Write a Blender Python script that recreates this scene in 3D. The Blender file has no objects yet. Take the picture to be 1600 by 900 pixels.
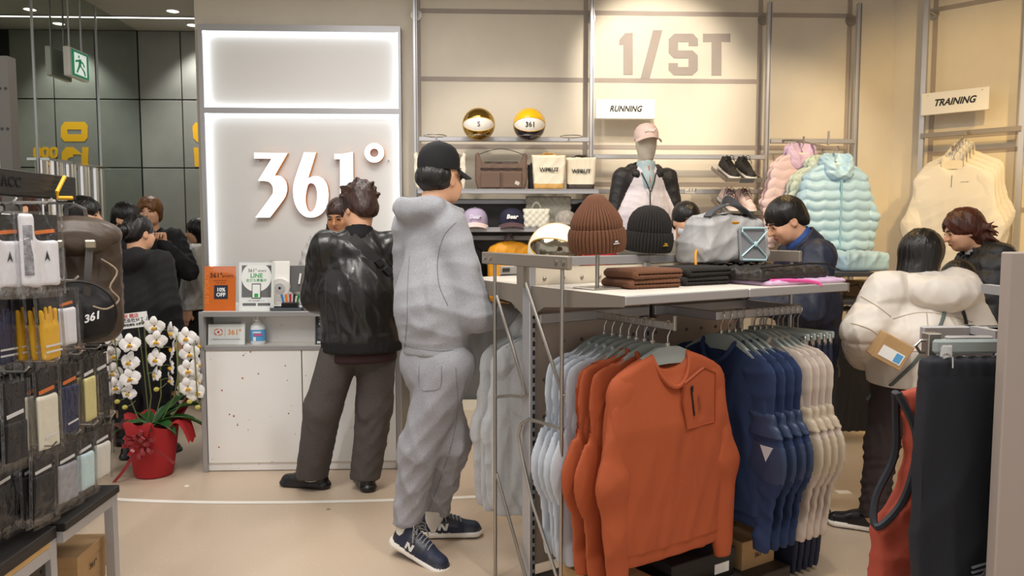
import bpy, bmesh, math, random
import numpy as np
from mathutils import Vector, Matrix, Euler

# ------------------------------------------------------------ camera, world, big lights, exposure
scene = bpy.context.scene
COL = scene.collection
FPX, CAMH = 1200.0, 1.48
YAW, PITCH = math.radians(2.5), math.atan(92 / 1200.0)
cam_data = bpy.data.cameras.new('camera')
cam = bpy.data.objects.new('camera', cam_data)
COL.objects.link(cam)
cam.location = (0, 0, CAMH)
cam.rotation_euler = (math.pi / 2 - PITCH, 0, -YAW)
cam_data.sensor_width = 36
cam_data.lens = 36 * FPX / 1600
cam_data.clip_start = 0.05
scene.camera = cam
scene.cycles.transparent_max_bounces = 64
scene.view_settings.view_transform = 'Standard'
scene.view_settings.look = 'None'
scene.view_settings.gamma = 1
scene.view_settings.use_curve_mapping = False
scene.view_settings.exposure = -0.12

world = bpy.data.worlds.new('world'); scene.world = world
world.use_nodes = True
bg = world.node_tree.nodes['Background']
bg.inputs[0].default_value = (1.0, 0.97, 0.93, 1)
bg.inputs[1].default_value = 0.85

def kelvin(warm):
    return {0: (1, .98, .96), 1: (1, .90, .77), 2: (1, .82, .58), 3: (1, .68, .27)}[warm]

def area_light(loc, size, power, warm=0, rot=(0, 0, 0)):
    l = bpy.data.lights.new('ceiling_light_offscreen', 'AREA'); l.shape = 'RECTANGLE'
    l.size, l.size_y = size; l.energy = power; l.color = kelvin(warm)
    o = bpy.data.objects.new('ceiling_light_offscreen', l); COL.objects.link(o)
    o.location = loc; o.rotation_euler = rot
    return o

def spot_light(loc, target, power, angle=50, warm=1, blend=.6, size=.06, name='ceiling_spot_offscreen'):
    l = bpy.data.lights.new(name, 'SPOT'); l.energy = power; l.color = kelvin(warm)
    l.spot_size = math.radians(angle); l.spot_blend = blend; l.shadow_soft_size = size
    o = bpy.data.objects.new(name, l); COL.objects.link(o)
    o.location = loc
    o.rotation_euler = (Vector(target) - Vector(loc)).to_track_quat('-Z', 'Y').to_euler()
    return o

CEIL = 3.44
LIGHTS = True
if LIGHTS:
    area_light((-1.2, 2.2, CEIL - .03), (1.6, 1.6), 62, 0)
    area_light((1.4, 2.0, CEIL - .03), (1.6, 1.6), 55, 0)
    area_light((-.6, 4.6, CEIL - .03), (1.6, .8), 40, 0)
    spot_light((1.15, 4.9, 3.35), (1.42, 6.3, 2.75), 160, 56, 1)      # on the 1/ST lettering
    spot_light((.05, 4.6, 3.35), (.3, 6.2, 1.7), 70, 60, 1)
    spot_light((1.3, 4.3, 3.35), (1.25, 5.9, 1.6), 70, 60, 2)
    spot_light((2.4, 4.3, 3.35), (2.4, 6.1, 1.8), 120, 62, 2)
    spot_light((2.6, 3.2, 3.35), (3.6, 5.4, 1.9), 190, 66, 3)
    spot_light((3.3, 3.2, 3.35), (4.1, 4.8, 1.4), 230, 68, 3)
    spot_light((.9, 1.6, 3.35), (.8, 3.0, .9), 95, 64, 1)
    spot_light((1.9, 4.4, 3.35), (1.7, 4.6, 0), 60, 80, 3)
    spot_light((-1.9, .9, 3.35), (-1.5, 2.5, .9), 95, 62, 0)
    spot_light((-.9, 2.6, 3.35), (-.9, 4.7, .8), 60, 64, 1)
    spot_light((1.7, .4, 3.35), (1.6, 1.9, .8), 18, 60, 1)

# ------------------------------------------------------------ pixel to place
_fw = Vector((math.sin(YAW) * math.cos(PITCH), math.cos(YAW) * math.cos(PITCH), -math.sin(PITCH)))
_rt = Vector((math.cos(YAW), -math.sin(YAW), 0))
_up = _rt.cross(_fw)
C0 = Vector((0, 0, CAMH))

def ray(px, py):
    return _fw + _rt * ((px - 800) / FPX) + _up * ((450 - py) / FPX)
def PY(px, py, Y):
    d = ray(px, py); return C0 + d * (Y / d.y)
def PZ(px, py, z):
    d = ray(px, py); return C0 + d * ((z - CAMH) / d.z)
def PP(px, py, o, n):
    d = ray(px, py); n = Vector(n); return C0 + d * ((Vector(o) - C0).dot(n) / d.dot(n))

# ------------------------------------------------------------ materials
def lin(h):
    if isinstance(h, str):
        h = h.lstrip('#'); c = [int(h[i:i + 2], 16) / 255 for i in (0, 2, 4)]
    else:
        c = [v / 255 for v in h]
    return tuple(((v + .055) / 1.055) ** 2.4 if v > .04045 else v / 12.92 for v in c)

MATS = {}
def mat(key, col, rough=.6, metal=0, var=0, vscale=8, bump=0, bscale=60, coat=0, sheen=0, emit=0, alpha=1, trans=0,
        aniso=None, col2=None, spec=.5, wrk=0, wsc=7):
    """one procedural material: base colour with noise variation, noise bump"""
    if key in MATS: return MATS[key]
    m = bpy.data.materials.new(key); MATS[key] = m
    m.use_nodes = True; nt = m.node_tree; b = nt.nodes['Principled BSDF']
    c = lin(col)
    b.inputs['Base Color'].default_value = (*c, 1)
    b.inputs['Roughness'].default_value = rough
    b.inputs['Metallic'].default_value = metal
    b.inputs['Specular IOR Level'].default_value = spec
    if coat: b.inputs['Coat Weight'].default_value = coat; b.inputs['Coat Roughness'].default_value = .12
    if sheen: b.inputs['Sheen Weight'].default_value = sheen; b.inputs['Sheen Roughness'].default_value = .5
    if emit:
        b.inputs['Emission Color'].default_value = (*c, 1); b.inputs['Emission Strength'].default_value = emit
    if alpha < 1: b.inputs['Alpha'].default_value = alpha
    if trans: b.inputs['Transmission Weight'].default_value = trans
    tc = None
    if var or bump or wrk:
        tc = nt.nodes.new('ShaderNodeTexCoord')
        mp = nt.nodes.new('ShaderNodeMapping'); nt.links.new(tc.outputs['Object'], mp.inputs[0])
        if aniso: mp.inputs['Scale'].default_value = aniso
    if var:
        n = nt.nodes.new('ShaderNodeTexNoise'); n.inputs['Scale'].default_value = vscale; n.inputs['Detail'].default_value = 4
        nt.links.new(mp.outputs[0], n.inputs['Vector'])
        r = nt.nodes.new('ShaderNodeValToRGB')
        ca = lin(col2) if col2 else tuple(max(0, v * (1 - var)) for v in c)
        cb = c if col2 else tuple(min(1, v * (1 + var)) for v in c)
        r.color_ramp.elements[0].position = .3; r.color_ramp.elements[1].position = .7
        r.color_ramp.elements[0].color = (*ca, 1); r.color_ramp.elements[1].color = (*cb, 1)
        nt.links.new(n.outputs[0], r.inputs[0]); nt.links.new(r.outputs[0], b.inputs['Base Color'])
    if bump:
        n = nt.nodes.new('ShaderNodeTexNoise'); n.inputs['Scale'].default_value = bscale; n.inputs['Detail'].default_value = 3
        nt.links.new(mp.outputs[0], n.inputs['Vector'])
        bp = nt.nodes.new('ShaderNodeBump'); bp.inputs['Strength'].default_value = bump; bp.inputs['Distance'].default_value = .004
        nt.links.new(n.outputs[0], bp.inputs['Height']); nt.links.new(bp.outputs[0], b.inputs['Normal'])
    if wrk:
        n = nt.nodes.new('ShaderNodeTexNoise'); n.inputs['Scale'].default_value = wsc; n.inputs['Detail'].default_value = 2.5; n.inputs['Distortion'].default_value = 1.2
        n.noise_type = 'RIDGED_MULTIFRACTAL'
        m2 = nt.nodes.new('ShaderNodeMapping'); m2.inputs['Scale'].default_value = (1, 1, .55); nt.links.new(tc.outputs['Object'], m2.inputs[0]); nt.links.new(m2.outputs[0], n.inputs['Vector'])
        b2 = nt.nodes.new('ShaderNodeBump'); b2.inputs['Strength'].default_value = wrk; b2.inputs['Distance'].default_value = .035
        nt.links.new(n.outputs[0], b2.inputs['Height'])
        if bump: nt.links.new(bp.outputs[0], b2.inputs['Normal'])
        nt.links.new(b2.outputs[0], b.inputs['Normal'])
    return m

def speckle(key, base, cols, scale=60, thr=.09, rough=.35, jitter=1.0):
    """terrazzo: voronoi chips of several colours on a plain ground"""
    m = bpy.data.materials.new(key); MATS[key] = m; m.use_nodes = True; nt = m.node_tree; b = nt.nodes['Principled BSDF']
    b.inputs['Roughness'].default_value = rough
    tc = nt.nodes.new('ShaderNodeTexCoord')
    cur = None
    nz = nt.nodes.new('ShaderNodeTexNoise'); nz.inputs['Scale'].default_value = 1.3; nt.links.new(tc.outputs['Object'], nz.inputs['Vector'])
    rp = nt.nodes.new('ShaderNodeValToRGB'); c = lin(base)
    rp.color_ramp.elements[0].color = (*[v * .93 for v in c], 1); rp.color_ramp.elements[1].color = (*[min(1, v * 1.05) for v in c], 1)
    nt.links.new(nz.outputs[0], rp.inputs[0]); cur = rp.outputs[0]
    for i, (hx, sc, th) in enumerate(cols):
        mp = nt.nodes.new('ShaderNodeMapping'); mp.inputs['Location'].default_value = (3.1 * i, 1.7 * i, 5.3 * i)
        mp.inputs['Rotation'].default_value = (.6 * i, .4, .9 * i)
        nt.links.new(tc.outputs['Object'], mp.inputs[0])
        v = nt.nodes.new('ShaderNodeTexVoronoi'); v.inputs['Scale'].default_value = sc; v.distance = 'MANHATTAN'
        v.inputs['Randomness'].default_value = jitter
        nt.links.new(mp.outputs[0], v.inputs['Vector'])
        lt = nt.nodes.new('ShaderNodeMath'); lt.operation = 'LESS_THAN'; lt.inputs[1].default_value = th
        nt.links.new(v.outputs['Distance'], lt.inputs[0])
        mx = nt.nodes.new('ShaderNodeMix'); mx.data_type = 'RGBA'; mx.inputs[7].default_value = (*lin(hx), 1)
        nt.links.new(lt.outputs[0], mx.inputs[0]); nt.links.new(cur, mx.inputs[6]); cur = mx.outputs[2]
    nt.links.new(cur, b.inputs['Base Color'])
    return m

def film(key, tint=(1, 1, 1), amount=.16, rough=.12, crinkle=.9):
    """thin clear plastic: mostly transparent with gloss"""
    m = bpy.data.materials.new(key); MATS[key] = m; m.use_nodes = True; nt = m.node_tree
    out = nt.nodes['Material Output']; nt.nodes.remove(nt.nodes['Principled BSDF'])
    t = nt.nodes.new('ShaderNodeBsdfTransparent'); t.inputs[0].default_value = (*tint, 1)
    g = nt.nodes.new('ShaderNodeBsdfGlossy'); g.inputs['Roughness'].default_value = rough
    tc = nt.nodes.new('ShaderNodeTexCoord'); n = nt.nodes.new('ShaderNodeTexNoise'); n.inputs['Scale'].default_value = 28
    n.inputs['Detail'].default_value = 2
    nt.links.new(tc.outputs['Object'], n.inputs['Vector'])
    bp = nt.nodes.new('ShaderNodeBump'); bp.inputs['Strength'].default_value = crinkle; bp.inputs['Distance'].default_value = .01
    nt.links.new(n.outputs[0], bp.inputs['Height']); nt.links.new(bp.outputs[0], g.inputs['Normal'])
    x = nt.nodes.new('ShaderNodeMixShader'); x.inputs[0].default_value = amount
    nt.links.new(t.outputs[0], x.inputs[1]); nt.links.new(g.outputs[0], x.inputs[2]); nt.links.new(x.outputs[0], out.inputs[0])
    return m

# ------------------------------------------------------------ objects
def thing(name, label, cat, loc=(0, 0, 0), rotz=0, group=None, rot=None):
    o = bpy.data.objects.new(name, None); COL.objects.link(o)
    o.empty_display_size = .1
    o.location = loc; o.rotation_euler = rot if rot else (0, 0, rotz)
    return tag(o, label, cat, group)
def tag(o, label=None, cat=None, group=None, kind=None):
    if label: o['label'] = label
    if cat: o['category'] = cat
    if group: o['group'] = group
    if kind: o['kind'] = kind
    return o
def struct(o, label=None):
    o['kind'] = 'structure'
    if label: o['label'] = label
    return o
def link(name, me, m, parent=None, loc=None, rot=None):
    o = bpy.data.objects.new(name, me); COL.objects.link(o)
    if m is not None:
        me.materials.clear()
        for q in (m if isinstance(m, (list, tuple)) else [m]): me.materials.append(q)
    if parent is not None: o.parent = parent
    if loc is not None: o.location = loc
    if rot is not None: o.rotation_euler = rot
    return o
def dup(root, loc=None, rot=None, label=None, group=None, parent=None):
    r = root.copy(); COL.objects.link(r)
    if loc is not None: r.location = loc
    if rot is not None: r.rotation_euler = rot
    if label: r['label'] = label
    if group: r['group'] = group
    if parent is not None: r.parent = parent
    for ch in [o for o in root.children]:
        dup(ch, parent=r)
    return r
def remat(root, table):
    """give a copied thing its own colours: mesh data is copied where the material changes"""
    for o in [root] + list(root.children_recursive):
        if o.type == 'MESH' and any(s.material and s.material.name in table for s in o.material_slots):
            o.data = o.data.copy()
            for i, q in enumerate(o.data.materials):
                if q.name in table: o.data.materials[i] = table[q.name]

def smooth_pt(pts, u):
    n = len(pts) - 1; i = min(int(u * n), n - 1); t = u * n - i; P = [Vector(p) for p in pts]
    p0 = P[max(i - 1, 0)]; p1 = P[i]; p2 = P[i + 1]; p3 = P[min(i + 2, n)]
    return .5 * ((2 * p1) + (p2 - p0) * t + (2 * p0 - 5 * p1 + 4 * p2 - p3) * t * t + (3 * p1 - p0 - 3 * p2 + p3) * t ** 3)
def curve(pts, n=20): return [smooth_pt(pts, i / n) for i in range(n + 1)]

class MB:
    """mesh builder"""
    def __init__(s): s.v = []; s.f = []; s.sm = []
    def add(s, vs, fs, smooth=False):
        n = len(s.v); s.v += [tuple(v) for v in vs]; s.f += [tuple(i + n for i in f) for f in fs]; s.sm += [smooth] * len(fs)
        return s
    def box(s, c, d, rot=None, bev=0):
        x, y, z = d[0] / 2, d[1] / 2, d[2] / 2
        c = Vector(c); R = Euler(rot).to_matrix() if rot else Matrix.Identity(3)
        if bev:
            b = min(bev, x * .9, y * .9, z * .9)
            vs = []; idx = {}
            for sx in (-1, 1):
                for sy in (-1, 1):
                    for sz in (-1, 1):
                        for k, q in enumerate(((x, y - b, z - b), (x - b, y, z - b), (x - b, y - b, z))):
                            idx[(sx, sy, sz, k)] = len(vs)
                            vs.append(c + R @ Vector((sx * q[0], sy * q[1], sz * q[2])))
            fs = []
            I = lambda a, b_, c_, k: idx[(a, b_, c_, k)]
            for sg in (-1, 1):
                a = [I(sg, -1, -1, 0), I(sg, 1, -1, 0), I(sg, 1, 1, 0), I(sg, -1, 1, 0)]; fs.append(a if sg > 0 else a[::-1])
                a = [I(-1, sg, -1, 1), I(-1, sg, 1, 1), I(1, sg, 1, 1), I(1, sg, -1, 1)]; fs.append(a if sg > 0 else a[::-1])
                a = [I(-1, -1, sg, 2), I(1, -1, sg, 2), I(1, 1, sg, 2), I(-1, 1, sg, 2)]; fs.append(a if sg > 0 else a[::-1])
            for p in (-1, 1):
                for q in (-1, 1):
                    a = [I(p, q, -1, 0), I(p, q, -1, 1), I(p, q, 1, 1), I(p, q, 1, 0)]; fs.append(a if p * q > 0 else a[::-1])
                    a = [I(p, -1, q, 0), I(p, 1, q, 0), I(p, 1, q, 2), I(p, -1, q, 2)]; fs.append(a if p * q > 0 else a[::-1])
                    a = [I(-1, p, q, 1), I(-1, p, q, 2), I(1, p, q, 2), I(1, p, q, 1)]; fs.append(a if p * q > 0 else a[::-1])
            for sx in (-1, 1):
                for sy in (-1, 1):
                    for sz in (-1, 1):
                        a = [I(sx, sy, sz, 0), I(sx, sy, sz, 1), I(sx, sy, sz, 2)]; fs.append(a if sx * sy * sz > 0 else a[::-1])
            return s.add(vs, fs)
        vs = [c + R @ Vector((a * x, b * y, e * z)) for a in (-1, 1) for b in (-1, 1) for e in (-1, 1)]
        return s.add(vs, [(0, 1, 3, 2), (4, 6, 7, 5), (0, 4, 5, 1), (2, 3, 7, 6), (0, 2, 6, 4), (1, 5, 7, 3)])
    def tube(s, pts, r, seg=8, closed=False, cap=True):
        P = [Vector(p) for p in pts]; n = len(P)
        rr = r if isinstance(r, (list, tuple)) else [r] * n
        T = []
        for i in range(n):
            a = P[(i - 1) % n] if (closed or i > 0) else P[i]; b = P[(i + 1) % n] if (closed or i < n - 1) else P[i]
            t = (b - a); T.append(t.normalized() if t.length > 1e-9 else Vector((0, 0, 1)))
        u = T[0].orthogonal().normalized(); vs = []
        for i in range(n):
            u = (u - T[i] * u.dot(T[i])); u = u.normalized() if u.length > 1e-6 else T[i].orthogonal().normalized()
            w = T[i].cross(u)
            for k in range(seg):
                a = 2 * math.pi * k / seg; vs.append(P[i] + (u * math.cos(a) + w * math.sin(a)) * rr[i])
        fs = []
        for i in range(n if closed else n - 1):
            j = (i + 1) % n
            for k in range(seg):
                fs.append((i * seg + k, i * seg + (k + 1) % seg, j * seg + (k + 1) % seg, j * seg + k))
        if not closed and cap:
            fs.append(tuple(range(seg))[::-1]); fs.append(tuple((n - 1) * seg + k for k in range(seg)))
        return s.add(vs, fs, True)
    def cyl(s, a, b, r, seg=16, r2=None): return s.tube([a, b], [r, r if r2 is None else r2], seg)
    def lathe(s, prof, seg=24, c=(0, 0, 0), capb=True, capt=True, sx=1, sy=1):
        vs = []; c = Vector(c)
        for (r, z) in prof:
            for k in range(seg):
                a = 2 * math.pi * k / seg; vs.append(c + Vector((r * math.cos(a) * sx, r * math.sin(a) * sy, z)))
        n = len(prof); fs = []
        for i in range(n - 1):
            for k in range(seg):
                fs.append((i * seg + k, i * seg + (k + 1) % seg, (i + 1) * seg + (k + 1) % seg, (i + 1) * seg + k))
        if capb: fs.append(tuple(range(seg))[::-1])
        if capt: fs.append(tuple((n - 1) * seg + k for k in range(seg)))
        return s.add(vs, fs, True)
    def prism(s, poly, y0, y1, plane='xz'):
        """outline given as 2-D points, extruded along the third axis from y0 to y1"""
        n = len(poly)
        def at(p, y):
            return (p[0], y, p[1]) if plane == 'xz' else ((p[0], p[1], y) if plane == 'xy' else (y, p[0], p[1]))
        vs = [at(p, y0) for p in poly] + [at(p, y1) for p in poly]
        fs = [tuple(range(n)), tuple(range(2 * n - 1, n - 1, -1))] + [(i, i + n, (i + 1) % n + n, (i + 1) % n) for i in range(n)]
        return s.add(vs, fs)
    def ell(s, c, r, seg=16, ring=10, rot=None):
        c = Vector(c); R = rot if rot is not None else Matrix.Identity(3); vs = []
        for i in range(ring + 1):
            t = math.pi * i / ring
            for k in range(seg):
                a = 2 * math.pi * k / seg
                vs.append(c + R @ Vector((r[0] * math.sin(t) * math.cos(a), r[1] * math.sin(t) * math.sin(a), r[2] * math.cos(t))))
        fs = [(i * seg + k, (i + 1) * seg + k, (i + 1) * seg + (k + 1) % seg, i * seg + (k + 1) % seg) for i in range(ring) for k in range(seg)]
        return s.add(vs, fs, True)
    def sheet(s, fn, nu, nv, thick=0):
        vs = [Vector(fn(i / nu, j / nv)) for i in range(nu + 1) for j in range(nv + 1)]
        w = nv + 1
        fs = [(i * w + j, (i + 1) * w + j, (i + 1) * w + j + 1, i * w + j + 1) for i in range(nu) for j in range(nv)]
        if thick:
            N = [Vector((0, 0, 0)) for _ in vs]
            for f in fs:
                n = (vs[f[1]] - vs[f[0]]).cross(vs[f[3]] - vs[f[0]])
                for k in f: N[k] += n
            m = len(vs); back = [v - (N[i].normalized() if N[i].length > 0 else Vector((0, 0, 1))) * thick for i, v in enumerate(vs)]
            fb = [tuple(k + m for k in f[::-1]) for f in fs]; rim = []
            edge = [j for j in range(w)] + [i * w + nv for i in range(1, nu + 1)] + [nu * w + j for j in range(nv - 1, -1, -1)] + [i * w for i in range(nu - 1, 0, -1)]
            for a, b in zip(edge, edge[1:] + edge[:1]): rim.append((a, b, b + m, a + m))
            return s.add(vs + back, fs + fb + rim, True)
        return s.add(vs, fs, True)
    def mesh(s, name):
        me = bpy.data.meshes.new(name); me.from_pydata(s.v, [], s.f)
        me.polygons.foreach_set('use_smooth', s.sm)
        bm = bmesh.new(); bm.from_mesh(me); bmesh.ops.recalc_face_normals(bm, faces=bm.faces)
        for e in bm.edges:
            if len(e.link_faces) == 2 and e.calc_face_angle(0) > .7: e.smooth = False
        bm.to_mesh(me); bm.free(); me.update()
        return me
    def build(s, name, m, parent=None, loc=None, rot=None): return link(name, s.mesh(name), m, parent, loc, rot)

def put(name, m, parent, fn, loc=None, rot=None):
    b = MB(); fn(b); return b.build(name, m, parent, loc, rot)

def text(name, body, size, m, parent=None, loc=(0, 0, 0), rot=(math.pi / 2, 0, 0), ext=.0006, bold=0, shear=0, align='CENTER', sx=1, space=1):
    cu = bpy.data.curves.new(name, 'FONT'); cu.body = body; cu.size = size; cu.extrude = ext; cu.offset = bold; cu.shear = shear
    cu.align_x = align; cu.align_y = 'CENTER'; cu.resolution_u = 3; cu.space_character = space
    t = bpy.data.objects.new(name, cu); COL.objects.link(t)
    dg = bpy.context.evaluated_depsgraph_get(); me = bpy.data.meshes.new_from_object(t.evaluated_get(dg)); me.name = name
    bpy.data.objects.remove(t); bpy.data.curves.remove(cu)
    if sx != 1: me.transform(Matrix.Diagonal((sx, 1, 1, 1)))
    return link(name, me, m, parent, loc, rot)

# ------------------------------------------------------------ sculpting: smooth unions of shapes on a grid, turned into a mesh
class SDF:
    def __init__(s, lo, hi, h=.012, fine=()):
        s.ax = []
        for a in range(3):
            pts = [lo[a]]
            while pts[-1] < hi[a]:
                st = h
                for (ax, f0, f1, hf) in fine:
                    if ax == a and f0 <= pts[-1] + hf * .5 and pts[-1] < f1: st = min(st, hf)
                pts.append(pts[-1] + st)
            s.ax.append(np.array(pts, np.float32))
        s.F = np.ones([len(a) for a in s.ax], np.float32)
    def _blk(s, lo, hi):
        sl = tuple(slice(max(int(np.searchsorted(a, l)) - 1, 0), int(np.searchsorted(a, h)) + 1) for a, l, h in zip(s.ax, lo, hi))
        x, y, z = (a[q] for a, q in zip(s.ax, sl))
        return sl, x[:, None, None], y[None, :, None], z[None, None, :]
    def op(s, fn, lo, hi, k, mode):
        mg = k + .03
        sl, x, y, z = s._blk([v - mg for v in lo], [v + mg for v in hi])
        f = s.F[sl]
        if f.size == 0: return s
        d = fn(x, y, z).astype(np.float32)
        if mode == 'u':
            h = np.clip(.5 + .5 * (f - d) / k, 0, 1); s.F[sl] = f * (1 - h) + d * h - k * h * (1 - h)
        elif mode == 's':
            d = -d; h = np.clip(.5 - .5 * (f - d) / k, 0, 1); s.F[sl] = f * (1 - h) + d * h + k * h * (1 - h)
        return s
    def cone(s, a, b, ra, rb, k=.02, sc=(1, 1, 1), mode='u'):
        a = np.array(a, float); b = np.array(b, float); S = np.array(sc, float)
        A = a / S; B = b / S; d = B - A; L = max(float(d @ d), 1e-9); ms = min(sc)
        def fn(x, y, z):
            px, py, pz = x / S[0] - A[0], y / S[1] - A[1], z / S[2] - A[2]
            t = np.clip((px * d[0] + py * d[1] + pz * d[2]) / L, 0, 1)
            return (np.sqrt((px - t * d[0]) ** 2 + (py - t * d[1]) ** 2 + (pz - t * d[2]) ** 2) - (ra + (rb - ra) * t)) * ms
        r = max(ra, rb) * np.maximum(S, 1)
        return s.op(fn, np.minimum(a, b) - r, np.maximum(a, b) + r, k, mode)
    def ell(s, c, r, k=.02, R=None, mode='u'):
        c = np.array(c, float)
        def fn(x, y, z):
            q = [x - c[0], y - c[1], z - c[2]]
            if R is not None: q = [q[0] * R[0][i] + q[1] * R[1][i] + q[2] * R[2][i] for i in range(3)]
            k0 = np.sqrt((q[0] / r[0]) ** 2 + (q[1] / r[1]) ** 2 + (q[2] / r[2]) ** 2)
            k1 = np.sqrt((q[0] / r[0] ** 2) ** 2 + (q[1] / r[1] ** 2) ** 2 + (q[2] / r[2] ** 2) ** 2) + 1e-6
            return k0 * (k0 - 1) / k1
        m = max(r); ext = np.array([m] * 3) if R is not None else np.array(r)
        return s.op(fn, c - ext, c + ext, k, mode)
    def box(s, c, hf, rd=.01, k=.01, R=None, mode='u'):
        c = np.array(c, float)
        def fn(x, y, z):
            q = [x - c[0], y - c[1], z - c[2]]
            if R is not None: q = [q[0] * R[0][i] + q[1] * R[1][i] + q[2] * R[2][i] for i in range(3)]
            e = [np.abs(q[i]) - (hf[i] - rd) for i in range(3)]
            return np.sqrt(np.maximum(e[0], 0) ** 2 + np.maximum(e[1], 0) ** 2 + np.maximum(e[2], 0) ** 2) + np.minimum(np.maximum(np.maximum(e[0], e[1]), e[2]), 0) - rd
        m = float(np.linalg.norm(hf)); ext = np.array([m] * 3) if R is not None else np.array(hf)
        return s.op(fn, c - ext, c + ext, k, mode)
    def poly(s, pts, t, rd=.012, k=.02, mode='u', yc=None):
        """outline in x,z; half thickness t (number or function of x,z); centre yc likewise"""
        pts = np.array(pts, float)
        def fn(x, y, z):
            xx, zz = np.broadcast_arrays(x[:, 0, :], z[:, 0, :]) if False else (x + 0 * z, z + 0 * x)
            d = np.full(xx.shape, 1e9); sg = np.ones(xx.shape); n = len(pts)
            for i in range(n):
                a = pts[i]; b = pts[i - 1]; ex, ez = b - a
                wx, wz = xx - a[0], zz - a[1]
                tt = np.clip((wx * ex + wz * ez) / (ex * ex + ez * ez), 0, 1)
                d = np.minimum(d, (wx - ex * tt) ** 2 + (wz - ez * tt) ** 2)
                c1 = zz >= a[1]; c2 = zz < b[1]; c3 = ex * wz > ez * wx
                sg = np.where((c1 & c2 & c3) | (~c1 & ~c2 & ~c3), -sg, sg)
            d2 = sg * np.sqrt(d) + rd
            th = t(xx, zz) if callable(t) else t
            cy = 0 if yc is None else (yc(xx, zz) if callable(yc) else yc)
            e = np.abs(y - cy) - (th - rd)
            return np.sqrt(np.maximum(d2, 0) ** 2 + np.maximum(e, 0) ** 2) + np.minimum(np.maximum(d2, e), 0) - rd
        tm = t if not callable(t) else .2
        ym = .12 if yc is not None else 0
        lo = [pts[:, 0].min(), -tm - ym, pts[:, 1].min()]; hi = [pts[:, 0].max(), tm + ym, pts[:, 1].max()]
        return s.op(fn, lo, hi, k, mode)
    def cut(s, o, n, k=.004):
        """keep the side the normal points away from"""
        x, y, z = (s.ax[0][:, None, None], s.ax[1][None, :, None], s.ax[2][None, None, :])
        d = (x - o[0]) * n[0] + (y - o[1]) * n[1] + (z - o[2]) * n[2]
        s.F = np.maximum(s.F, d.astype(np.float32)); return s
    def arrays(s, smooth=0):
        F = s.F; nx, ny, nz = F.shape
        F[0], F[-1] = 1, 1; F[:, 0], F[:, -1] = 1, 1; F[:, :, 0], F[:, :, -1] = 1, 1
        neg = F < 0; N = nx * ny * nz
        acc = None; cells = []; quads = []; st = (ny * nz, nz, 1)
        cid = []; cpos = []
        for a in range(3):
            s0 = [slice(None)] * 3; s1 = [slice(None)] * 3; s0[a] = slice(None, -1); s1[a] = slice(1, None)
            i, j, k = np.nonzero(neg[tuple(s0)] != neg[tuple(s1)])
            I = [i, j, k]; I2 = [i, j, k]; I2 = [v + (1 if q == a else 0) for q, v in enumerate(I)]
            f0 = F[i, j, k]; f1 = F[I2[0], I2[1], I2[2]]; t = f0 / (f0 - f1)
            pos = np.stack([s.ax[q][I[q]] for q in range(3)], 1).astype(np.float64)
            pos[:, a] += t * (s.ax[a][I2[a]] - s.ax[a][I[a]])
            b, c = (a + 1) % 3, (a + 2) % 3
            base = i * st[0] + j * st[1] + k * st[2]
            q4 = [base - st[b] - st[c], base - st[c], base, base - st[b]]
            for q in q4: cid.append(q); cpos.append(pos)
            Q = np.stack(q4, 1); fl = f0 > f1
            Q[fl] = Q[fl][:, ::-1]; quads.append(Q)
        cid = np.concatenate(cid); cpos = np.concatenate(cpos); Q = np.concatenate(quads)
        u, inv = np.unique(cid, return_inverse=True)
        cnt = np.bincount(inv).astype(float)
        V = np.stack([np.bincount(inv, cpos[:, q]) for q in range(3)], 1) / cnt[:, None]
        Q = np.searchsorted(u, Q)
        for _ in range(smooth):
            e = np.concatenate([Q[:, [0, 1]], Q[:, [1, 2]], Q[:, [2, 3]], Q[:, [3, 0]]])
            n = np.bincount(e[:, 0], minlength=len(V)).astype(float)
            S_ = np.stack([np.bincount(e[:, 0], V[e[:, 1], q], minlength=len(V)) for q in range(3)], 1) / np.maximum(n, 1)[:, None]
            V = V * .4 + S_ * .6
        return V, Q
    def mesh(s, name, disp=None, smooth=1, warp=None, pick=None, names=None):
        V, Q = s.arrays(smooth)
        if warp is not None: V = warp(V)
        me = npmesh(name, V, Q)
        if disp is not None:
            nr = np.zeros(len(V) * 3, np.float32); me.vertex_normals.foreach_get('vector', nr); nr = nr.reshape(-1, 3)
            V = V + nr * disp(V)[:, None]
            me.vertices.foreach_set('co', V.astype(np.float32).ravel()); me.update()
        if pick is None: return me
        cen = V[Q].mean(1); lab = pick(cen); out = []
        for i, nm in enumerate(names):
            sel = Q[lab == i]
            if len(sel) == 0: out.append(None); continue
            u, inv = np.unique(sel.ravel(), return_inverse=True)
            out.append(npmesh(nm, V[u], inv.reshape(-1, 4)))
        bpy.data.meshes.remove(me)
        return out
    def build(s, name, m, parent=None, loc=None, rot=None, **kw): return link(name, s.mesh(name, **kw), m, parent, loc, rot)
    def parts(s, specs, pick, parent, **kw):
        """split the sculpt into named parts: specs = [(name, material)]"""
        ms = s.mesh('part', pick=pick, names=[q[0] for q in specs], **kw)
        return [link(q[0], me, q[1], parent) if me else None for q, me in zip(specs, ms)]

def npmesh(name, V, Q):
    me = bpy.data.meshes.new(name)
    me.vertices.add(len(V)); me.vertices.foreach_set('co', np.asarray(V, np.float32).ravel())
    me.loops.add(Q.size); me.loops.foreach_set('vertex_index', Q.astype(np.int32).ravel())
    me.polygons.add(len(Q)); me.polygons.foreach_set('loop_start', np.arange(0, Q.size, 4, dtype=np.int32))
    me.polygons.foreach_set('use_smooth', np.ones(len(Q), bool))
    me.update(calc_edges=True); me.validate()
    return me

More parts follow.
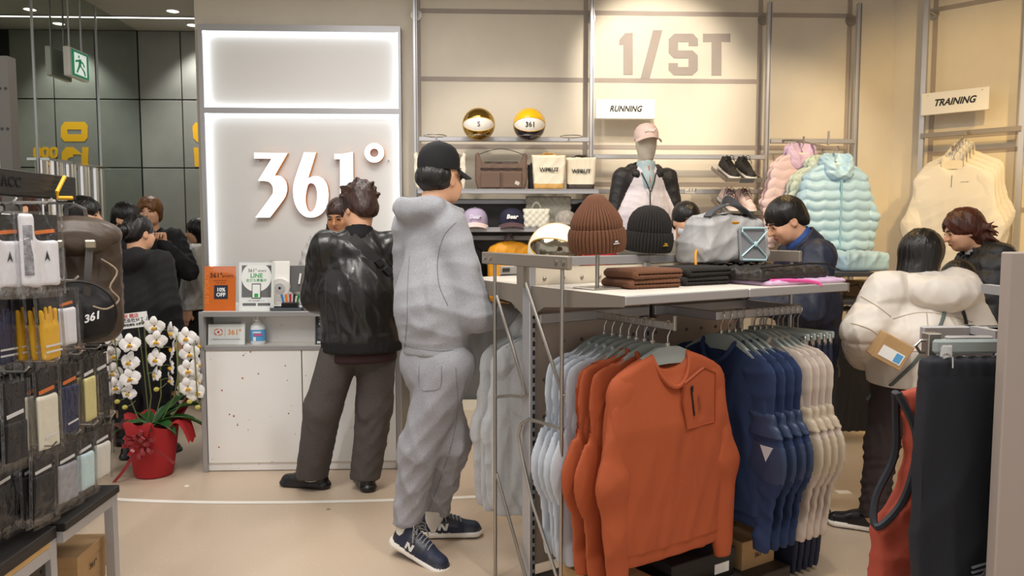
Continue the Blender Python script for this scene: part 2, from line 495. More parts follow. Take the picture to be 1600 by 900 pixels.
def folds(seed, amp, freq=18, stretch=(1, 1, .45), n=5, ridge=True):
    """cloth creases: a few warped waves"""
    rs = np.random.RandomState(seed)
    if freq < 30: freq *= 2.3; amp *= .8
    K = rs.randn(n, 3) * np.array(stretch); K /= np.linalg.norm(K, axis=1)[:, None]; K *= freq * (1 + .8 * rs.rand(n, 1)); ph = rs.rand(n) * 6.3
    W = rs.randn(n, 3) * 5
    def fn(V):
        d = 0
        for i in range(n):
            a = V @ K[i] + ph[i] + 1.6 * np.sin(V @ W[i] + 2 * ph[i]); w = np.sin(a)
            if ridge: w = 1 - 2 * np.abs(w) ** .6
            env = .5 + .5 * np.sin(V @ W[(i + 1) % n] * .8 + ph[i] * 3)
            d = d + w * env
        return d * amp / n * 2.6
    return fn
# ------------------------------------------------------------ people
SKIN = mat('skin', '#dba785', .5, var=.06, vscale=14, bump=.05, bscale=90)
SKIN_B = mat('skin_tan', '#b98159', .5, var=.06, vscale=14, bump=.05, bscale=90)
HAIR_K = mat('hair_black', '#15110f', .36, var=.5, vscale=12, bump=1, bscale=14, aniso=(7, 7, 1))
HAIR_B = mat('hair_brown', '#38211a', .38, var=.5, vscale=12, bump=1, bscale=14, aniso=(7, 7, 1))
HAIR_G = mat('hair_golden_brown', '#6b431f', .38, var=.5, vscale=12, bump=1, bscale=14, aniso=(7, 7, 1))
HAIR_R = mat('hair_dark_auburn', '#4a2418', .38, var=.5, vscale=12, bump=1, bscale=14, aniso=(7, 7, 1))
LIPS = mat('lips', '#a8584e', .45)
EYE = mat('eye_dark', '#1a1210', .2)

def rotm(yaw=0, pitch=0, roll=0):
    return Matrix.Rotation(math.radians(yaw), 3, 'Z') @ Matrix.Rotation(-math.radians(pitch), 3, 'X') @ Matrix.Rotation(math.radians(roll), 3, 'Y')

def joints(h, **over):
    s = h / 1.72
    J = dict(pel=(0, 0, .93), chest=(0, -.005, 1.24), neck=(0, -.02, 1.44), head=(0, .015, 1.605))
    for sd, x in (('L', -1), ('R', 1)):
        J['sh' + sd] = (.175 * x, -.01, 1.39); J['el' + sd] = (.24 * x, -.03, 1.11); J['wr' + sd] = (.25 * x, .06, .87)
        J['hip' + sd] = (.085 * x, 0, .91); J['kn' + sd] = (.1 * x, .02, .5); J['an' + sd] = (.105 * x, -.02, .085)
    J = {k: Vector(v) * s for k, v in J.items()}
    for k, v in over.items(): J[k] = Vector(v)
    return J

def bounds(pts, pad):
    lo = [min(p[i] for p in pts) - pad for i in range(3)]; hi = [max(p[i] for p in pts) + pad for i in range(3)]
    return lo, hi

def add_hand(S, w, d, up, side, curl=.4, fist=False):
    """palm and five fingers from wrist w along d; up = back of the hand; side = +1 when the thumb lies towards d x up"""
    d = Vector(d).normalized(); up = (Vector(up) - d * d.dot(Vector(up))).normalized(); r = d.cross(up) * side
    S.cone(w - d * .02, w + d * .02, .026, .028, .015)
    S.cone(w + d * .02 - r * .018, w + d * .075 - r * .026, .017, .016, .015)
    S.cone(w + d * .02 + r * .012, w + d * .08 + r * .024, .018, .016, .015)
    for i in range(4):
        o = w + d * .085 + r * (.028 - .019 * i); L = (.04, .046, .043, .034)[i]
        c1, c2 = (1.35, 2.7) if fist else (curl, curl * 2.1)
        p1 = o + (d * math.cos(c1) - up * math.sin(c1)) * L
        p2 = p1 + (d * math.cos(c2) - up * math.sin(c2)) * L * .9
        S.cone(o - d * .02, o, .0105, .0105, .008); S.cone(o, p1, .0105, .0095, .006); S.cone(p1, p2, .0095, .0078, .006)
    b = w + d * .03 + r * .028
    p1 = b + (d * .7 + r * .6 - up * .35).normalized() * .04
    p2 = p1 + ((d * .5 - r * .7 - up * .8) if fist else (d * .9 - up * .4)).normalized() * .032
    S.cone(w + d * .02 + r * .015, b, .014, .013, .01); S.cone(b, p1, .013, .011, .006); S.cone(p1, p2, .011, .009, .006)

def add_head(S, c, R, sc=1.0, neck=None, nose=1.0):
    Q = lambda x, y, z: np.array(c + R @ Vector((x * sc, y * sc, z * sc)))
    M = [list(r) for r in R]
    def E(x, y, z, r, k=.015, mode='u'): S.ell(Q(x, y, z), [v * sc for v in r], k, M, mode)
    E(0, -.012, .025, (.076, .094, .088)); E(0, .028, -.035, (.060, .064, .080), .03); E(0, .055, -.090, (.030, .026, .022), .025)
    for x in (-1, 1):
        E(x * .045, .03, -.055, (.022, .045, .045), .03)
        E(x * .077, -.006, -.012, (.010, .021, .031), .006); E(x * .086, .0, -.010, (.006, .010, .018), .004, 's')
        E(x * .032, .100, .004, (.018, .013, .010), .012, 's'); E(x * .032, .078, .0, (.014, .013, .010), .005)
        E(x * .040, .070, -.032, (.02, .018, .018), .02)
    E(0, .080, .022, (.048, .014, .009), .012)
    S.cone(Q(0, .088, .010), Q(0, .088 + .024 * nose, -.030), .008 * sc, .0125 * sc, .008)
    for x in (-1, 1): E(x * .011, .096, -.032, (.008, .010, .007), .006)
    E(0, .085, -.058, (.024, .011, .006), .006); E(0, .083, -.068, (.021, .010, .006), .005)
    if neck is not None:
        S.cone(Q(0, -.022, -.05), np.array(neck), .054 * sc, .058 * sc, .025)

def face_bits(parent, c, R, sc=1.0, lips=True, brow=HAIR_K):
    Q = lambda x, y, z: c + R @ Vector((x * sc, y * sc, z * sc))
    for x in (-1, 1):
        put('eye', EYE, parent, lambda b: b.ell(Q(x * .032, .0895, .0), (.0145 * sc, .004 * sc, .0056 * sc), 10, 6, R))
        put('eyebrow', brow, parent, lambda b: b.tube([Q(x * .016, .0955, .020), Q(x * .032, .0925, .025), Q(x * .048, .080, .021)], [.004 * sc, .0056 * sc, .003 * sc], 6))
    if lips:
        put('lips', LIPS, parent, lambda b: b.ell(Q(0, .0915, -.062), (.022 * sc, .007 * sc, .0085 * sc), 12, 6, R))

def hair(parent, c, R, sc, style, m, seed=1):
    lo = [-.19, -.22, -.34]; hi = [.19, .18, .19]
    S = SDF(lo, hi, .0065)
    E = lambda x, y, z, r, k=.012, mode='u': S.ell((x, y, z), r, k, None, mode)
    if style == 'short':
        E(0, -.012, .032, (.090, .110, .100)); E(0, -.07, -.03, (.068, .045, .055), .03)
        E(0, .125, -.035, (.066, .06, .075), .012, 's'); E(0, .10, -.12, (.2, .12, .10), .01, 's')
        for x in (-1, 1): E(x * .09, .02, -.055, (.05, .06, .05), .01, 's')
        S.cut((0, -.1, -.075), (0, .25, -1))
    elif style == 'tousled':
        E(0, -.012, .036, (.094, .112, .104)); E(0, -.075, -.03, (.072, .045, .058), .03); E(0, .06, .085, (.075, .05, .038), .03)
        rs = random.Random(seed)
        for i in range(46):
            a = rs.uniform(0, 6.3); t = rs.uniform(.05, 1.45); n = Vector((math.cos(a) * math.sin(t), math.sin(a) * math.sin(t) - .1, math.cos(t)))
            p = Vector((n.x * .086, n.y * .105, n.z * .098 + .034)); q = p + n * .010 + Vector((rs.uniform(-.02, .02), rs.uniform(-.02, .02), rs.uniform(-.015, .02)))
            S.cone(p, q, .02, .012, .014)
        E(0, .13, -.035, (.066, .06, .075), .012, 's'); E(0, .10, -.12, (.2, .12, .10), .01, 's')
        for x in (-1, 1): E(x * .09, .03, -.06, (.05, .06, .05), .01, 's')
        S.cut((0, -.1, -.085), (0, .2, -1))
    elif style == 'bowl':
        E(0, -.008, .022, (.100, .118, .106)); E(0, -.05, -.05, (.085, .06, .06), .03)
        E(0, .15, -.045, (.082, .085, .10), .008, 's')
        for x in (-1, 1): E(x * .075, .09, -.05, (.03, .06, .075), .01, 's')
        S.cut((0, 0, -.055), (0, .55, -1))
    elif style == 'bun':
        E(0, -.012, .030, (.086, .106, .096)); E(0, -.06, -.02, (.07, .055, .06), .03)
        E(0, .13, -.045, (.068, .07, .09), .02, 's'); E(0, .09, -.13, (.2, .12, .10), .015, 's')
        E(0, -.128, .005, (.050, .042, .042), .008); E(0, -.15, .005, (.026, .026, .022), .006)
    elif style == 'bob':
        E(0, -.012, .03, (.097, .114, .103)); S.cone((0, -.035, 0), (0, -.05, -.15), .095, .085, .03, (1, .85, 1))
        E(0, .135, -.06, (.066, .085, .13), .012, 's'); E(0, .06, -.16, (.055, .09, .10), .02, 's')
        S.cut((0, 0, -.17), (0, 0, -1))
    elif style == 'wavy':
        E(0, -.012, .032, (.097, .116, .104)); S.cone((0, -.04, 0), (0, -.085, -.14), .092, .07, .03, (1, .9, 1))
        rs = random.Random(seed)
        for i in range(16):
            a = rs.uniform(3.5, 5.9); p = Vector((.075 * math.cos(a), -.04 + .085 * math.sin(a), rs.uniform(-.12, .0)))
            S.cone(p, p + Vector((.045 * math.cos(a), -.035 + .02 * math.sin(a), rs.uniform(-.06, .03))), .024, .007, .012)
        E(0, .135, -.06, (.062, .085, .13), .012, 's'); E(0, .06, -.16, (.055, .09, .10), .02, 's')
    elif style == 'braids':
        E(0, -.012, .030, (.085, .106, .096)); E(0, -.07, -.03, (.06, .045, .055), .03)
        E(0, .13, -.04, (.066, .068, .088), .02, 's'); E(0, .09, -.13, (.2, .12, .10), .015, 's')
        for x in (-1, 1):
            for i in range(11):
                S.ell((x * (.075 + .02 * math.sin(i * .5)), -.03 + .008 * i, -.03 - .024 * i), (.017, .017, .016), .005)
    elif style == 'under_cap':
        E(0, -.03, .0, (.086, .095, .075)); S.cut((0, 0, .05), (0, 0, 1)); S.cut((0, -.012, 0), (0, 1, 0)); S.cut((0, 0, -.062), (0, .1, -1))
    rs = np.random.RandomState(seed)
    f = folds(seed, .004 if style in ('tousled', 'wavy', 'bob') else .0028, 60, (1, 1, .22), 6, True)
    cc = np.array(c); Rn = np.array(R)
    me = S.mesh('hair', disp=f, smooth=1, warp=None)
    me.transform(Matrix.Translation(c) @ (R.to_4x4() @ Matrix.Scale(sc, 4)))
    return link('hair', me, m, parent)

def sneaker_meshes():
    def sculpt():
        S = SDF((-.07, -.13, -.01), (.07, .22, .17), .0046)
        S.cone((0, -.055, .05), (0, .03, .05), .043, .041, .02); S.cone((0, .03, .048), (0, .155, .034), .042, .036, .02, (1.08, 1, .95))
        S.cone((0, -.048, .06), (0, -.040, .108), .038, .036, .02); S.cone((0, -.005, .078), (0, .07, .058), .030, .031, .03); S.cone((0, .0, .09), (0, -.012, .122), .022, .018, .012, (1.2, .6, 1))
        S.ell((0, -.045, .125), (.027, .036, .05), .006, None, 's')
        S.cone((0, -.065, .022), (0, .02, .018), .05, .042, .006, (1, 1, .62)); S.cone((0, .02, .018), (0, .155, .018), .042, .048, .006, (1.05, 1, .55))
        S.cut((0, 0, 0), (0, 0, -1)); S.cut((0, .2, .02), (0, .6, -.8)); return S
    def pick(C):
        x, y, z = np.abs(C[:, 0]), C[:, 1], C[:, 2]
        top = .031 + .014 * np.clip(-y * 10, 0, 1)
        return np.where(z < .007, 5, np.where(z < top, 0, np.where((y > .118) & (z < .062 - (y - .118) * .3), 2, np.where((y < -.062) & (z < .088), 3, np.where((x > .017) & (y > .0) & (y < .09) & (z > .066 - .1 * np.clip(y, 0, .1)), 4, 1)))))
    whole = sculpt().mesh('shoe', smooth=1)
    return sculpt().mesh('shoe', pick=pick, names=['sole', 'upper', 'toe_cap', 'heel_counter', 'eyestay', 'outsole'], smooth=1), whole
_SN, _SW = sneaker_meshes()
def cast(me, pts, dr, off):
    from mathutils.bvhtree import BVHTree
    T = BVHTree.FromPolygons([v.co for v in me.vertices], [p.vertices for p in me.polygons]); out = []; dr = Vector(dr).normalized()
    for p in pts:
        h = T.ray_cast(Vector(p) - dr * .6, dr); out.append((h[0] - dr * off) if h[0] is not None else Vector(p))
    return out
def drape(o, pts, dr, off=.006): return cast(o.data, pts, dr, off)
def seam(o, px, m, r=.003, off=.0):
    """stitched line on a garment, through the places seen at these pixels"""
    M = o.parent.matrix_basis.inverted(); from mathutils.bvhtree import BVHTree
    T = BVHTree.FromPolygons([v.co for v in o.data.vertices], [p.vertices for p in o.data.polygons]); c = M @ C0; out = []
    for x, y in curve([(a, b, 0) for a, b in px], 6 * len(px)) if False else [tuple(smooth_pt([(a, b, 0) for a, b in px], i / (6 * len(px))))[:2] for i in range(6 * len(px) + 1)]:
        d = (M.to_3x3() @ ray(x, y)).normalized(); h = T.ray_cast(c, d)
        if h[0] is not None: out.append(h[0] - d * off)
    if len(out) > 2: put('stitched_seam', m, o.parent, lambda b: b.tube(out, r, 5))
def lace_mesh():
    b = MB()
    for i in range(6):
        y = .004 + .017 * i; b.tube(cast(_SW, [(x, y + .006 * (1 + x / .024), 0) for x in np.linspace(-.026, .026, 7)], (0, 0, -1), .0016), .0032, 5)
    z = cast(_SW, [(0, .004, 0)], (0, 0, -1), 0)[0].z + .004
    for sd in (-1, 1):
        b.tube([(0, .004, z), (sd * .018, .0, z + .022), (sd * .036, .018, z + .012), (sd * .03, .034, z - .01), (sd * .006, .012, z)], .0026, 5)
        b.tube([(0, .004, z), (sd * .03, .012, z + .004), (sd * .046, .03, z - .022), (sd * .05, .036, z - .04)], .0026, 5)
    return b.mesh('laces')
def mark_mesh(sd):
    b = MB(); T = lambda pts: b.add(cast(_SW, [(0, y, z) for y, z in pts], (-sd, 0, 0), .005), [tuple(range(len(pts)))])
    for y0 in (-.004, .026): T([(y0, .046), (y0 + .012, .046), (y0 + .020, .076), (y0 + .008, .076)])
    T([(.004, .076), (.018, .076), (.038, .046), (.026, .046)]); return b.mesh('side_letter')
_LACE = lace_mesh(); _MARK = [mark_mesh(-1), mark_mesh(1)]
def sneaker(parent, loc, rot, mats, mark=None, top=None, scale=1):
    """mats = sole, upper, toe, laces, heel, eyestay"""
    if top: root = thing('sneaker', top[0], 'shoe', loc, group=top[1])
    else: root = bpy.data.objects.new('shoe', None); COL.objects.link(root); root.parent = parent; root.location = loc
    root.rotation_euler = rot; root.scale = (scale,) * 3
    M = list(mats) + [None] * (6 - len(mats)); heel = M[4] or M[2]; eye = M[5] or M[1]
    for me, nm, m in zip(_SN, ('sole', 'upper', 'toe_cap', 'heel_counter', 'eyestay', 'outsole'), (M[0], M[1], M[2], heel, eye, mat('dark_outsole', '#2a2827', .7))):
        if me: link(nm, me.copy(), m, root)
    if M[3]: link('laces', _LACE.copy(), M[3], root)
    if mark:
        for me in _MARK: link('side_letter', me.copy(), mark, root)
    return root

def body_mesh(root, J, R, sc, skin, hands=(), nose=1.0, belly=0):
    """bare body, one continuous surface from head to feet (mostly under the clothes)"""
    lo, hi = bounds(list(J.values()), .17); hd = J['head']
    fine = [(2, hd.z - .15, hd.z + .16, .0065), (0, hd.x - .12, hd.x + .12, .007), (1, hd.y - .15, hd.y + .15, .007)]
    for h in hands:
        w = J['wr' + h['s']]
        for a in range(3): fine.append((a, w[a] - .12, w[a] + .14, .0068))
    S = SDF(lo, hi, .018, fine)
    V = lambda k: np.array(J[k])
    S.cone(V('pel'), V('chest'), .115, .125, .05, (1, .68, 1)); S.cone(V('chest'), V('neck'), .11, .05, .05, (1, .7, 1)); S.cone(V('shL'), V('shR'), .042, .042, .04)
    for s in 'LR':
        S.cone(V('sh' + s), V('el' + s), .043, .036, .02); S.cone(V('el' + s), V('wr' + s), .035, .026, .015)
        S.cone(V('hip' + s), V('kn' + s), .07, .05, .03); S.cone(V('kn' + s), V('an' + s), .048, .034, .02)
        a = J['an' + s]; S.cone(a, a + Vector((0, .02, -.03)), .036, .034, .02)
        hs = [h for h in hands if h['s'] == s]
        if hs: add_hand(S, J['wr' + s], hs[0]['d'], hs[0]['up'], hs[0].get('t', 1), hs[0].get('curl', .4), hs[0].get('fist', False))
        else:
            d = (J['wr' + s] - J['el' + s]).normalized(); add_hand(S, J['wr' + s], d, Vector((1 if s == 'R' else -1, 0, 0.1)), 1 if s == 'R' else -1, .35)
    add_head(S, J['head'], R, sc, J['neck'], nose)
    return S.build('body', skin, root, smooth=1)

def top_garment(root, J, m, name='sweatshirt', hem=.78, r=(.2, .205), flat=.68, sl=(.082, .07, .052), hood=False, collar=None, fold=(.006, 20), neck=.07,
                seed=3, cuff=True, quilt=0, yoke=.082, h=.011, split=None, hood_at=(0, -.10, .0), lean=None, belly=0, sleeve_end=.93, hoodr=(.135, .085, .10)):
    pts = [J[k] for k in ('pel', 'chest', 'neck', 'shL', 'shR', 'elL', 'elR', 'wrL', 'wrR')]
    lo, hi = bounds(pts, .22); lo[2] = min(lo[2], hem - .05)
    S = SDF(lo, hi, h); V = lambda k: np.array(J[k])
    p = J['pel']; hp = Vector((p.x, p.y, hem))
    S.cone(hp, V('pel') * .35 + V('chest') * .65, r[0], r[1], .05, (1, flat, 1)); S.cone(V('pel') * .35 + V('chest') * .65, V('chest') * .6 + V('neck') * .4, r[1], .13, .06, (1, flat, 1))
    if belly: S.ell(hp + Vector((0, .03, .08)), (r[0] * 1.05, r[0] * .8, .14), .05)
    sL, sR = V('shL'), V('shR'); dn = np.array((0, 0, -.012))
    S.cone(sL * .9 + sR * .1 + dn, sR * .9 + sL * .1 + dn, yoke, yoke, .05, (1, .9, 1)); S.cone(V('neck') - np.array((0, 0, .07)), V('neck') + np.array((0, 0, .0)), .12, .075, .05, (1, .85, 1))
    for s in 'LR':
        w = V('el' + s) + (V('wr' + s) - V('el' + s)) * sleeve_end
        S.cone(V('sh' + s), V('el' + s), sl[0], sl[1], .03); S.cone(V('el' + s), w, sl[1], sl[2], .02)
        if cuff:
            d = (w - V('el' + s)); d /= np.linalg.norm(d); S.cone(w - d * .03, w + d * .03, sl[2] * .86, sl[2] * .8, .006)
    S.op(lambda x, y, z: (z - hem) + 0 * x + 0 * y, lo, hi, .012, 's')
    nk = J['neck']; up = (J['head'] - nk).normalized()
    S.cone(nk + up * .02, nk + up * .2, neck, neck * 1.15, .012, mode='s')
    if collar:
        S.cone(nk - up * .01, nk + up * collar, neck + .014, neck + .012, .012); S.cone(nk + up * .0, nk + up * (collar + .15), neck, neck, .006, mode='s')
    if hood:
        b = J['neck'] + Vector(hood_at)
        S.ell(b, hoodr, .03); S.ell(b + Vector((0, .0, .07)), (hoodr[0] * .62, hoodr[1] * .7, .06), .02, None, 's')
        for x in (-1, 1): S.cone(b + Vector((x * hoodr[0] * .8, .02, .0)), J['neck'] + Vector((x * .075, .085, -.035)), .045, .035, .03)
        S.cone(nk + up * .0, nk + up * .2, neck, neck * 1.25, .02, mode='s')
    f = folds(seed, fold[0], fold[1], (1, .6, .6), 6)
    def disp(V_):
        d = f(V_)
        if quilt:
            d = d + quilt[0] * (np.abs(np.sin(V_[:, 2] * math.pi / quilt[1] + .5 * np.sin(V_[:, 0] * 6) + quilt[2] if len(quilt) > 2 else V_[:, 2] * math.pi / quilt[1])) ** .5 - .6)
        # gathered rib at the hem
        rib = V_[:, 2] < hem + .055
        return np.where(rib, d * .3 - (.008 if cuff else 0), d)
    if split: return S.parts(split[0], split[1], root, disp=disp)
    return S.build(name, m, root, disp=disp)

def trousers(root, J, m, name='trousers', r=(.17, .105, .085, .075), low=.06, seed=5, fold=(.007, 16), h=.012, waist=.12, flat=.8, gather=0):
    pts = [J[k] for k in ('pel', 'hipL', 'hipR', 'knL', 'knR', 'anL', 'anR')]
    lo, hi = bounds(pts, .22); S = SDF(lo, hi, h); V = lambda k: np.array(J[k])
    S.cone(V('pel') + np.array((0, 0, waist)), V('pel') - np.array((0, 0, .03)), r[0] * .86, r[0], .04, (1, flat, 1))
    for s in 'LR':
        S.cone(V('hip' + s), V('kn' + s), r[1] * 1.05, r[2], .035); S.cone(V('kn' + s), V('an' + s), r[2], r[3], .025)
        a = J['an' + s]; d = (J['an' + s] - J['kn' + s]).normalized()
        S.op(lambda x, y, z: -((x - a.x) * d.x + (y - a.y) * d.y + (z - a.z - low) * d.z) + np.maximum(0, np.sqrt((x - a.x) ** 2 + (y - a.y) ** 2 + (z - a.z) ** 2) - .16) * -3, np.array(a) - .16, np.array(a) + .16, .004, 's') if False else None
    an = min(J['anL'].z, J['anR'].z)
    for s in 'LR':
        a = J['an' + s]; S.box((a.x, a.y, a.z + low - .16), (.2, .2, .16), .002, .004, None, 's')
    f = folds(seed, fold[0], fold[1], (1, .7, .8), 6)
    return S.build(name, m, root, disp=lambda V_: f(V_) * np.clip((1.05 - V_[:, 2]) * 1.6, .25, 1.2))

def person(label, loc, rotz, h, J, look=(0, 0, 0), hsc=1.0, skin=SKIN, hands=(), face=True, hairs=('short', HAIR_K), nose=1.0, lips=True):
    root = thing('person', label, 'person', loc, math.radians(rotz))
    R = rotm(*look); sc = hsc * (h / 1.72) ** .5
    body_mesh(root, J, R, sc, skin, hands, nose)
    if face: face_bits(root, J['head'], R, sc, lips)
    if hairs: hair(root, J['head'], R, sc, hairs[0], hairs[1], hash(label) % 97 if False else len(label))
    return root, R, sc

def shoes(root, J, mats, yaw=(0, 0), mark=None, pitch=(0, 0)):
    for s, a, p in (('L', yaw[0], pitch[0]), ('R', yaw[1], pitch[1])):
        q = J['an' + s]
        sneaker(root, (q.x, q.y + .03, q.z - .085), (math.radians(p), 0, math.radians(a)), mats, mark)
# ------------------------------------------------------------ the room
PLASTER = mat('cream_plaster', '#d7cdbb', .85, var=.04, vscale=3, bump=.12, bscale=120)
STRIPE = mat('taupe_wall_paint', '#a2968c', .8, var=.05, vscale=6)
GREYTILE = mat('grey_wall_tile', '#85867e', .5, var=.07, vscale=5, bump=.05, bscale=60)
JOINT = mat('dark_joint', '#33352f', .9)
CEILM = mat('ceiling_white', '#b9b5ab', .9)
FRAME = mat('light_grey_frame', '#b3b1b2', .4, metal=.35)
STEEL = mat('brushed_steel', '#a9a39b', .33, metal=.85, bump=.05, bscale=200, aniso=(1, 1, 12))
ALU = mat('aluminium_post', '#b9b8bb', .38, metal=.6)
TAUPE_METAL = mat('taupe_metal', '#8e8479', .42, metal=.35)
CHROME = mat('chrome', '#e8e8ea', .06, metal=1)
MIRROR = mat('mirror_glass', '#c3cbc4', .0, metal=1)
LED = mat('led_white', '#f2fbff', .5, emit=3.2)
LEDC = mat('led_ceiling', '#fff8ee', .5, emit=6)
SIGNWHITE = mat('sign_white', '#e9e6e2', .5)
WHITE_GLOW = mat('letter_face_glow', '#ffffff', .5, emit=1.6)
ORANGE_RETURN = mat('letter_orange_return', '#e08a24', .5)
DARKGREY = mat('dark_grey_panel', '#5b5a5a', .6)
BLACK = mat('black_plastic', '#141414', .4)
WHITE = mat('white_plastic', '#e9e7e2', .35)
PAPER = mat('white_paper', '#f0efec', .7)
INK = mat('black_ink', '#1b1b1d', .6)
YELLOW = mat('yellow_print', '#eab21c', .5)

FLOORM = speckle('beige_resin_floor', '#c6b29c', [('#b39a7e', 55, .13), ('#9a8062', 80, .10), ('#e6d8c4', 40, .13)], rough=.38)
TERR = speckle('white_terrazzo', '#efedea', [('#b5653a', 10, .085), ('#1e2a44', 11, .075), ('#4b77a8', 14, .07), ('#39404a', 20, .065)], rough=.4)

def curve2d(name, loops, ext, m, parent, place):
    """flat outline(s) with holes, filled and given thickness; place maps (x, y, depth) to 3-D"""
    cu = bpy.data.curves.new(name, 'CURVE'); cu.dimensions = '2D'; cu.fill_mode = 'BOTH'; cu.extrude = ext
    for lp in loops:
        sp = cu.splines.new('POLY'); sp.points.add(len(lp) - 1); sp.use_cyclic_u = True
        for q, p in zip(sp.points, lp): q.co = (p[0], p[1], 0, 1)
    t = bpy.data.objects.new(name, cu); COL.objects.link(t)
    dg = bpy.context.evaluated_depsgraph_get(); me = bpy.data.meshes.new_from_object(t.evaluated_get(dg)); me.name = name
    bpy.data.objects.remove(t); bpy.data.curves.remove(cu)
    for v in me.vertices: v.co = place(v.co.x, v.co.y, v.co.z)
    bm = bmesh.new(); bm.from_mesh(me); bmesh.ops.recalc_face_normals(bm, faces=bm.faces); bm.to_mesh(me); bm.free()
    return link(name, me, m, parent)

YB = 6.3
YG = PZ(250, 48, CEIL).y
XM = PY(220, 200, YG).x                      # mirror wall
XL = PY(309, 200, YB).x                      # left edge of the back wall
XC = PY(1392, 200, YB).x                     # corner with the slanted right wall
RW = Vector((math.sin(math.radians(43.2)), -math.cos(math.radians(43.2)), 0))   # along the slanted wall, towards the shopper
RN = Vector((-RW.y, RW.x, 0)) * -1                                              # into the room
if RN.dot(Vector((-1, -1, 0))) < 0: RN = -RN
RC = Vector((XC, YB, 0))
RLEN = 3.6
RE = RC + RW * RLEN

fl = put('floor', FLOORM, None, lambda b: b.box((1.2, 3.2, -.05), (9.6, 9.6, .1))); struct(fl, 'pale beige speckled resin floor')
def arc(b):
    A = [PZ(x, y, 0) for x, y in ((60, 771), (192, 781), (320, 785), (460, 785), (600, 782), (720, 777.5), (800, 773))]
    A = curve(A, 40); n = len(A); T = [(A[min(i + 1, n - 1)] - A[max(i - 1, 0)]).normalized() for i in range(n)]
    b.add([A[i] + Vector((-T[i].y, T[i].x, 0)) * s_ for i in range(n) for s_ in (-.02, .02)], [(2 * i, 2 * i + 2, 2 * i + 3, 2 * i + 1) for i in range(n - 1)])
    for i, v in enumerate(b.v): b.v[i] = (v[0], v[1], .0015)
put('floor_line', mat('white_floor_paint', '#efe9df', .5), fl, arc)
put('floor_tape', MATS['white_floor_paint'], fl, lambda b: b.box((PZ(1318, 769, 0).x, PZ(1318, 769, 0).y, .001), (.075, .05, .002)))
put('floor_dot', mat('grey_dot', '#8f8578', .6), fl, lambda b: b.lathe([(.012, .0), (.012, .002)], 10, PZ(513, 796, 0)))
put('floor_dot', MATS['white_floor_paint'], fl, lambda b: b.lathe([(.014, .0), (.014, .002)], 10, PZ(292, 759.5, 0)))

ce = put('ceiling', CEILM, None, lambda b: b.box((1.2, 3.2, CEIL + .05), (9.6, 9.6, .1))); struct(ce, 'plain pale ceiling')
wb = put('wall_back', PLASTER, None, lambda b: (b.box(((XL + XC) / 2, YB + .05, CEIL / 2), (XC - XL, .1, CEIL)), b.box(((XL + .2 + XC) / 2, (YB + .1 + YG) / 2, CEIL / 2), (XC - XL - .2, YG - YB - .1, CEIL))))
struct(wb, 'cream plaster back wall with taupe grid lines')
wr = put('wall_right', PLASTER, None, lambda b: b.prism([(RC.x, RC.y), (RE.x, RE.y), (RE.x + .3, RE.y + .3), (RC.x + .3, RC.y + .1)], 0, CEIL, 'xy'))
struct(wr, 'cream plaster wall slanting from the corner')
ws = put('wall_side', PLASTER, None, lambda b: b.box((RE.x + .05, (RE.y - 1.6) / 2, CEIL / 2), (.1, RE.y + 1.6, CEIL))); struct(ws, 'plain cream side wall')
wf = put('wall_far', JOINT, None, lambda b: b.box(((XM + XL + .3) / 2, YG + .06, CEIL / 2), (XL + .3 - XM + .2, .1, CEIL))); struct(wf, 'far wall of grey tiles')
tw = PY(286, 200, YG).x - XM; th = PY(250, 48, YG).z - PY(250, 156, YG).z
tile = MB().box((0, 0, 0), (tw - .012, .014, th - .012), bev=.003).mesh('tile')
tile.materials.append(GREYTILE)
for i in range(3):
    for r in range(5):
        z = CEIL - th * (r + .5)
        o = bpy.data.objects.new('tile', tile); COL.objects.link(o); o.parent = wf; o.location = (XM + tw * (i + .5), YG, z)
# yellow lettering on the far wall (the mirror shows it reversed)
def xr(px): return 2 * XM - PY(px, 200, YG).x
def far_text(loops): 
    return lambda x, y, d: Vector((2 * XM - PY(x, y, YG).x, YG - .009 + d, PY(x, y, YG).z))
C1 = lambda pts: [(x / 3, y / 3) for x, y in pts]
curve2d('lettering', [C1([(288, 595), (305, 572), (398, 572), (414, 590), (414, 645), (398, 664), (305, 664), (288, 645)]), C1([(318, 608), (384, 608), (384, 630), (318, 630)])], .002, YELLOW, wf, far_text(0))
curve2d('lettering', [C1([(388, 690), (416, 690), (416, 780), (384, 780), (384, 725), (345, 725), (345, 700 + 38), (330, 738), (320, 745), (318, 755), (338, 757), (338, 775), (312, 775), (292, 752), (292, 715), (312, 690), (345, 690), (357, 700), (388, 725)])], .002, YELLOW, wf, far_text(0))
for x0 in (235, 195, 158):
    curve2d('lettering', [C1([(x0, 700), (x0 + 8, 690), (x0 + 30, 690), (x0 + 38, 700), (x0 + 38, 732), (x0 + 30, 741), (x0 + 8, 741), (x0, 732)]), C1([(x0 + 13, 703), (x0 + 25, 703), (x0 + 25, 728), (x0 + 13, 728)])], .002, YELLOW, wf, far_text(0))

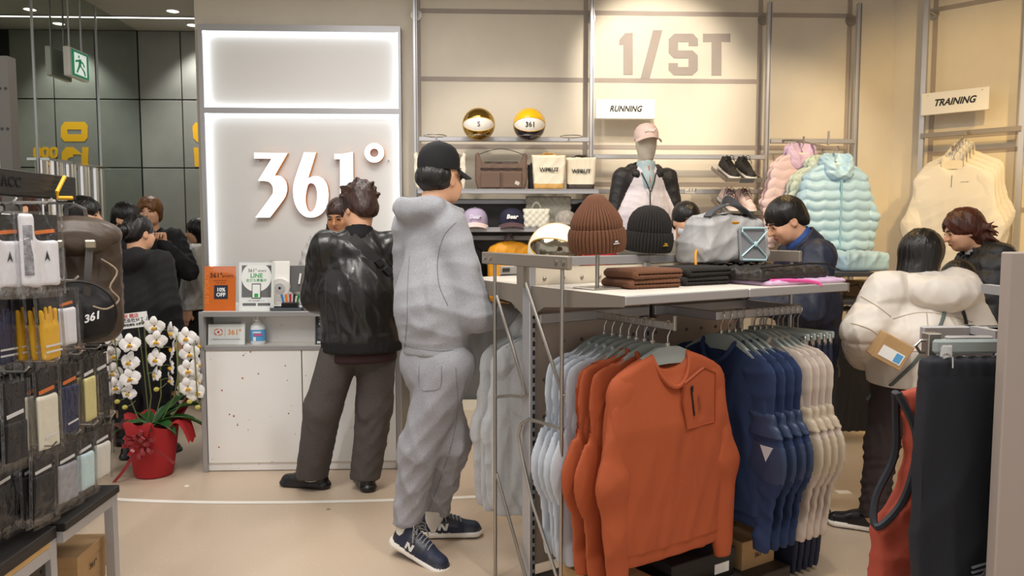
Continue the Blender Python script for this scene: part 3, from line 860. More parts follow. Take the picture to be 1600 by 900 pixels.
# mirror wall on the left, three panels with bright edges, chrome cladding below
ym = [PY(x, 200, 1) for x in (1,)]
def ymir(px): d = ray(px, 260); return XM / d.x * d.y
YS = [4.4, ymir(60), ymir(158), YG]
wl = put('wall_left', JOINT, None, lambda b: b.box((XM - .06, (YS[0] + YS[-1]) / 2, CEIL / 2), (.1, YS[-1] - YS[0], CEIL))); struct(wl, 'left wall clad in tall mirror panels')
for a, b_ in zip(YS, YS[1:]):
    put('mirror_panel', MIRROR, wl, lambda b: b.box((XM - .005, (a + b_) / 2, CEIL / 2), (.01, b_ - a - .008, CEIL)))
for y in YS[1:3]:
    put('edge_strip', ALU, wl, lambda b: b.box((XM + .004, y, CEIL / 2), (.008, .014, CEIL)))
zc = PP(160, 266, (XM, 0, 0), (1, 0, 0)).z
ch = thing('chrome_cladding', 'polished chrome panel with upright folds on the mirror wall', 'panel', (XM + .014, YS[1], 0))
n = 9; w = (YS[2] - YS[1]) / n
for i in range(n):
    put('fold', CHROME, ch, lambda b: b.prism([(.05 * math.sin(t) * (1 if i % 2 else .6), w * (i + .5) - w * .5 * math.cos(t)) for t in np.linspace(0, math.pi, 9)], 0.02, zc, 'xy'))
put('cap', CHROME, ch, lambda b: b.box((.035, n * w / 2, zc + .01), (.07, n * w, .02)))
# ceiling LED line and downlights
yl = PZ(240, 26, CEIL).y
st = thing('led_strip_light', 'long thin white light strip across the ceiling', 'light', (XM, yl, CEIL))
put('diffuser', LEDC, st, lambda b: b.box((.65, 0, -.006), (1.3, .035, .012)))
put('channel', ALU, st, lambda b: (b.box((.65, .024, -.006), (1.3, .012, .014)), b.box((.65, -.024, -.006), (1.3, .012, .014))))
for (px, py, lb) in ((270, 16.5, 'round ceiling downlight before the light strip'), (301, 38.5, 'round ceiling downlight between the light strip and the tiles')):
    q = PZ(px, py, CEIL)
    d = thing('downlight', lb, 'light', q, group='ceiling downlights')
    put('trim_ring', WHITE, d, lambda b: b.lathe([(.062, 0), (.062, -.008), (.05, -.008), (.05, 0)], 24, capb=False, capt=False))
    put('lens', LEDC, d, lambda b: b.lathe([(.05, -.004), (.0, -.004)], 24, capb=False, capt=False))
    spot_light((q.x, q.y, CEIL - .03), (q.x, q.y + .25, 0), 60, 100, 0, name='downlight_lamp')

# green emergency exit sign hung by two rods
y0, y1 = ymir(112), ymir(139)
ex = XM + .09
pt = PP(122, 75, (ex, 0, 0), (1, 0, 0)); zt = PP(112, 74, (ex, 0, 0), (1, 0, 0)).z; zb = PP(112, 119, (ex, 0, 0), (1, 0, 0)).z
ya, yb = PP(107, 90, (ex, 0, 0), (1, 0, 0)).y, PP(137, 90, (ex, 0, 0), (1, 0, 0)).y
es = thing('exit_sign', 'green and white running man exit sign hanging from the ceiling', 'sign', (ex, ya, zb))
W, Hh = yb - ya, zt - zb
put('housing', WHITE, es, lambda b: b.box((-.02, W / 2, Hh / 2), (.05, W, Hh), bev=.006))
put('picture_panel', mat('exit_green', '#0d8a5c', .4, emit=.35), es, lambda b: b.box((.0065, W * .55, Hh / 2), (.003, W * .86, Hh * .9)))
put('doorway', mat('exit_white', '#f4fff8', .4, emit=.5), es, lambda b: b.box((.0085, W * .55, Hh * .5), (.003, W * .62, Hh * .74)))
def runner(b):
    x = .0105; S_ = lambda u, v: (x, W * (.24 + .62 * u), Hh * (.14 + .72 * v))
    b.add([S_(.30, .80), S_(.42, .80), S_(.42, .92), S_(.30, .92)], [(0, 1, 2, 3)])
    for pl in (((.30, .42), (.52, .42), (.58, .76), (.36, .76)), ((.0, .50), (.10, .66), (.40, .72), (.38, .62), (.12, .56)), ((.50, .70), (.70, .66), (.86, .48), (.78, .42), (.62, .58), (.50, .60)),
               ((.30, .44), (.50, .44), (.34, .24), (.22, .04), (.10, .08), (.2, .26)), ((.40, .44), (.54, .44), (.84, .24), (.90, .02), (.78, .02), (.70, .20))):
        b.add([S_(*p) for p in pl], [tuple(range(len(pl)))])
put('running_figure', MATS['exit_green'], es, runner)
for f in (.18, .8): put('hanging_rod', ALU, es, lambda b: b.cyl((-.02, W * f, Hh), (-.02, W * f, CEIL - zb), .008, 8))

# taupe lines and 1/ST on the back wall
def wall_bar(px0, py0, px1, py1, nm='grid_stripe'):
    a, c = PY(px0, py0, YB), PY(px1, py1, YB)
    put(nm, STRIPE, wb, lambda b: b.box(((a.x + c.x) / 2, YB - .001, (a.z + c.z) / 2), (abs(c.x - a.x), .004, abs(c.z - a.z))))
zz = lambda py: PY(1000, py, YB).z
xx = lambda px: PY(px, 200, YB).x
for zc_, x0, x1 in ((zz(21), xx(655), xx(1322)), (zz(126), xx(655), xx(1183)), (zz(230), xx(655), xx(1322)), (zz(288), xx(915), xx(1322))):
    put('grid_stripe', STRIPE, wb, lambda b: b.box(((x0 + x1) / 2, YB - .001, zc_), (x1 - x0, .004, .036)))
for px in (655, 914, 1184, 1322):
    put('grid_stripe', STRIPE, wb, lambda b: b.box((xx(px), YB - .0016, CEIL / 2), (.036, .004, CEIL)))
C3 = lambda pts: [(920 + x / 3.75, y / 3.75) for x, y in pts]
onwall = lambda x, y, d: Vector((PY(x, y, YB).x, YB - .004 + d, PY(x, y, YB).z))
for lp in ([(178, 235), (212, 195), (257, 193), (257, 438), (202, 438), (202, 262), (178, 264)], [(376, 177), (430, 178), (355, 462), (302, 462)],
           [(500, 198), (610, 198), (638, 228), (638, 270), (583, 270), (583, 246), (522, 246), (522, 296), (608, 296), (637, 325), (637, 410), (605, 441), (497, 441), (466, 410), (466, 370), (521, 370), (521, 393), (583, 393), (583, 342), (497, 342), (467, 310), (467, 230)],
           [(668, 198), (828, 198), (828, 246), (775, 246), (775, 442), (718, 442), (718, 246), (668, 246)]):
    curve2d('painted_letter', [C3(lp)], .001, STRIPE, wb, onwall)
# lines on the slanted wall
def rpt(s, z, off=0): return RC + RW * s + RN * off + Vector((0, 0, z))
def rs_of(px, py=200, off=0):
    p = PP(px, py, RC + RN * off, RN); return (p - RC).dot(RW), p.z
def rbox(b, s0, s1, z0, z1, d0, d1):
    vs = [rpt(s, z, d) for s in (s0, s1) for d in (d0, d1) for z in (z0, z1)]
    b.add(vs, [(0, 1, 3, 2), (4, 6, 7, 5), (0, 4, 5, 1), (2, 3, 7, 6), (0, 2, 6, 4), (1, 5, 7, 3)])
sv, _ = rs_of(1455)
for py in (14, 215, 240, 330):
    z = rs_of(1470, py)[1]
    put('grid_stripe', STRIPE, wr, lambda b: rbox(b, sv, sv + 1.6, z - .018, z + .018, -.001, .003))
for s_ in (sv, sv + 1.05):
    put('grid_stripe', STRIPE, wr, lambda b: rbox(b, s_ - .018, s_ + .018, 0, CEIL, -.001, .0036))

# ------------------------------------------------------------ lit sign behind the counter
YSG = 6.2
sx = lambda px: PY(px, 200, YSG).x
sz = lambda py: PY(470, py, YSG).z
sg = thing('light_box_sign', 'tall illuminated white sign panel reading 361 behind the counter', 'sign', (0, 0, 0))
xs0, xs1, xs2, xs3 = sx(313), sx(320), sx(623), sx(627)
zT, zt1, zm1, zm0, zb0 = sz(39), sz(49), sz(168.5), sz(177.5), .05
put('back_panel', SIGNWHITE, sg, lambda b: b.box(((xs0 + xs3) / 2, YB - .02, zT / 2), (xs3 - xs0, .03, zT - .01)))
put('frame', FRAME, sg, lambda b: (b.box(((xs0 + xs1) / 2, (YSG + YB) / 2, zT / 2), (xs1 - xs0, YB - YSG, zT)), b.box(((xs2 + xs3) / 2, (YSG + YB) / 2, zT / 2), (xs3 - xs2, YB - YSG, zT)),
    b.box(((xs1 + xs2) / 2, (YSG + YB) / 2, (zT + zt1) / 2), (xs2 - xs1, YB - YSG, zT - zt1)), b.box(((xs1 + xs2) / 2, (YSG + YB) / 2, (zm1 + zm0) / 2), (xs2 - xs1, YB - YSG, zm1 - zm0)), b.box(((xs1 + xs2) / 2, (YSG + YB) / 2, .05), (xs2 - xs1, YB - YSG, .1))))
for (z0, z1) in ((zm1, zt1), (.1, zm0)):
    for x in (xs1 + .006, xs2 - .006):
        put('led_strip', LED, sg, lambda b: b.box((x, YSG + .04, (z0 + z1) / 2), (.012, .022, z1 - z0)))
    for z in (z0 + .006, z1 - .006):
        if z < .3: continue
        put('led_strip', LED, sg, lambda b: b.box(((xs1 + xs2) / 2, YSG + .04, z), (xs2 - xs1, .022, .012)))
YLT = 6.2
C4 = lambda pts: [(300 + x / 2.5, y / 2.5) for x, y in pts]
def letter(loops):
    e = bpy.data.objects.new('raised_character', None); COL.objects.link(e); e.parent = sg
    curve2d('face', loops, .003, WHITE_GLOW, e, lambda x, y, d: Vector((PY(x, y, YLT).x, YLT + d, PY(x, y, YLT).z)))
    curve2d('return', loops, .026, ORANGE_RETURN, e, lambda x, y, d: Vector((PY(x, y, YLT).x, YLT + .03 + d, PY(x, y, YLT).z)))
    for x, z in ((0, 0),):
        q = loops[0][0]; p = PY(q[0] + 6, q[1] + 5, YLT); put('stand_off', ALU, e, lambda b: b.cyl((p.x, YLT + .03, p.z - .03), (p.x, YB - .02, p.z - .03), .006, 8))
def smooth_loop(pts, n=4):
    out = []
    for i in range(len(pts)):
        p0, p1, p2, p3 = (Vector(pts[(i + k - 1) % len(pts)]).to_2d() for k in range(4))
        for t in np.linspace(0, 1, n, endpoint=False):
            out.append(tuple(.5 * ((2 * p1) + (p2 - p0) * t + (2 * p0 - 5 * p1 + 4 * p2 - p3) * t * t + (3 * p1 - p0 - 3 * p2 + p3) * t ** 3)))
    return out
def half_smooth(pts, keep, n=4):
    """outline whose points in keep are sharp corners and whose other points lie on a curve"""
    out = []; N = len(pts); P = [Vector(p) for p in pts]
    for i in range(N):
        p1, p2 = P[i], P[(i + 1) % N]; k1, k2 = i in keep, (i + 1) % N in keep
        p0 = p1 - (p2 - p1) if k1 else P[i - 1]; p3 = p2 + (p2 - p1) if k2 else P[(i + 2) % N]
        for t in ([0] if k1 and k2 else np.linspace(0, 1, n, endpoint=False)):
            t = float(t); out.append(tuple(.5 * ((2 * p1) + (p2 - p0) * t + (2 * p0 - 5 * p1 + 4 * p2 - p3) * t * t + (3 * p1 - p0 - 3 * p2 + p3) * t ** 3)))
    return out
letter([C4(half_smooth([(243, 597), (373, 598), (322, 686), (347, 689), (365, 706), (371, 732), (368, 757), (356, 781), (304, 850), (248, 850), (308, 768), (317, 748), (315, 728), (305, 714), (290, 708), (258, 706), (311, 620), (243, 619)], {0, 1, 2, 8, 9, 15, 16, 17}))])
letter([C4(half_smooth([(438, 595), (484, 596), (453, 697), (480, 688), (506, 694), (525, 716), (533, 758), (527, 804), (502, 838), (465, 850), (430, 838), (404, 800), (395, 750), (402, 700)], {0, 1, 2})),
        C4(smooth_loop([(453, 722), (470, 716), (483, 728), (489, 755), (486, 795), (474, 822), (460, 827), (449, 812), (443, 775)], 3))])
letter([C4([(556, 602), (584, 602), (628, 594), (632, 850), (580, 850), (578, 622), (556, 622)])])
letter([C4([(712 + 38 * math.cos(a), 597 + 38 * math.sin(a)) for a in np.linspace(0, 2 * math.pi, 28, endpoint=False)]), C4([(712 + 17 * math.cos(a), 597 + 17 * math.sin(a)) for a in np.linspace(0, 2 * math.pi, 20, endpoint=False)])])
# ------------------------------------------------------------ builders for goods
HANGER = mat('sage_grey_hanger', '#9aa5a3', .5)
HOOK = mat('steel_wire', '#c9c7c4', .25, metal=.95)
ZIP = mat('dark_zip', '#26221f', .5, metal=.3)

def hanger(loc, rotz, label, group, m=None, w=.2, clips=False, tilt=0):
    t = thing('clip_hanger' if clips else 'clothes_hanger', label, 'hanger', loc, group=group, rot=(0, tilt, rotz))
    a = [(math.cos(q), math.sin(q)) for q in np.linspace(-.5, math.pi, 9)]
    put('hook', HOOK, t, lambda b: b.tube([(0, 0, -.11), (0, 0, -.055)] + [(.018 * x, 0, -.018 + .019 * y) for x, y in a], .0025, 6))
    m = m or HANGER
    if clips:
        put('bar', m, t, lambda b: b.box((0, 0, -.115), (2 * w, .016, .03), bev=.005))
        for x in (-.85, .85):
            put('clip', HOOK, t, lambda b: (b.box((w * x, 0, -.135), (.028, .022, .05), bev=.004), b.tube([(w * x, -.012, -.13), (w * x, -.03, -.135), (w * x, -.03, -.155), (w * x, -.012, -.158)], .0022, 6)))
        return t
    put('collar_block', HOOK, t, lambda b: b.box((0, 0, -.085), (.014, .012, .016), bev=.002))
    up = [(0, -.09), (.05, -.094), (.11, -.118), (w * .98, -.168)]; dn = [(w, -.186), (w * .93, -.195), (.11, -.165), (.06, -.155), (0, -.153)]
    half = up + dn; poly = half + [(-x, z) for x, z in half[::-1]]
    cl = []
    for p in poly:
        if not cl or (Vector(p) - Vector(cl[-1])).length > 1e-5: cl.append(p)
    if (Vector(cl[0]) - Vector(cl[-1])).length < 1e-5: cl.pop()
    def fn(b):
        b.prism(cl, -.009, .009)
    put('shoulders', m, t, fn)
    return t

def sweater(label, cat, group, m, name='sweatshirt', w=1.0, L=.66, seed=1, hood=None, inner=None, quilt=None, neckd=1.0, sl=1.0, tk=1.0, elx=0.06, fold=(.006, 16), fwd=.05, collar=True, swing=0, hem=True, band=None, h=.0095):
    """top on a hanger; origin = the point where the hook meets the rail; front = -y"""
    t = thing(name, label, cat, group=group); z0 = -.10 if quilt else -.116
    zb = z0 - L
    S = SDF((-.36 * w, -.16, zb - .05), (.36 * w, .16, z0 + .08), h)
    pts = [(-.085, z0 + .005), (-.15, z0 - .02), (-.222, z0 - .055), (-.262, z0 - .17), (-.268, z0 - .32), (-.262, zb + .08), (-.255, zb), (.255, zb), (.262, zb + .08), (.268, z0 - .32), (.262, z0 - .17), (.222, z0 - .055), (.15, z0 - .02), (.085, z0 + .005)]
    pts = [(x * w, z) for x, z in pts]
    S.poly(pts, lambda x, z: tk * (.026 + .03 * np.clip((z0 - z) * 4, 0, 1) - .018 * np.clip(np.abs(x) / (.26 * w), 0, 1) ** 3), .016, .01, yc=lambda x, z: 0 * x)
    if not quilt or hood: S.ell((0, -.02, z0 + .01), (.088, .075, .05 * neckd), .008, None, 's'); S.ell((0, -.06, z0 - .025), (.083, .055, .068 * neckd), .012, None, 's')
    f = folds(seed, fold[0], fold[1], (1, .2, .25), 6, True)
    def disp(V):
        d = f(V) * np.clip((z0 - .08 - V[:, 2]) * 2.2, .1, 1)
        rib = V[:, 2] < zb + .058
        if quilt: d = d * .5 + quilt(V)
        elif hem: d = np.where(rib, d * .35 - .006, d)
        return d
    if hem: S.parts([('body', m), ('hem_band', m)], lambda C: (C[:, 2] < zb + .056).astype(int), t, disp=disp)
    else: S.build('body', m, t, disp=disp)
    for sd in (-1, 1):
        A0 = np.array((sd * .12 * w, 0, z0 - .075)); A = np.array((sd * .195 * w, 0, z0 - .125)); B = np.array((sd * (.215 * w + elx), -.02 if tk > .5 else -.004, z0 - .35 * sl)); C = np.array((sd * (.215 * w + elx * (.7 + swing * sd)), -fwd, z0 - .60 * sl))
        lo = np.minimum(np.minimum(A, B), np.minimum(C, A0)) - .1; hi = np.maximum(np.maximum(A, B), np.maximum(C, A0)) + .1
        fl = (1, .52 * (tk if not hood or tk > 1 else 1), 1)
        S = SDF(lo, hi, h); S.cone(A0, A, .038, .06, .03, fl); S.cone(A, B, .062, .062, .03, fl); S.cone(B, C, .062, .05, .03, fl)
        d = C - B; d /= np.linalg.norm(d); S.cone(C, C + d * .055, .042, .04, .006, (1, .62, 1)); S.cut(C + d * .06, d)
        f2 = folds(seed + 7 + sd, fold[0] * .75, fold[1], (1, .4, .42), 5)
        cc = C
        if band:
            S.parts([('sleeve', m), ('cuff', m), ('sleeve_panel', band[0]), ('pocket_flap', band[0]), ('lower_sleeve', m), ('sleeve_seam', m)], lambda Q: np.where((Q - cc) @ d > -.002, 1, np.where(Q[:, 2] <= z0 - .5, 4, np.where((Q[:, 2] <= z0 - .335) & (Q[:, 2] >= z0 - .36), 5, np.where((Q[:, 2] < z0 - .36) & (Q[:, 2] > z0 - .5), 2, np.where((Q[:, 2] < z0 - .25) & (Q[:, 2] > z0 - .335), 3, 0))))), t,
                    disp=lambda V: f2(V) + np.where((V[:, 2] < z0 - .25) & (V[:, 2] > z0 - .335), .008, 0))
            x = B[0] + sd * .01; y = B[1] - .062 * fl[1] - .006
            put('triangle_badge', band[1], t, lambda b: b.prism([(x - .03, z0 - .37), (x + .03, z0 - .37), (x, z0 - .43)], y, y + .014))
        elif hem: S.parts([('sleeve', m), ('cuff', m)], lambda Q: ((Q - cc) @ d > -.002).astype(int), t, disp=lambda V: f2(V) + (quilt(V) if quilt else 0))
        else: S.build('sleeve', m, t, disp=lambda V: f2(V) + (quilt(V) if quilt else 0))
    if hood:
        S = SDF((-.17, -.17, z0 - .16), (.17, .16, z0 + .16), h)
        S.ell((0, .0, z0 + .015), (.135, .10, .085), .02); S.ell((0, -.06, z0 - .05), (.115, .06, .085), .03); S.ell((0, -.055, z0 + .075), (.088, .085, .085), .012, None, 's'); S.ell((0, -.15, z0 + .02), (.05, .09, .11), .015, None, 's')
        ff = folds(seed + 3, .006, 22, (1, 1, 1), 5)
        S.build('hood', hood, t, disp=lambda V: ff(V) + (.5 * quilt(V) if quilt and quilt.__name__ == 'puff' else 0))
    elif collar:
        P = [(.088 * math.cos(a), -.008 + (.038 if math.sin(a) < 0 else .026) * math.sin(a), z0 - .002 - (.085 * neckd if math.sin(a) < 0 else -.004) * abs(math.sin(a)) ** 1.4) for a in np.linspace(0, 2 * math.pi, 28, endpoint=False)]
        put('collar', m, t, lambda b: b.tube(P, .0095, 7, closed=True))
        put('neck_label', inner or BLACK, t, lambda b: b.box((0, .026, z0 - .03), (.032, .003, .045)))
    return t

def trousers_hung(label, cat, group, m, name='trousers', w=.17, L=.98, tk=.022, seed=2, gap=True, fold=(.006, 20), h=.011, full=False, z0=-.135):
    t = thing(name, label, cat, group=group); zb = z0 - L
    S = SDF((-w - .06, -.1, zb - .03), (w + .06, .1, z0 + .03), h)
    pts = [(-w, z0), (-w * 1.08, z0 - .25), (-w * 1.0, zb), (-w * .12, zb), (0, z0 - .32), (w * .12, zb), (w * 1.0, zb), (w * 1.08, z0 - .25), (w, z0)] if full else [(-w, z0), (-w * 1.06, z0 - .3), (-w * .8, zb), (w * .8, zb), (w * 1.06, z0 - .3), (w, z0)]
    S.poly(pts, tk, .012, .01)
    f = folds(seed, fold[0], fold[1], (1, .3, .12), 6)
    S.parts([('waistband', m), ('leg_panel', m)], lambda C: (C[:, 2] < z0 - .045).astype(int), t, disp=lambda V: np.where(V[:, 2] > z0 - .045, .003 * np.sin(V[:, 0] * 220) - .003, f(V) * np.clip((z0 - V[:, 2]) * 4, .2, 1)))
    return t

def cap_thing(label, mats, loc, rotz, group=None, emblem=None, parent=None, sc=1, etext=None, name='baseball_cap', tilt=0):
    """mats = crown, brim; brim points to -y"""
    if parent is None: t = thing(name, label, 'cap', loc, group=group, rot=(tilt, 0, rotz))
    else:
        t = bpy.data.objects.new(name, None); COL.objects.link(t); t.parent = parent; t.location = loc; t.rotation_euler = (tilt, 0, rotz)
    t.scale = (sc,) * 3
    def crown(b):
        pr = [(.098, 0), (.1, .02), (.099, .045), (.092, .07), (.078, .093), (.056, .110), (.03, .119), (.004, .122)]
        vs = []; seg = 36
        for r, z in pr:
            for k in range(seg):
                a = 2 * math.pi * k / seg; rr = r * (1 - .012 * abs(math.cos(3 * a)) ** 8)
                vs.append((rr * math.cos(a) * .92, rr * math.sin(a) * 1.08, z + (.01 * max(0, -math.sin(a)) * (1 - z / .12))))
        n = len(pr); fs = [(i * seg + k, i * seg + (k + 1) % seg, (i + 1) * seg + (k + 1) % seg, (i + 1) * seg + k) for i in range(n - 1) for k in range(seg)]
        fs.append(tuple((n - 1) * seg + k for k in range(seg))); fs.append(tuple(range(seg))[::-1])
        b.add(vs, fs, True)
    put('crown', mats[0], t, crown)
    def brim(b):
        def fn(u, v):
            a = math.pi * (1.08 + .84 * u); x0, y0 = .092 * math.cos(a), .104 * math.sin(a)
            x1, y1 = .098 * math.cos(a) * (.98), -.04 + .16 * math.sin(a)
            x = x0 + (x1 - x0) * v; y = y0 + (y1 - y0) * v
            return (x, y, .012 - .03 * v - 2.2 * x * x)
        b.sheet(fn, 18, 6, .004)
    put('brim', mats[1], t, brim)
    put('button', mats[0], t, lambda b: b.ell((0, 0, .122), (.009, .009, .005), 10, 6))
    if emblem:
        if etext: text('lettering', etext, .042, emblem, t, (0, -.106, .052), (math.radians(72), 0, 0), .007, .0016, .2)
        else: put('emblem', emblem, t, lambda b: b.box((0, -.1, .055), (.045, .006, .03), (math.radians(-24), 0, 0), bev=.002))
    return t

def basketball(label, loc, cols, seam, rot=(0, 0, 0), r=.122, group=None, emblem=None, etext=None):
    """cols = band, upper, lower panel materials"""
    t = thing('basketball', label, 'ball', loc, group=group, rot=rot)
    seg, ring = 64, 40; V = []; 
    for i in range(ring + 1):
        th = math.pi * i / ring
        for k in range(seg): a = 2 * math.pi * k / seg; V.append((math.sin(th) * math.cos(a), math.sin(th) * math.sin(a), math.cos(th)))
    V = np.array(V); Q = np.array([(i * seg + k, (i + 1) * seg + k, (i + 1) * seg + (k + 1) % seg, i * seg + (k + 1) % seg) for i in range(ring) for k in range(seg)])
    zc = lambda x: .42 * np.sqrt(np.clip(1 - (x / .96) ** 2, 0, 1)) + .0
    C = V[Q].mean(1); C /= np.linalg.norm(C, axis=1)[:, None]
    lab = np.where(np.abs(C[:, 2]) < zc(C[:, 0]), 0, np.where(C[:, 2] > 0, 1, 2))
    # slide nearby vertices onto the seam so that the panel edges are clean
    lim = zc(V[:, 0]); near = np.abs(np.abs(V[:, 2]) - lim) < .05
    V2 = V.copy(); V2[near, 2] = np.sign(V[near, 2]) * lim[near]; V2 /= np.linalg.norm(V2, axis=1)[:, None]
    for i, nm in enumerate(('band_panel', 'upper_panel', 'lower_panel')):
        sel = Q[lab == i]; u, inv = np.unique(sel.ravel(), return_inverse=True)
        link(nm, npmesh(nm, V2[u] * r, inv.reshape(-1, 4)), cols[i], t)
    for sy in (-1, 1):
        for sz in (-1, 1):
            xs = np.linspace(-.95, .95, 40); P = []
            for x in xs:
                z = sz * float(zc(x)); y = sy * math.sqrt(max(0, 1 - x * x - z * z)); P.append((x * r * 1.001, y * r * 1.001, z * r * 1.001))
            put('seam', seam, t, lambda b: b.tube(P, .0028, 5))
    for ax in (0, 1):
        P = [((math.cos(a) * r if ax == 0 else 0), (math.cos(a) * r if ax == 1 else 0), math.sin(a) * r) for a in np.linspace(0, 2 * math.pi, 60, endpoint=False)]
        put('seam', seam, t, lambda b: b.tube(P, .0022, 5, closed=True)) if ax == 0 else None
    if etext: text('lettering', etext, .05, emblem, t, (0, -r * .985, 0), (math.pi / 2, 0, 0), .003, .001)
    return t

def rib_dome(prof, ribs, amp, seg=264, sx=1, sy=1, tilt=0):
    vs = []
    for (r, z) in prof:
        for k in range(seg):
            a = 2 * math.pi * k / seg; q = 1 + amp * (abs(math.sin(ribs * a / 2)) ** .6 - .6) * min(1, r / .05)
            vs.append((r * q * math.cos(a) * sx, r * q * math.sin(a) * sy, z + tilt * r * math.sin(a)))
    n = len(prof); fs = [(i * seg + k, i * seg + (k + 1) % seg, (i + 1) * seg + (k + 1) % seg, (i + 1) * seg + k) for i in range(n - 1) for k in range(seg)]
    return vs, fs

def beanie(label, loc, m, label_m, mark_m, rotz=0, tilt=(0, 0), group=None, cone=0):
    t = thing('beanie', label, 'hat', loc, group=group, rot=(tilt[0], tilt[1], rotz))
    def crown(b):
        pr = [(.094, .07), (.1, .09), (.1, .115), (.094 - .008 * cone, .145), (.08 - .014 * cone, .172), (.058 - .014 * cone, .193 + .006 * cone), (.03, .205 + .01 * cone), (.004, .208 + .014 * cone)]
        v, f = rib_dome(pr, 44, .085); b.add(v, f + [tuple(7 * 264 + k for k in range(264))], True)
    put('crown', m, t, crown)
    def cuff(b):
        pr = [(.088, .03), (.094, .004), (.102, .0), (.109, .01), (.113, .04), (.112, .07), (.106, .088), (.098, .09), (.094, .08)]
        v, f = rib_dome(pr, 44, .075); b.add(v, f, True)
    put('cuff', m, t, cuff)
    put('lining', m, t, lambda b: b.lathe([(.086, .06), (.0, .08)], 24, capb=False, capt=False))
    put('woven_label', label_m, t, lambda b: b.sheet(lambda u, v: (.117 * math.sin(.35 + .34 * u), -.117 * math.cos(.35 + .34 * u), .03 + .022 * v), 6, 2, .002))
    put('label_mark', mark_m, t, lambda b: (b.sheet(lambda u, v: (.1195 * math.sin(.46 + .12 * u), -.1195 * math.cos(.46 + .12 * u), .043 + .005 * v), 3, 1, .001), b.sheet(lambda u, v: (.1195 * math.sin(.40 + .24 * u), -.1195 * math.cos(.40 + .24 * u), .036 + .003 * v), 4, 1, .001)))
    return t

def tote(label, loc, rotz, m, base_m, w=.2, h=.19, body='WPRUT', group=None, strap=None):
    t = thing('tote_bag', label, 'bag', loc, rotz, group)
    S = SDF((-w * .7, -.1, -.02), (w * .7, .1, h + .05), .007)
    S.poly([(-w * .42, 0), (-w * .5, h), (w * .5, h), (w * .42, 0)], lambda x, z: .055 - .1 * np.clip(z, 0, .2) * .9, .02, .01)
    f = folds(len(label), .004, 14, n=4)
    S.parts([('body', m), ('base_band', base_m)], lambda C: (C[:, 2] < h * .17).astype(int), t, disp=f)
    put('rim', strap or base_m, t, lambda b: b.tube([(-w * .5, 0, h - .004), (-w * .25, -.012, h - .003), (0, -.016, h - .003), (w * .25, -.012, h - .003), (w * .5, 0, h - .004)], .004, 6))
    for y in (-.012, .02):
        put('handle', strap or base_m, t, lambda b: b.tube([(-w * .18, y, h - .01), (-w * .15, y + .03, h + .012), (0, y + .045, h + .016), (w * .15, y + .03, h + .012), (w * .18, y, h - .01)], .006, 6))
    if body: text('lettering', body, .042, INK, t, (0, -.0515, h * .56), (math.radians(94), 0, 0), .002, .001)
    return t

def crossbody(label, loc, rotz, m, strap_m, w=.3, h=.2, patch=None, group=None):
    t = thing('shoulder_bag', label, 'bag', loc, rotz, group)
    S = SDF((-w * .65, -.1, -.02), (w * .65, .1, h + .12), .007)
    S.poly([(-w * .45, 0), (-w * .5, h * .3), (-w * .5, h * 1.12), (-w * .44, h * 1.2), (-w * .36, h * .86), (w * .36, h * .86), (w * .44, h * 1.2), (w * .5, h * 1.12), (w * .5, h * .3), (w * .45, 0)], lambda x, z: .06 - .12 * np.clip(z - .1, 0, .2), .018, .01)
    f = folds(len(label) + 1, .006, 18, n=5)
    S.build('body', m, t, disp=f)
    for x in (-1, 1): put('front_pocket', m, t, lambda b: b.box((x * w * .205, -.064, h * .30), (w * .38, .018, h * .5), bev=.007))
    put('zip', ZIP, t, lambda b: b.box((0, -.062, h * .66), (w * .8, .006, .007)))
    put('zip', ZIP, t, lambda b: b.tube([(-w * .33, -.05, h * .87), (0, -.052, h * .865), (w * .33, -.05, h * .87)], .004, 5))
    put('strap', strap_m, t, lambda b: b.sheet(lambda u, v: (-w * .44 + w * .88 * u, .0 + .022 * (v - .5) + .055 * math.sin(math.pi * u), h * 1.12 + (.05 * math.sin(math.pi * u) if u < .5 else .05 * math.sin(math.pi * u))), 16, 1, .003))
    if patch: put('patch', patch, t, lambda b: b.box((w * .3, -.075, h * .2), (.034, .002, .026), (0, .4, 0)))
    return t

def display_pair(label, loc, rotz, mats, group):
    for dx, s in ((-.06, 'one shoe'), (.06, 'its mate')):
        pass

def kraft_box(label, loc, dims, rotz=0, group=None, mark=True, m=None):
    t = thing('shoe_box', label, 'box', loc, rotz, group); m = m or MATS.get('kraft_card') or mat('kraft_card', '#b39064', .8, var=.05, vscale=20)
    w, d, h = dims
    put('tray', m, t, lambda b: b.box((0, 0, h * .42), (w * .98, d * .98, h * .84)))
    put('lid', m, t, lambda b: b.box((0, 0, h * .84), (w, d, h * .32), bev=.002))
    if mark:
        text('printed_mark', '361°', h * .24, INK, t, (0, -d / 2 - .001, h * .42), ext=.0004)
        text('printed_mark', '361°', h * .42, INK, t, (0, 0, h + .001), (0, 0, 0), ext=.0004)
    return t

def signboard(label, body, loc, rot, w, h):
    t = thing('hanging_sign', label, 'sign', loc, rot=rot)
    put('board', speckle_white, t, lambda b: b.box((0, 0, 0), (w, .03, h), bev=.002))
    text('lettering', body, h * .42, INK, t, (0, -.0165, 0), ext=.001, bold=.0022, shear=.3, sx=.86)
    for x in (-w * .4, w * .4): put('mounting_screw', STEEL, t, lambda b: b.ell((x, -.0155, h * .38), (.004, .003, .004), 8, 6))
    return t
speckle_white = speckle('white_board_chips', '#ece8e0', [('#b5653a', 13, .05), ('#1e2a44', 15, .05)], rough=.45)
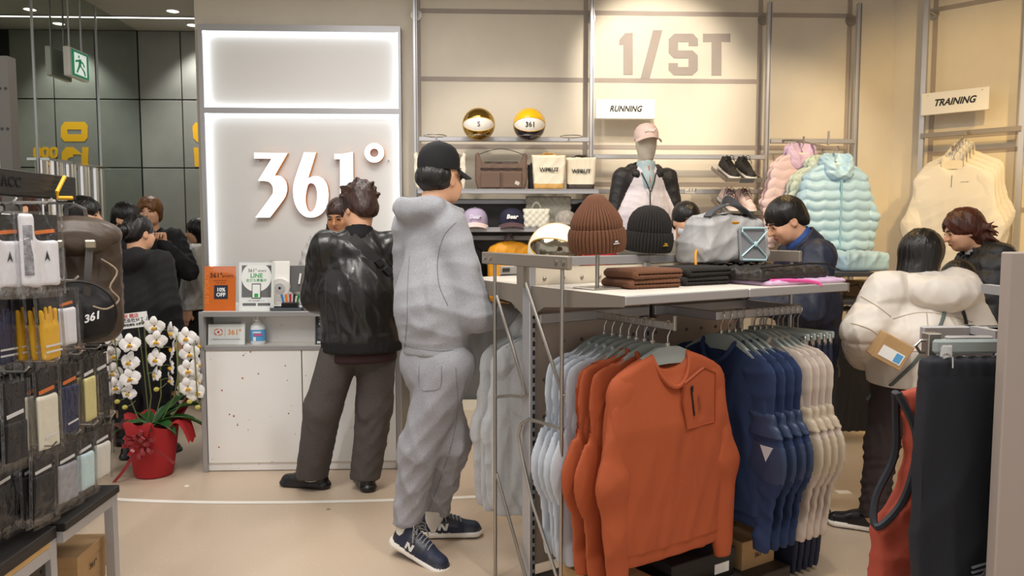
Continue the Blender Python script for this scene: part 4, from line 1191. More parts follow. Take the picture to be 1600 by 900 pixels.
# ------------------------------------------------------------ wall rack on the back wall
YP = 6.16
rk = thing('display_rack', 'grey metal wall rack with posts, rails and shelves along the back wall', 'rack', (0, 0, 0))
ZP = PY(1197, 3, YP).z
px_ = lambda p: PY(p, 200, YP).x
for p, top in ((650, CEIL - .02), (924, CEIL - .02), (1198, ZP), (1336.5, ZP)):
    x = px_(p)
    put('post', ALU, rk, lambda b: (b.box((x, YP, top / 2), (.034, .045, top), bev=.003)))
    put('post_groove', DARKGREY, rk, lambda b: b.box((x + .006, YP - .0235, top / 2), (.006, .002, top - .02)))
    for z in (PY(1000, 21, YP).z, .5):
        put('wall_mount', STEEL, rk, lambda b: (b.cyl((x, YP + .02, z), (x, YB, z), .012, 10), b.cyl((x, YB - .014, z), (x, YB, z), .045, 20)))
def rail(p0, p1, py, y=YP - .03, h=.036, nm='rail'):
    a, c = px_(p0), px_(p1); z = PY(1000, py, YP).z
    put(nm, ALU, rk, lambda b: b.box(((a + c) / 2, y, z), (c - a, .03, h), bev=.003)); return z
rail(655, 920, 219.5); rail(655, 920, 316); rail(655, 920, 371.5); rail(928, 1194, 245.5); rail(928, 1194, 299.5); rail(1202, 1333, 220)
def shelf(p0, p1, py, y0, y1, nm='shelf'):
    a, c = PY(p0, py, y0).x, PY(p1, py, y0).x; z = PY(800, py, y0).z
    put(nm, ALU, rk, lambda b: (b.box(((a + c) / 2, (y0 + y1) / 2, z - .008), (c - a, y1 - y0, .016), bev=.002), b.box(((a + c) / 2, y0 + .008, z - .018), (c - a, .016, .036), bev=.002)))
    put('shelf_bracket', TAUPE_METAL, rk, lambda b: b.prism([(y0 + .06, z - .016), (y1, z - .016), (y1, z - .09), (y1 - .04, z - .09)], c - .06, c - .054, 'yz'))
    put('shelf_bracket', TAUPE_METAL, rk, lambda b: b.prism([(y0 + .06, z - .016), (y1, z - .016), (y1, z - .09), (y1 - .04, z - .09)], a + .054, a + .06, 'yz'))
    return z
Z1 = shelf(652, 936, 295, 5.8, 6.14); Z2 = shelf(656, 932, 355, 5.8, 6.14)
x0, x1 = px_(656), px_(918)
put('back_board', DARKGREY, rk, lambda b: b.box(((x0 + x1) / 2, YP + .05, .86), (x1 - x0, .02, 1.72)))
put('base_board', mat('cream_panel', '#d8cdb9', .6), rk, lambda b: b.box(((x0 + x1) / 2, 5.98, .05), (x1 - x0, .36, .1)))

# basketballs on wire rings
GOLD = mat('gold_foil', '#b8964e', .16, metal=1, bump=.5, bscale=24)
SILVF = mat('silver_foil', '#a79f8d', .13, metal=1, bump=.6, bscale=20)
BALLW = mat('white_leather', '#efe9dd', .35, coat=.3, bump=.08, bscale=300)
BALLY = mat('yellow_leather', '#f2b70c', .28, coat=.4, bump=.08, bscale=300)
BALLN = mat('dark_plum_leather', '#2b2330', .22, coat=.5)
SEAMY = mat('gold_seam', '#c99a1f', .4)
zr = PY(1000, 219.5, YP).z
def ball_ring(parent, x):
    def fn(b):
        b.tube([(x + .085 * math.cos(a), 5.92 + .085 * math.sin(a), zr - .0) for a in np.linspace(0, 2 * math.pi, 28, endpoint=False)], .004, 6, closed=True)
        b.tube([(x, 6.0, zr), (x, YP - .02, zr)], .005, 6)
    put('ball_ring', HOOK, parent, fn)
zball = zr + math.sqrt(.122 ** 2 - .085 ** 2)
for p, lb, cols, tx in ((748, 'white and gold foil basketball on the rack beside the yellow one', (BALLW, GOLD, GOLD), 'S'), (827, 'yellow, white and black basketball on the rack', (BALLW, BALLY, BALLN), '361')):
    q = PY(p, 203, 5.92); ball_ring(rk, q.x)
    basketball(lb, (q.x, 5.92, zball), cols, SEAMY, (.12, 0, 0), emblem=mat('silver_print', '#6f6a60', .3, metal=.6) if tx == 'S' else INK, etext=tx)
for p in (680, 893): ball_ring(rk, PY(p, 225, 5.92).x)

# bags on the upper shelf
CREAM_N = mat('cream_nylon', '#e2d9c5', .75, bump=.2, bscale=80)
BROWN_N = mat('brown_nylon', '#6d5648', .75, bump=.2, bscale=80)
CANVAS = mat('cream_canvas', '#e6dcc6', .85, bump=.3, bscale=260)
TANB = mat('tan_leather', '#c79a55', .5)
DKB = mat('dark_brown_leather', '#3c3029', .5)
BLKN = mat('black_nylon', '#1d1b1b', .65, bump=.25, bscale=90)
def on(px, y, z): return (PY(px, 300, y).x, y, z)
crossbody('cream nylon shoulder bag at the end of the upper shelf', on(688, 5.96, Z1), .05, CREAM_N, CREAM_N, .4, .24, group='shoulder bags')
crossbody('brown nylon shoulder bag with front pockets and black strap', on(783, 5.96, Z1), 0, BROWN_N, BLKN, .4, .24, mat('silver_patch', '#c9c4bb', .4), group='shoulder bags')
tote('cream canvas tote bag with tan base', on(857, 5.93, Z1), 0, CANVAS, TANB, .27, .265, group='canvas totes')
tote('cream canvas tote bag with dark brown base', on(907, 6.0, Z1), -.03, CANVAS, DKB, .25, .255, group='canvas totes')
tote('small dark bag squeezed between brown bag and totes', on(833, 6.055, Z1), 0, BLKN, BLKN, .09, .2, body=None)
# caps and quilted bags on the lower shelf
LILAC = mat('lilac_cotton', '#b9a9c4', .8, bump=.15, bscale=250)
PINKC = mat('pale_pink_cotton', '#ecd2cb', .8, bump=.15, bscale=250)
NAVYC = mat('navy_cotton', '#23233a', .8, bump=.15, bscale=250)
PLUMC = mat('plum_cotton', '#5a4347', .8, bump=.15, bscale=250)
WINE = mat('burgundy_cotton', '#5d1d2a', .8)
EMBW = mat('white_embroidery', '#e9e6e4', .7)
EMBL = mat('lilac_embroidery', '#d5cfe0', .7)
cap_thing('lilac baseball cap with pale pink brim on the lower shelf', (LILAC, PINKC), on(742, 5.93, Z2 + .02), .0, 'shelf caps', EMBL, etext='Bear', sc=1.08)
cap_thing('burgundy baseball cap behind the lilac cap', (WINE, WINE), on(707, 6.03, Z2 + .02), -.3, 'shelf caps')
cap_thing('navy baseball cap with plum brim on the lower shelf', (NAVYC, PLUMC), on(799, 5.93, Z2 + .02), .0, 'shelf caps', EMBW, etext='Bear', sc=1.08)
cap_thing('black baseball cap at the end of the lower shelf', (BLKN, BLKN), on(912, 6.02, Z2 + .10), .45, 'shelf caps', sc=.8)
put('cap_riser', ALU, rk, lambda b: b.box((on(912, 6.02, 0)[0], 6.03, Z2 + .05), (.09, .12, .1), bev=.003))
QUILT = mat('ivory_quilting', '#dcd8c8', .8)
def quilted(label, px, y, z, w, h, rz=0):
    t = thing('quilted_tote', label, 'bag', on(px, y, z), rz, 'quilted totes')
    S = SDF((-w * .6, -.1, -.01), (w * .6, .1, h + .03), .006)
    S.poly([(-w * .46, 0), (-w * .5, h), (w * .5, h), (w * .46, 0)], lambda x, z: .05 - .14 * np.clip(z - .05, 0, .2), .02, .01)
    S.build('body', QUILT, t, disp=lambda V: .007 * (np.abs(np.sin((V[:, 0] + V[:, 2]) * 62)) ** .5 + np.abs(np.sin((V[:, 0] - V[:, 2]) * 62)) ** .5 - 1.2))
    for s in (-.016, .016):
        put('handle', QUILT, t, lambda b: b.sheet(lambda u, v: (-w * .18 + w * .36 * u, s * 1.2, h - .01 + .05 * math.sin(math.pi * u) ** .6 + .016 * v), 14, 1, .006))
quilted('tall ivory quilted tote beside the caps', 857, 6.03, Z2, .36, .24)
quilted('small ivory quilted pouch before the tall tote', 838, 5.9, Z2, .2, .14)
GREYK = mat('grey_brushed_knit', '#a29b93', .85, var=.2, vscale=40, aniso=(1, 1, .2), bump=.5, bscale=60)
def fuzzy():
    t = thing('knit_hat', 'grey brushed knit hat beside the quilted pouch', 'hat', on(884, 5.895, Z2)); t.scale = (.78, .78, .76)
    S = SDF((-.14, -.14, -.01), (.14, .14, .24), .007); S.ell((0, 0, .07), (.11, .11, .105)); S.ell((0, 0, .03), (.118, .118, .04), .01); S.cut((0, 0, 0), (0, 0, -1))
    S.parts([('crown', GREYK), ('cuff', GREYK)], lambda C: (C[:, 2] < .06).astype(int), t, disp=folds(4, .004, 40, (1, 1, .2), 5))
fuzzy()

# yellow backpack hanging under the lower shelf
def backpack(label, loc, rotz, mats, w=.3, h=.47, d=.16, lid=True, mark='361', name='backpack', tilt=0, cat='backpack'):
    """mats = body, dark trim, webbing, cord, mark; front = -y, origin = bottom centre"""
    body, trim, web, cord, mk = mats
    t = thing(name, label, cat, loc, rot=(tilt, 0, rotz))
    S = SDF((-w * .62, -d * .95, -.03), (w * .62, d * .8, h + .07), .0085)
    S.box((0, 0, h * .46), (w * .48, d * .42, h * .46), .07, .02); S.ell((0, -.01, h * .86), (w * .47, d * .44, h * .17), .03)
    S.ell((0, -d * .32, h * .27), (w * .40, d * .30, h * .26), .02)
    f = folds(len(label), .007, 15, (1, 1, .8), 6)
    S.parts([('main_body', body), ('front_pocket', trim)], lambda C: ((C[:, 1] < -d * .34) & ((C[:, 0] / (w * .40)) ** 2 + ((C[:, 2] - h * .25) / (h * .27)) ** 2 < 1)).astype(int), t, disp=f)
    if lid:
        S = SDF((-w * .62, -d * .9, h * .6), (w * .62, d * .7, h + .08), .0085)
        S.ell((0, -.01, h * .88), (w * .50, d * .54, h * .17), .02); S.ell((0, -d * .2, h * .83), (w * .42, d * .42, h * .13), .02)
        S.build('lid', body, t, disp=folds(9, .006, 18, n=5))
    for x in (-.16, .16) if lid else ():
        put('strap', web, t, lambda b: b.sheet(lambda u, v: (w * x + .024 * (v - .5) - .02 * u * np.sign(x), -d * .60 - .016 * math.sin(math.pi * u) + .02 * u, h * (.86 - .48 * u)), 10, 1, .004))
        put('buckle', mat('buckle_metal', '#b6ad97', .3, metal=.8), t, lambda b: b.box((w * x, -d * .62 - .012, h * .82), (.036, .012, .03), (.15, 0, 0), bev=.004))
    put('zip', ZIP, t, lambda b: b.tube([(w * .40 * math.cos(a), -d * .56 - .01, h * .27 + h * .26 * math.sin(a)) for a in np.linspace(-.3, math.pi + .3, 24)], .004, 5))
    put('haul_loop', web, t, lambda b: b.tube([(-.035, d * .25, h * .97), (-.03, d * .28, h + .045), (0, d * .3, h + .06), (.03, d * .28, h + .045), (.035, d * .25, h * .97)], .008, 6))
    if cord:
        for sx_ in (-1, 1):
            put('elastic_cord', cord, t, lambda b: b.tube(curve([(sx_ * w * .26, -d * .47, h * .70), (sx_ * w * .42, -d * .44, h * .60), (sx_ * w * .34, -d * .52, h * .47), (sx_ * w * .43, -d * .46, h * .37), (sx_ * w * .30, -d * .56, h * .30), (sx_ * w * .16, -d * .63, h * .33)]), .0033, 6))
    for sx_ in (-1, 1):
        put('shoulder_strap', trim, t, lambda b: b.sheet(lambda u, v: (sx_ * (w * .22 + .05 * math.sin(math.pi * u)) + .05 * (v - .5), d * .42 + .04 * math.sin(math.pi * u), h * (.95 - .8 * u)), 12, 1, .012))
    if mark: text('lettering', mark, .036, mk, t, (w * .14, -d * .645, h * .24), (math.radians(86), -.3, .1), .004, .0012, .4)
    return t
YELN = mat('amber_yellow_nylon', '#e39a17', .55, bump=.25, bscale=60)
q = PY(797, 474, 5.9)
backpack('amber yellow backpack with black trim hanging under the cap shelf', (q.x, 5.9, q.z), .12, (YELN, BLKN, mat('mauve_webbing', '#8a7378', .7), None, EMBW), .37, .47, .17, lid=False, mark=None)
put('hook', HOOK, rk, lambda b: b.tube([(q.x + .02, YP - .04, PY(797, 371, YP).z), (q.x + .01, 5.94, PY(797, 371, YP).z), (q.x + .01, 5.92, PY(797, 366, YP).z)], .006, 6))
q2 = PY(733, 474, 6.0)
backpack('black backpack beside the amber one', (q2.x, 6.02, q2.z), -.1, (BLKN, BLKN, BLKN, None, EMBW), .26, .44, .13, lid=False, mark=None)
put('hook', HOOK, rk, lambda b: b.tube([(q2.x, YP - .03, q2.z + .5), (q2.x, 6.06, q2.z + .49)], .006, 6))

# RUNNING and TRAINING boards
a = PY(931, 155, 6.1); c = PY(1023, 186, 6.1)
signboard('white speckled board reading RUNNING on the back wall rack', 'RUNNING', ((a.x + c.x) / 2, 6.11, (a.z + c.z) / 2), (0, 0, 0), c.x - a.x, a.z - c.z)
# slanted wall rack
SP = .16
rr = thing('slanted_wall_rack', 'grey metal rack on the slanted wall under the TRAINING board', 'rack', (0, 0, 0))
s1, _ = rs_of(1441, 200, SP); s2, zrl = rs_of(1597, 202, SP)
for s_ in (s1, s2):
    put('post', ALU, rr, lambda b: rbox(b, s_ - .017, s_ + .017, 0, CEIL - .02, SP - .022, SP + .022))
    p = rpt(s_, rs_of(1455, 15, SP)[1]); put('wall_mount', STEEL, rr, lambda b: (b.cyl(p, p + RN * (SP - .02), .012, 10), b.cyl(p, p + RN * .014, .045, 20)))
zrl = rs_of(1520, 207, SP)[1]
put('rail', TAUPE_METAL, rr, lambda b: rbox(b, s1, s2, zrl - .018, zrl + .018, SP + .012, SP + .04))
ta, tza = rs_of(1441, 147, SP + .05); tb, tzb = rs_of(1547, 134, SP + .05)
tcz = (rs_of(1441, 164, SP + .05)[1]); tp = rpt((ta + tb) / 2, tcz, SP + .05)
ang = math.atan2(RW.y, RW.x)
signboard('white speckled board reading TRAINING on the slanted wall', 'TRAINING', tp, (0, 0, ang), tb - ta, (tza - rs_of(1441, 181, SP + .05)[1]))

# white tops on a sloping arm
WHT = mat('ivory_jersey', '#d3cec6', .8, bump=.12, bscale=300)
IVH = mat('ivory_hanger', '#d8cdb5', .5)
sa, _ = rs_of(1516, 205, SP); P0 = rpt(sa, zrl + .01, SP + .03); P1 = P0 + RN * .40 + Vector((0, 0, -.17))
put('sloping_arm', STEEL, rr, lambda b: (b.tube([P0, P1, P1 + Vector((0, 0, .03))], .009, 8)))
for i in range(5):
    p = P0 + (P1 - P0) * (.94 - .17 * i); put('arm_peg', STEEL, rr, lambda b: b.cyl(p, p + Vector((0, 0, .022)), .005, 6))
top0 = None
for i in range(4):
    p = P0 + (P1 - P0) * (.92 - .19 * i) + Vector((0, 0, .004)); wh = ['foremost of the ivory tops on the sloping arm', 'second of the ivory tops on the sloping arm', 'third of the ivory tops on the sloping arm', 'rearmost of the ivory tops, next to the wall'][i]
    if top0 is None:
        top0 = sweater('ivory half zip training top, ' + wh, 'top', 'ivory training tops', WHT, 'training_top', w=.98, L=.82, tk=.65, seed=21, elx=.06, fold=(.007, 9), sl=1.3, collar=False, hem=False, fwd=.02)
        S = SDF((-.13, -.12, -.2), (.13, .1, -.02), .007); S.cone((0, 0, -.12), (0, -.008, -.055), .082, .075, .01, (1, .72, 1)); S.cone((0, -.01, -.14), (0, -.012, .0), .072, .07, .006, (1, .7, 1), 's')
        S.ell((0, -.075, -.085), (.035, .04, .07), .01, None, 's'); S.build('stand_collar', WHT, top0)
        tb_ = [c for c in top0.children if c.name.startswith('body')][0]; put('zip', HOOK, top0, lambda b: b.tube(cast(tb_.data, [(0, 0, -.2 - .012 * k) for k in range(8)], (0, 1, 0), .0), .0035, 6))
        text('lettering', 'ONE WAY', .012, mat('pale_grey_print', '#a9a39a', .6), top0, cast(tb_.data, [(.085, 0, -.25)], (0, 1, 0), .001)[0], ext=.001)
        o = top0
    else: o = dup(top0, label='ivory half zip training top, ' + wh)
    o.location = p; o.rotation_euler = (0, 0, ang + .04 * (i - 1)); o['group'] = 'ivory training tops'
    hanger(p, ang + .04 * (i - 1), 'ivory plastic hanger holding the ' + wh.replace('tops', 'top').split(',')[0].replace('of the ivory top', 'ivory top'), 'ivory hangers', IVH, .19)

# puffer jackets on arms in the right bay
def puff(V):
    z = V[:, 2] + .014 * np.abs(np.sin(V[:, 0] * math.pi / .12)) + .004 * np.sin(V[:, 0] * 31); q = np.abs(np.sin(math.pi * z / .072))
    return .017 * (q ** .6 - .75)
SKYP = mat('sky_blue_puffer', '#a6c8de', .45, bump=.4, bscale=26, sheen=.2)
PINKP = mat('pale_pink_puffer', '#dcc3c6', .5, bump=.4, bscale=26)
SAGEP = mat('pale_sage_puffer', '#bccabf', .5, bump=.4, bscale=26)
LILH = mat('lilac_lining', '#cfb5d3', .6, bump=.3, bscale=30)
WHH = mat('white_hanger', '#e5ddcf', .5)
pz = PY(1267, 220, YP).z
pj = None
spec = [(1306, 235, 5.55, SKYP, 'sky blue', 'sky blue quilted puffer jacket with hood facing the shop', SKYP, .05), (1288, 238, 5.71, SAGEP, 'sage', 'pale sage puffer jacket right behind the sky blue one', SAGEP, .1), (1281, 239, 5.79, SAGEP, 'sage', 'pale sage puffer jacket between the other sage one and the pink ones', SAGEP, .12),
        (1253, 220, 5.885, PINKP, 'pink', 'pale pink puffer jacket with lilac hood, foremost of the pink pair', LILH, .2), (1247, 220, 5.975, PINKP, 'pink', 'pale pink puffer jacket with lilac hood, rearmost of the pink pair', LILH, .22)]
for i, (px, py, y, m, cn, lb, hm, rz) in enumerate(spec):
    p = PY(px, py, y)
    if pj is None:
        pj = sweater(lb, 'jacket', 'hanging puffer jackets', SKYP, 'puffer_jacket', w=.96, L=.64, seed=5, hood=SKYP, quilt=puff, tk=1.75, sl=1.1, elx=.065, fold=(.007, 30), fwd=.0, hem=False, h=.0085)
        put('zip', mat('sky_zip', '#86b3c4', .5), pj, lambda b: b.box((0, -.098, -.47), (.014, .012, .5), bev=.003)); put('hem_cord', mat('sky_zip', '#86b3c4', .5), pj, lambda b: b.box((0, -.0, -.742), (.5, .1, .012), bev=.004))
        o = pj; o.location = p
    else:
        o = dup(pj, p, label=lb); hd = [c for c in o.children if c.name.startswith('hood')]
        remat(o, {'sky_blue_puffer': m, 'sky_zip': m})
        if hm is not m:
            for c in hd: c.data.materials[0] = hm
    o.rotation_euler = (0, 0, rz); o.scale = (1, 1 if i == 0 else .4, 1)
    hanger(p, rz, 'white plastic hanger inside the ' + {0: 'sky blue puffer jacket', 1: 'foremost sage puffer jacket', 2: 'rear sage puffer jacket', 3: 'foremost pink puffer jacket', 4: 'rear pink puffer jacket'}[i] + (''), 'puffer hangers', WHH, .17)
for (px, py, n_) in ((1306, 235, 5.55), (1253, 220, 5.86)):
    p = PY(px, py, n_); xw = p.x
    put('arm', STEEL, rk, lambda b: b.tube([(xw - .05, YP - .03, pz), (p.x, p.y - .03, p.z - .001), (p.x, p.y - .03, p.z + .03)], .008, 8))
put('arm_plate', ALU, rk, lambda b: b.box((px_(1290), YP - .06, pz + .015), (.012, .02, .11)))
# two more sky blue garments below on a low table, trousers hanging under it
cn = thing('shelf_unit', 'dark grey metal shelf unit under the puffer jackets', 'shelf', (0, 0, 0))
xa, xb = PY(1262, 430, 5.0).x, PY(1371, 430, 5.0).x
zA, zB = PY(1320, 429, 5.0).z, PY(1320, 473, 5.0).z
for z in (zA, zB): put('shelf_board', mat('dark_steel', '#6b6c6f', .35, metal=.6), cn, lambda b: b.box(((xa + xb) / 2, 5.28, z), (xb - xa, .56, .03), bev=.004))
for x in (xa + .03, xb - .03):
    put('leg', MATS['dark_steel'], cn, lambda b: b.box((x, 5.5, zA / 2), (.035, .035, zA), bev=.003))
put('cross_tube', MATS['dark_steel'], cn, lambda b: b.tube([(xa, 5.12, zB - .06), (xb, 5.12, zB - .06)], .011, 8)); 
for x in (xa + .03, xb - .03): put('tube_drop', MATS['dark_steel'], cn, lambda b: b.cyl((x, 5.12, zB - .06), (x, 5.12, zB), .009, 8))
def folded(label, loc, rotz, m, dims, cat='jacket', name='folded_jacket', group=None, seed=1, amp=.008, freq=22):
    t = thing(name, label, cat, loc, rotz, group); w, d, hh = dims
    S = SDF((-w * .62, -d * .62, -.01), (w * .62, d * .62, hh + .04), .0085)
    S.box((0, 0, hh / 2), (w / 2, d / 2, hh / 2), min(hh * .45, .03), .01); S.box((w * .05, -d * .03, hh * .75), (w * .43, d * .44, hh * .3), hh * .25, .01)
    f = folds(seed, amp, freq, (1, 1, .3), 6)
    S.parts([('lower_fold', m), ('upper_fold', m)], lambda C: (C[:, 2] > hh * .55).astype(int), t, disp=lambda V: f(V) * np.clip(V[:, 2] / hh * 1.5, 0, 1))
    return t
folded('folded sky blue puffer jacket on the dark shelf unit', (PY(1338, 420, 5.2).x, 5.25, zA + .015), .1, SKYP, (.34, .36, .13), seed=4, amp=.014, freq=34)
kb = PY(1392, 470, 5.15)
kraft_box('kraft shoe box at the end of the dark shelf unit', (kb.x - .09, 5.3, zB + .015), (.2, .3, .11), .2, mark=False)
cable = put('black_cable', BLACK, None, lambda b: b.tube([(xb - .2, 5.06, zB + .02), (xb - .18, 5.05, zB + .1), (xb - .1, 5.06, zB + .12), (xb - .06, 5.05, zB + .06), (xb - .1, 5.06, zB + .02)], .005, 6))
tag(cable, 'thin black cable looped on the dark shelf unit', 'cable')
put('cross_tube', MATS['dark_steel'], cn, lambda b: b.tube([(xa, 5.25, zB - .06), (xb, 5.25, zB - .06)], .011, 8))
for x in (xa + .03, xb - .03): put('tube_drop', MATS['dark_steel'], cn, lambda b: b.cyl((x, 5.25, zB - .06), (x, 5.25, zB), .009, 8))
for i, (px, yy, rz) in enumerate(((1322, 5.25, .05), (1342, 5.12, .03))):
    p = (PY(px, 500, yy).x, yy, zB - .047)
    o = trousers_hung('black sports trousers hanging under the shelf unit, %s' % ('rear pair' if i == 0 else 'foremost pair'), 'trousers', 'black trousers under the shelf unit', mat('black_sport_cloth', '#1a1718', .6, bump=.15, bscale=120), w=.17, L=.72, tk=.04, seed=6 + i, full=False)
    o.location = p; o.rotation_euler = (0, 0, rz)
    hanger(p, rz, 'clip hanger holding black trousers under the shelf unit, %s' % ('rear pair' if i == 0 else 'foremost pair'), 'trouser clip hangers', None, .15, clips=True)

# mannequin torso
MANN = mat('mannequin_ivory', '#d6cbb8', .45)
JWHITE = mat('white_lilac_shell', '#e3dbe2', .55, bump=.12, bscale=60)
JBLACK = mat('black_shell', '#221f20', .55, bump=.12, bscale=60)
JBLUE = mat('pale_blue_fleece', '#b7cdd2', .8)
def mannequin():
    y = 5.72; sh = PY(1010, 199, y).z - 1.79
    base = PY(1008, 300, y)
    J = joints(1.76, elL=(-.235, -.0, 1.12), elR=(.235, .0, 1.12), wrL=(-.24, .05, .86), wrR=(.24, .05, .86), neck=(0, -.005, 1.48), head=(0, .01, 1.655))
    t = thing('mannequin', 'headed display mannequin in black and white hooded jacket under RUNNING board', 'mannequin', (base.x, y, 0), math.pi + .05)
    for k in J: J[k] = J[k] + Vector((0, 0, sh))
    V = lambda k: np.array(J[k])
    S = SDF((-.35, -.2, J['pel'].z - .12), (.35, .2, J['head'].z + .16), .009)
    S.ell(V('head') + (0, 0, .02), (.078, .095, .10), .02); S.ell(V('head') + (0, .015, -.05), (.06, .07, .085), .03); S.cone(V('head') - (0, .015, .07), V('neck'), .05, .055, .02)
    S.cone(V('pel'), V('chest'), .13, .14, .05, (1, .7, 1)); S.cone(V('chest'), V('neck'), .13, .05, .05, (1, .7, 1)); S.cone(V('shL'), V('shR'), .05, .05, .04)
    for s in 'LR': S.cone(V('sh' + s), V('el' + s), .045, .038, .02); S.cone(V('el' + s), V('wr' + s), .036, .026, .02); add_hand(S, J['wr' + s], (0, .1, -1), (1 if s == 'R' else -1, 0, 0), 1, .2)
    S.build('body', MANN, t)
    zn = J['neck'].z
    def pick(C): return np.where(np.abs(C[:, 0]) > .085 + np.clip((zn - .02 - C[:, 2]), -.1, .3) * .46 + np.clip(zn - .3 - C[:, 2], 0, 1) * .06, 1, 0)
    top_garment(t, J, None, hem=J['pel'].z - .1, r=(.17, .185), flat=.74, split=([('front_panel', JWHITE), ('raglan_sleeves', JBLACK)], pick), neck=.07, seed=8, fold=(.005, 18), sl=(.07, .062, .045), h=.006)
    S = SDF((-.22, -.2, zn - .16), (.22, .2, zn + .12), .009)
    for x in (-1, 1): S.cone((x * .10, -.04, zn + .0), (x * .085, .07, zn - .04), .045, .032, .03)
    S.ell((0, -.10, zn), (.14, .07, .07), .03); S.cone((0, -.02, zn - .1), (0, -.0, zn + .15), .07, .08, .01, mode='s'); S.ell((0, .13, zn - .03), (.06, .08, .13), .02, None, 's')
    S.build('hood', JBLACK, t, disp=folds(3, .006, 24, n=4))
    S = SDF((-.12, -.12, zn - .16), (.12, .16, zn + .08), .008); S.cone((0, 0, zn - .1), (0, .01, zn + .04), .078, .070, .02); S.cone((0, 0, zn - .02), (0, .012, zn + .1), .062, .062, .006, mode='s'); S.ell((0, .075, zn - .08), (.055, .05, .085), .02)
    S.build('inner_collar', JBLUE, t)
    put('inner_zip', mat('coral_zip', '#d8604a', .5), t, lambda b: b.tube([(0, .090, zn + .02), (0, .118, zn - .05), (0, .128, zn - .1)], .004, 6))
    put('zip', ZIP, t, lambda b: (b.tube([(.055, .095, zn - .03), (.03, .135, zn - .1), (0.004, .15, zn - .17), (0, .152, zn - .3), (0, .15, J['pel'].z)], .0045, 6), b.tube([(-.055, .095, zn - .03), (-.03, .135, zn - .1), (-.004, .15, zn - .17)], .0045, 6)))
    cap_thing('', (PINKC, PINKC), (0, .01, J['head'].z + .045), math.pi, None, mat('pink_embroidery', '#f6e8e6', .7), t, .98, etext='Bear', tilt=-.06)
    put('stand_pole', STEEL, t, lambda b: b.cyl((0, 0, .02), (0, 0, J['pel'].z), .016, 12)); put('stand_base', STEEL, t, lambda b: b.lathe([(.17, 0), (.17, .012), (.03, .02)], 28))
mannequin()

# shoe trays with two pairs
TRAY = mat('smoked_acrylic', '#a59a8d', .15, trans=.35)
SOLEW = mat('white_foam_sole', '#ece7df', .55)
for (py, lbp, ms) in ((281, 'black running', (SOLEW, mat('black_mesh_upper', '#2a2522', .7, bump=.3, bscale=200), mat('black_toe', '#1d1a19', .5), BLACK)), (332, 'pale pink running', (SOLEW, mat('pale_pink_mesh', '#ead2cc', .7, bump=.3, bscale=200), mat('pale_pink_toe', '#e6cbc5', .6), mat('burgundy_lace', '#541b2b', .7)))):
    q = PY(1160, py, 5.82); 
    tr = thing('shoe_tray', 'clear sloping shoe tray under the %s shoes' % lbp, 'tray', (q.x, 5.82, q.z), group='shoe trays', rot=(math.radians(22), 0, .1))
    put('tray_floor', TRAY, tr, lambda b: b.box((0, .12, -.004), (.29, .3, .006)))
    put('tray_rim', TRAY, tr, lambda b: (b.box((0, -.03, .008), (.29, .006, .03)), b.box((-.145, .12, .008), (.006, .3, .03)), b.box((.145, .12, .008), (.006, .3, .03))))
    put('price_plate', DARKGREY, tr, lambda b: b.box((.02, -.036, .004), (.11, .004, .032)))
    put('tray_bracket', ALU, tr, lambda b: b.box((0, .28, -.03), (.05, .05, .05)))
    for dx, nm in ((-.066, 'farther from the rack post'), (.066, 'nearer the rack post')):
        P = tr.matrix_basis @ Vector((dx, .17, .0))
        sneaker(None, P, (math.radians(-22), 0, math.pi + .12), ms, top=('%s shoe on the clear tray, %s' % (lbp, nm), 'display running shoes'), scale=.98)
    if 'pink' in lbp:
        pass
hk = thing('empty_hook_rail', 'small white empty display hook on the rack rail', 'hook', (PY(1078, 300, 6.1).x, 6.11, PY(1078, 299, 6.1).z))
put('plate', WHITE, hk, lambda b: b.box((0, 0, 0), (.08, .015, .04), bev=.003))
for x in (-.025, .0, .025): put('prong', HOOK, hk, lambda b: b.tube([(x, -.005, 0), (x, -.08, 0), (x, -.09, .02)], .003, 6))
# ------------------------------------------------------------ two-sided display stand in the middle
GZ = 1.26
GN = PZ(977, 463, GZ); GA = math.radians(29.3)
GU = Vector((math.cos(GA), math.sin(GA), 0)); GV = Vector((-math.sin(GA), math.cos(GA), 0))
GW, GL = 1.156, 1.18
GO = GN + GV * (GW / 2); GO.z = 0
def G(x, y, z): return GO + GU * x + GV * y + Vector((0, 0, z))
def gpl(px, py, y):
    """pixel on the upright plane y: local x and height"""
    p = PP(px, py, GO + GV * y, GV); return (p - GO).dot(GU), p.z
def gend(px, py, x=-.03):
    p = PP(px, py, GO + GU * x, GU); return (x, (p - GO).dot(GV), p.z)
gd = thing('gondola', 'two-sided metal display stand with shelves, rails and bent wire ends', 'display stand', GO, GA)
PANEL = mat('satin_taupe_panel', '#b3a396', .32, metal=.25)
SHELFTOP = mat('pale_shelf_top', '#ded6ca', .5)
for x in (0, .59, GL):
    put('upright', ALU, gd, lambda b: b.box((x, 0, .67), (.03, .055, 1.34), bev=.003))
    if x < GL:
        def slots(b):
            for i in range(34): b.box((x + .004, -.0285, .06 + i * .036), (.01, .002, .02))
        tag(put('slots', INK, gd, slots), kind='stuff')
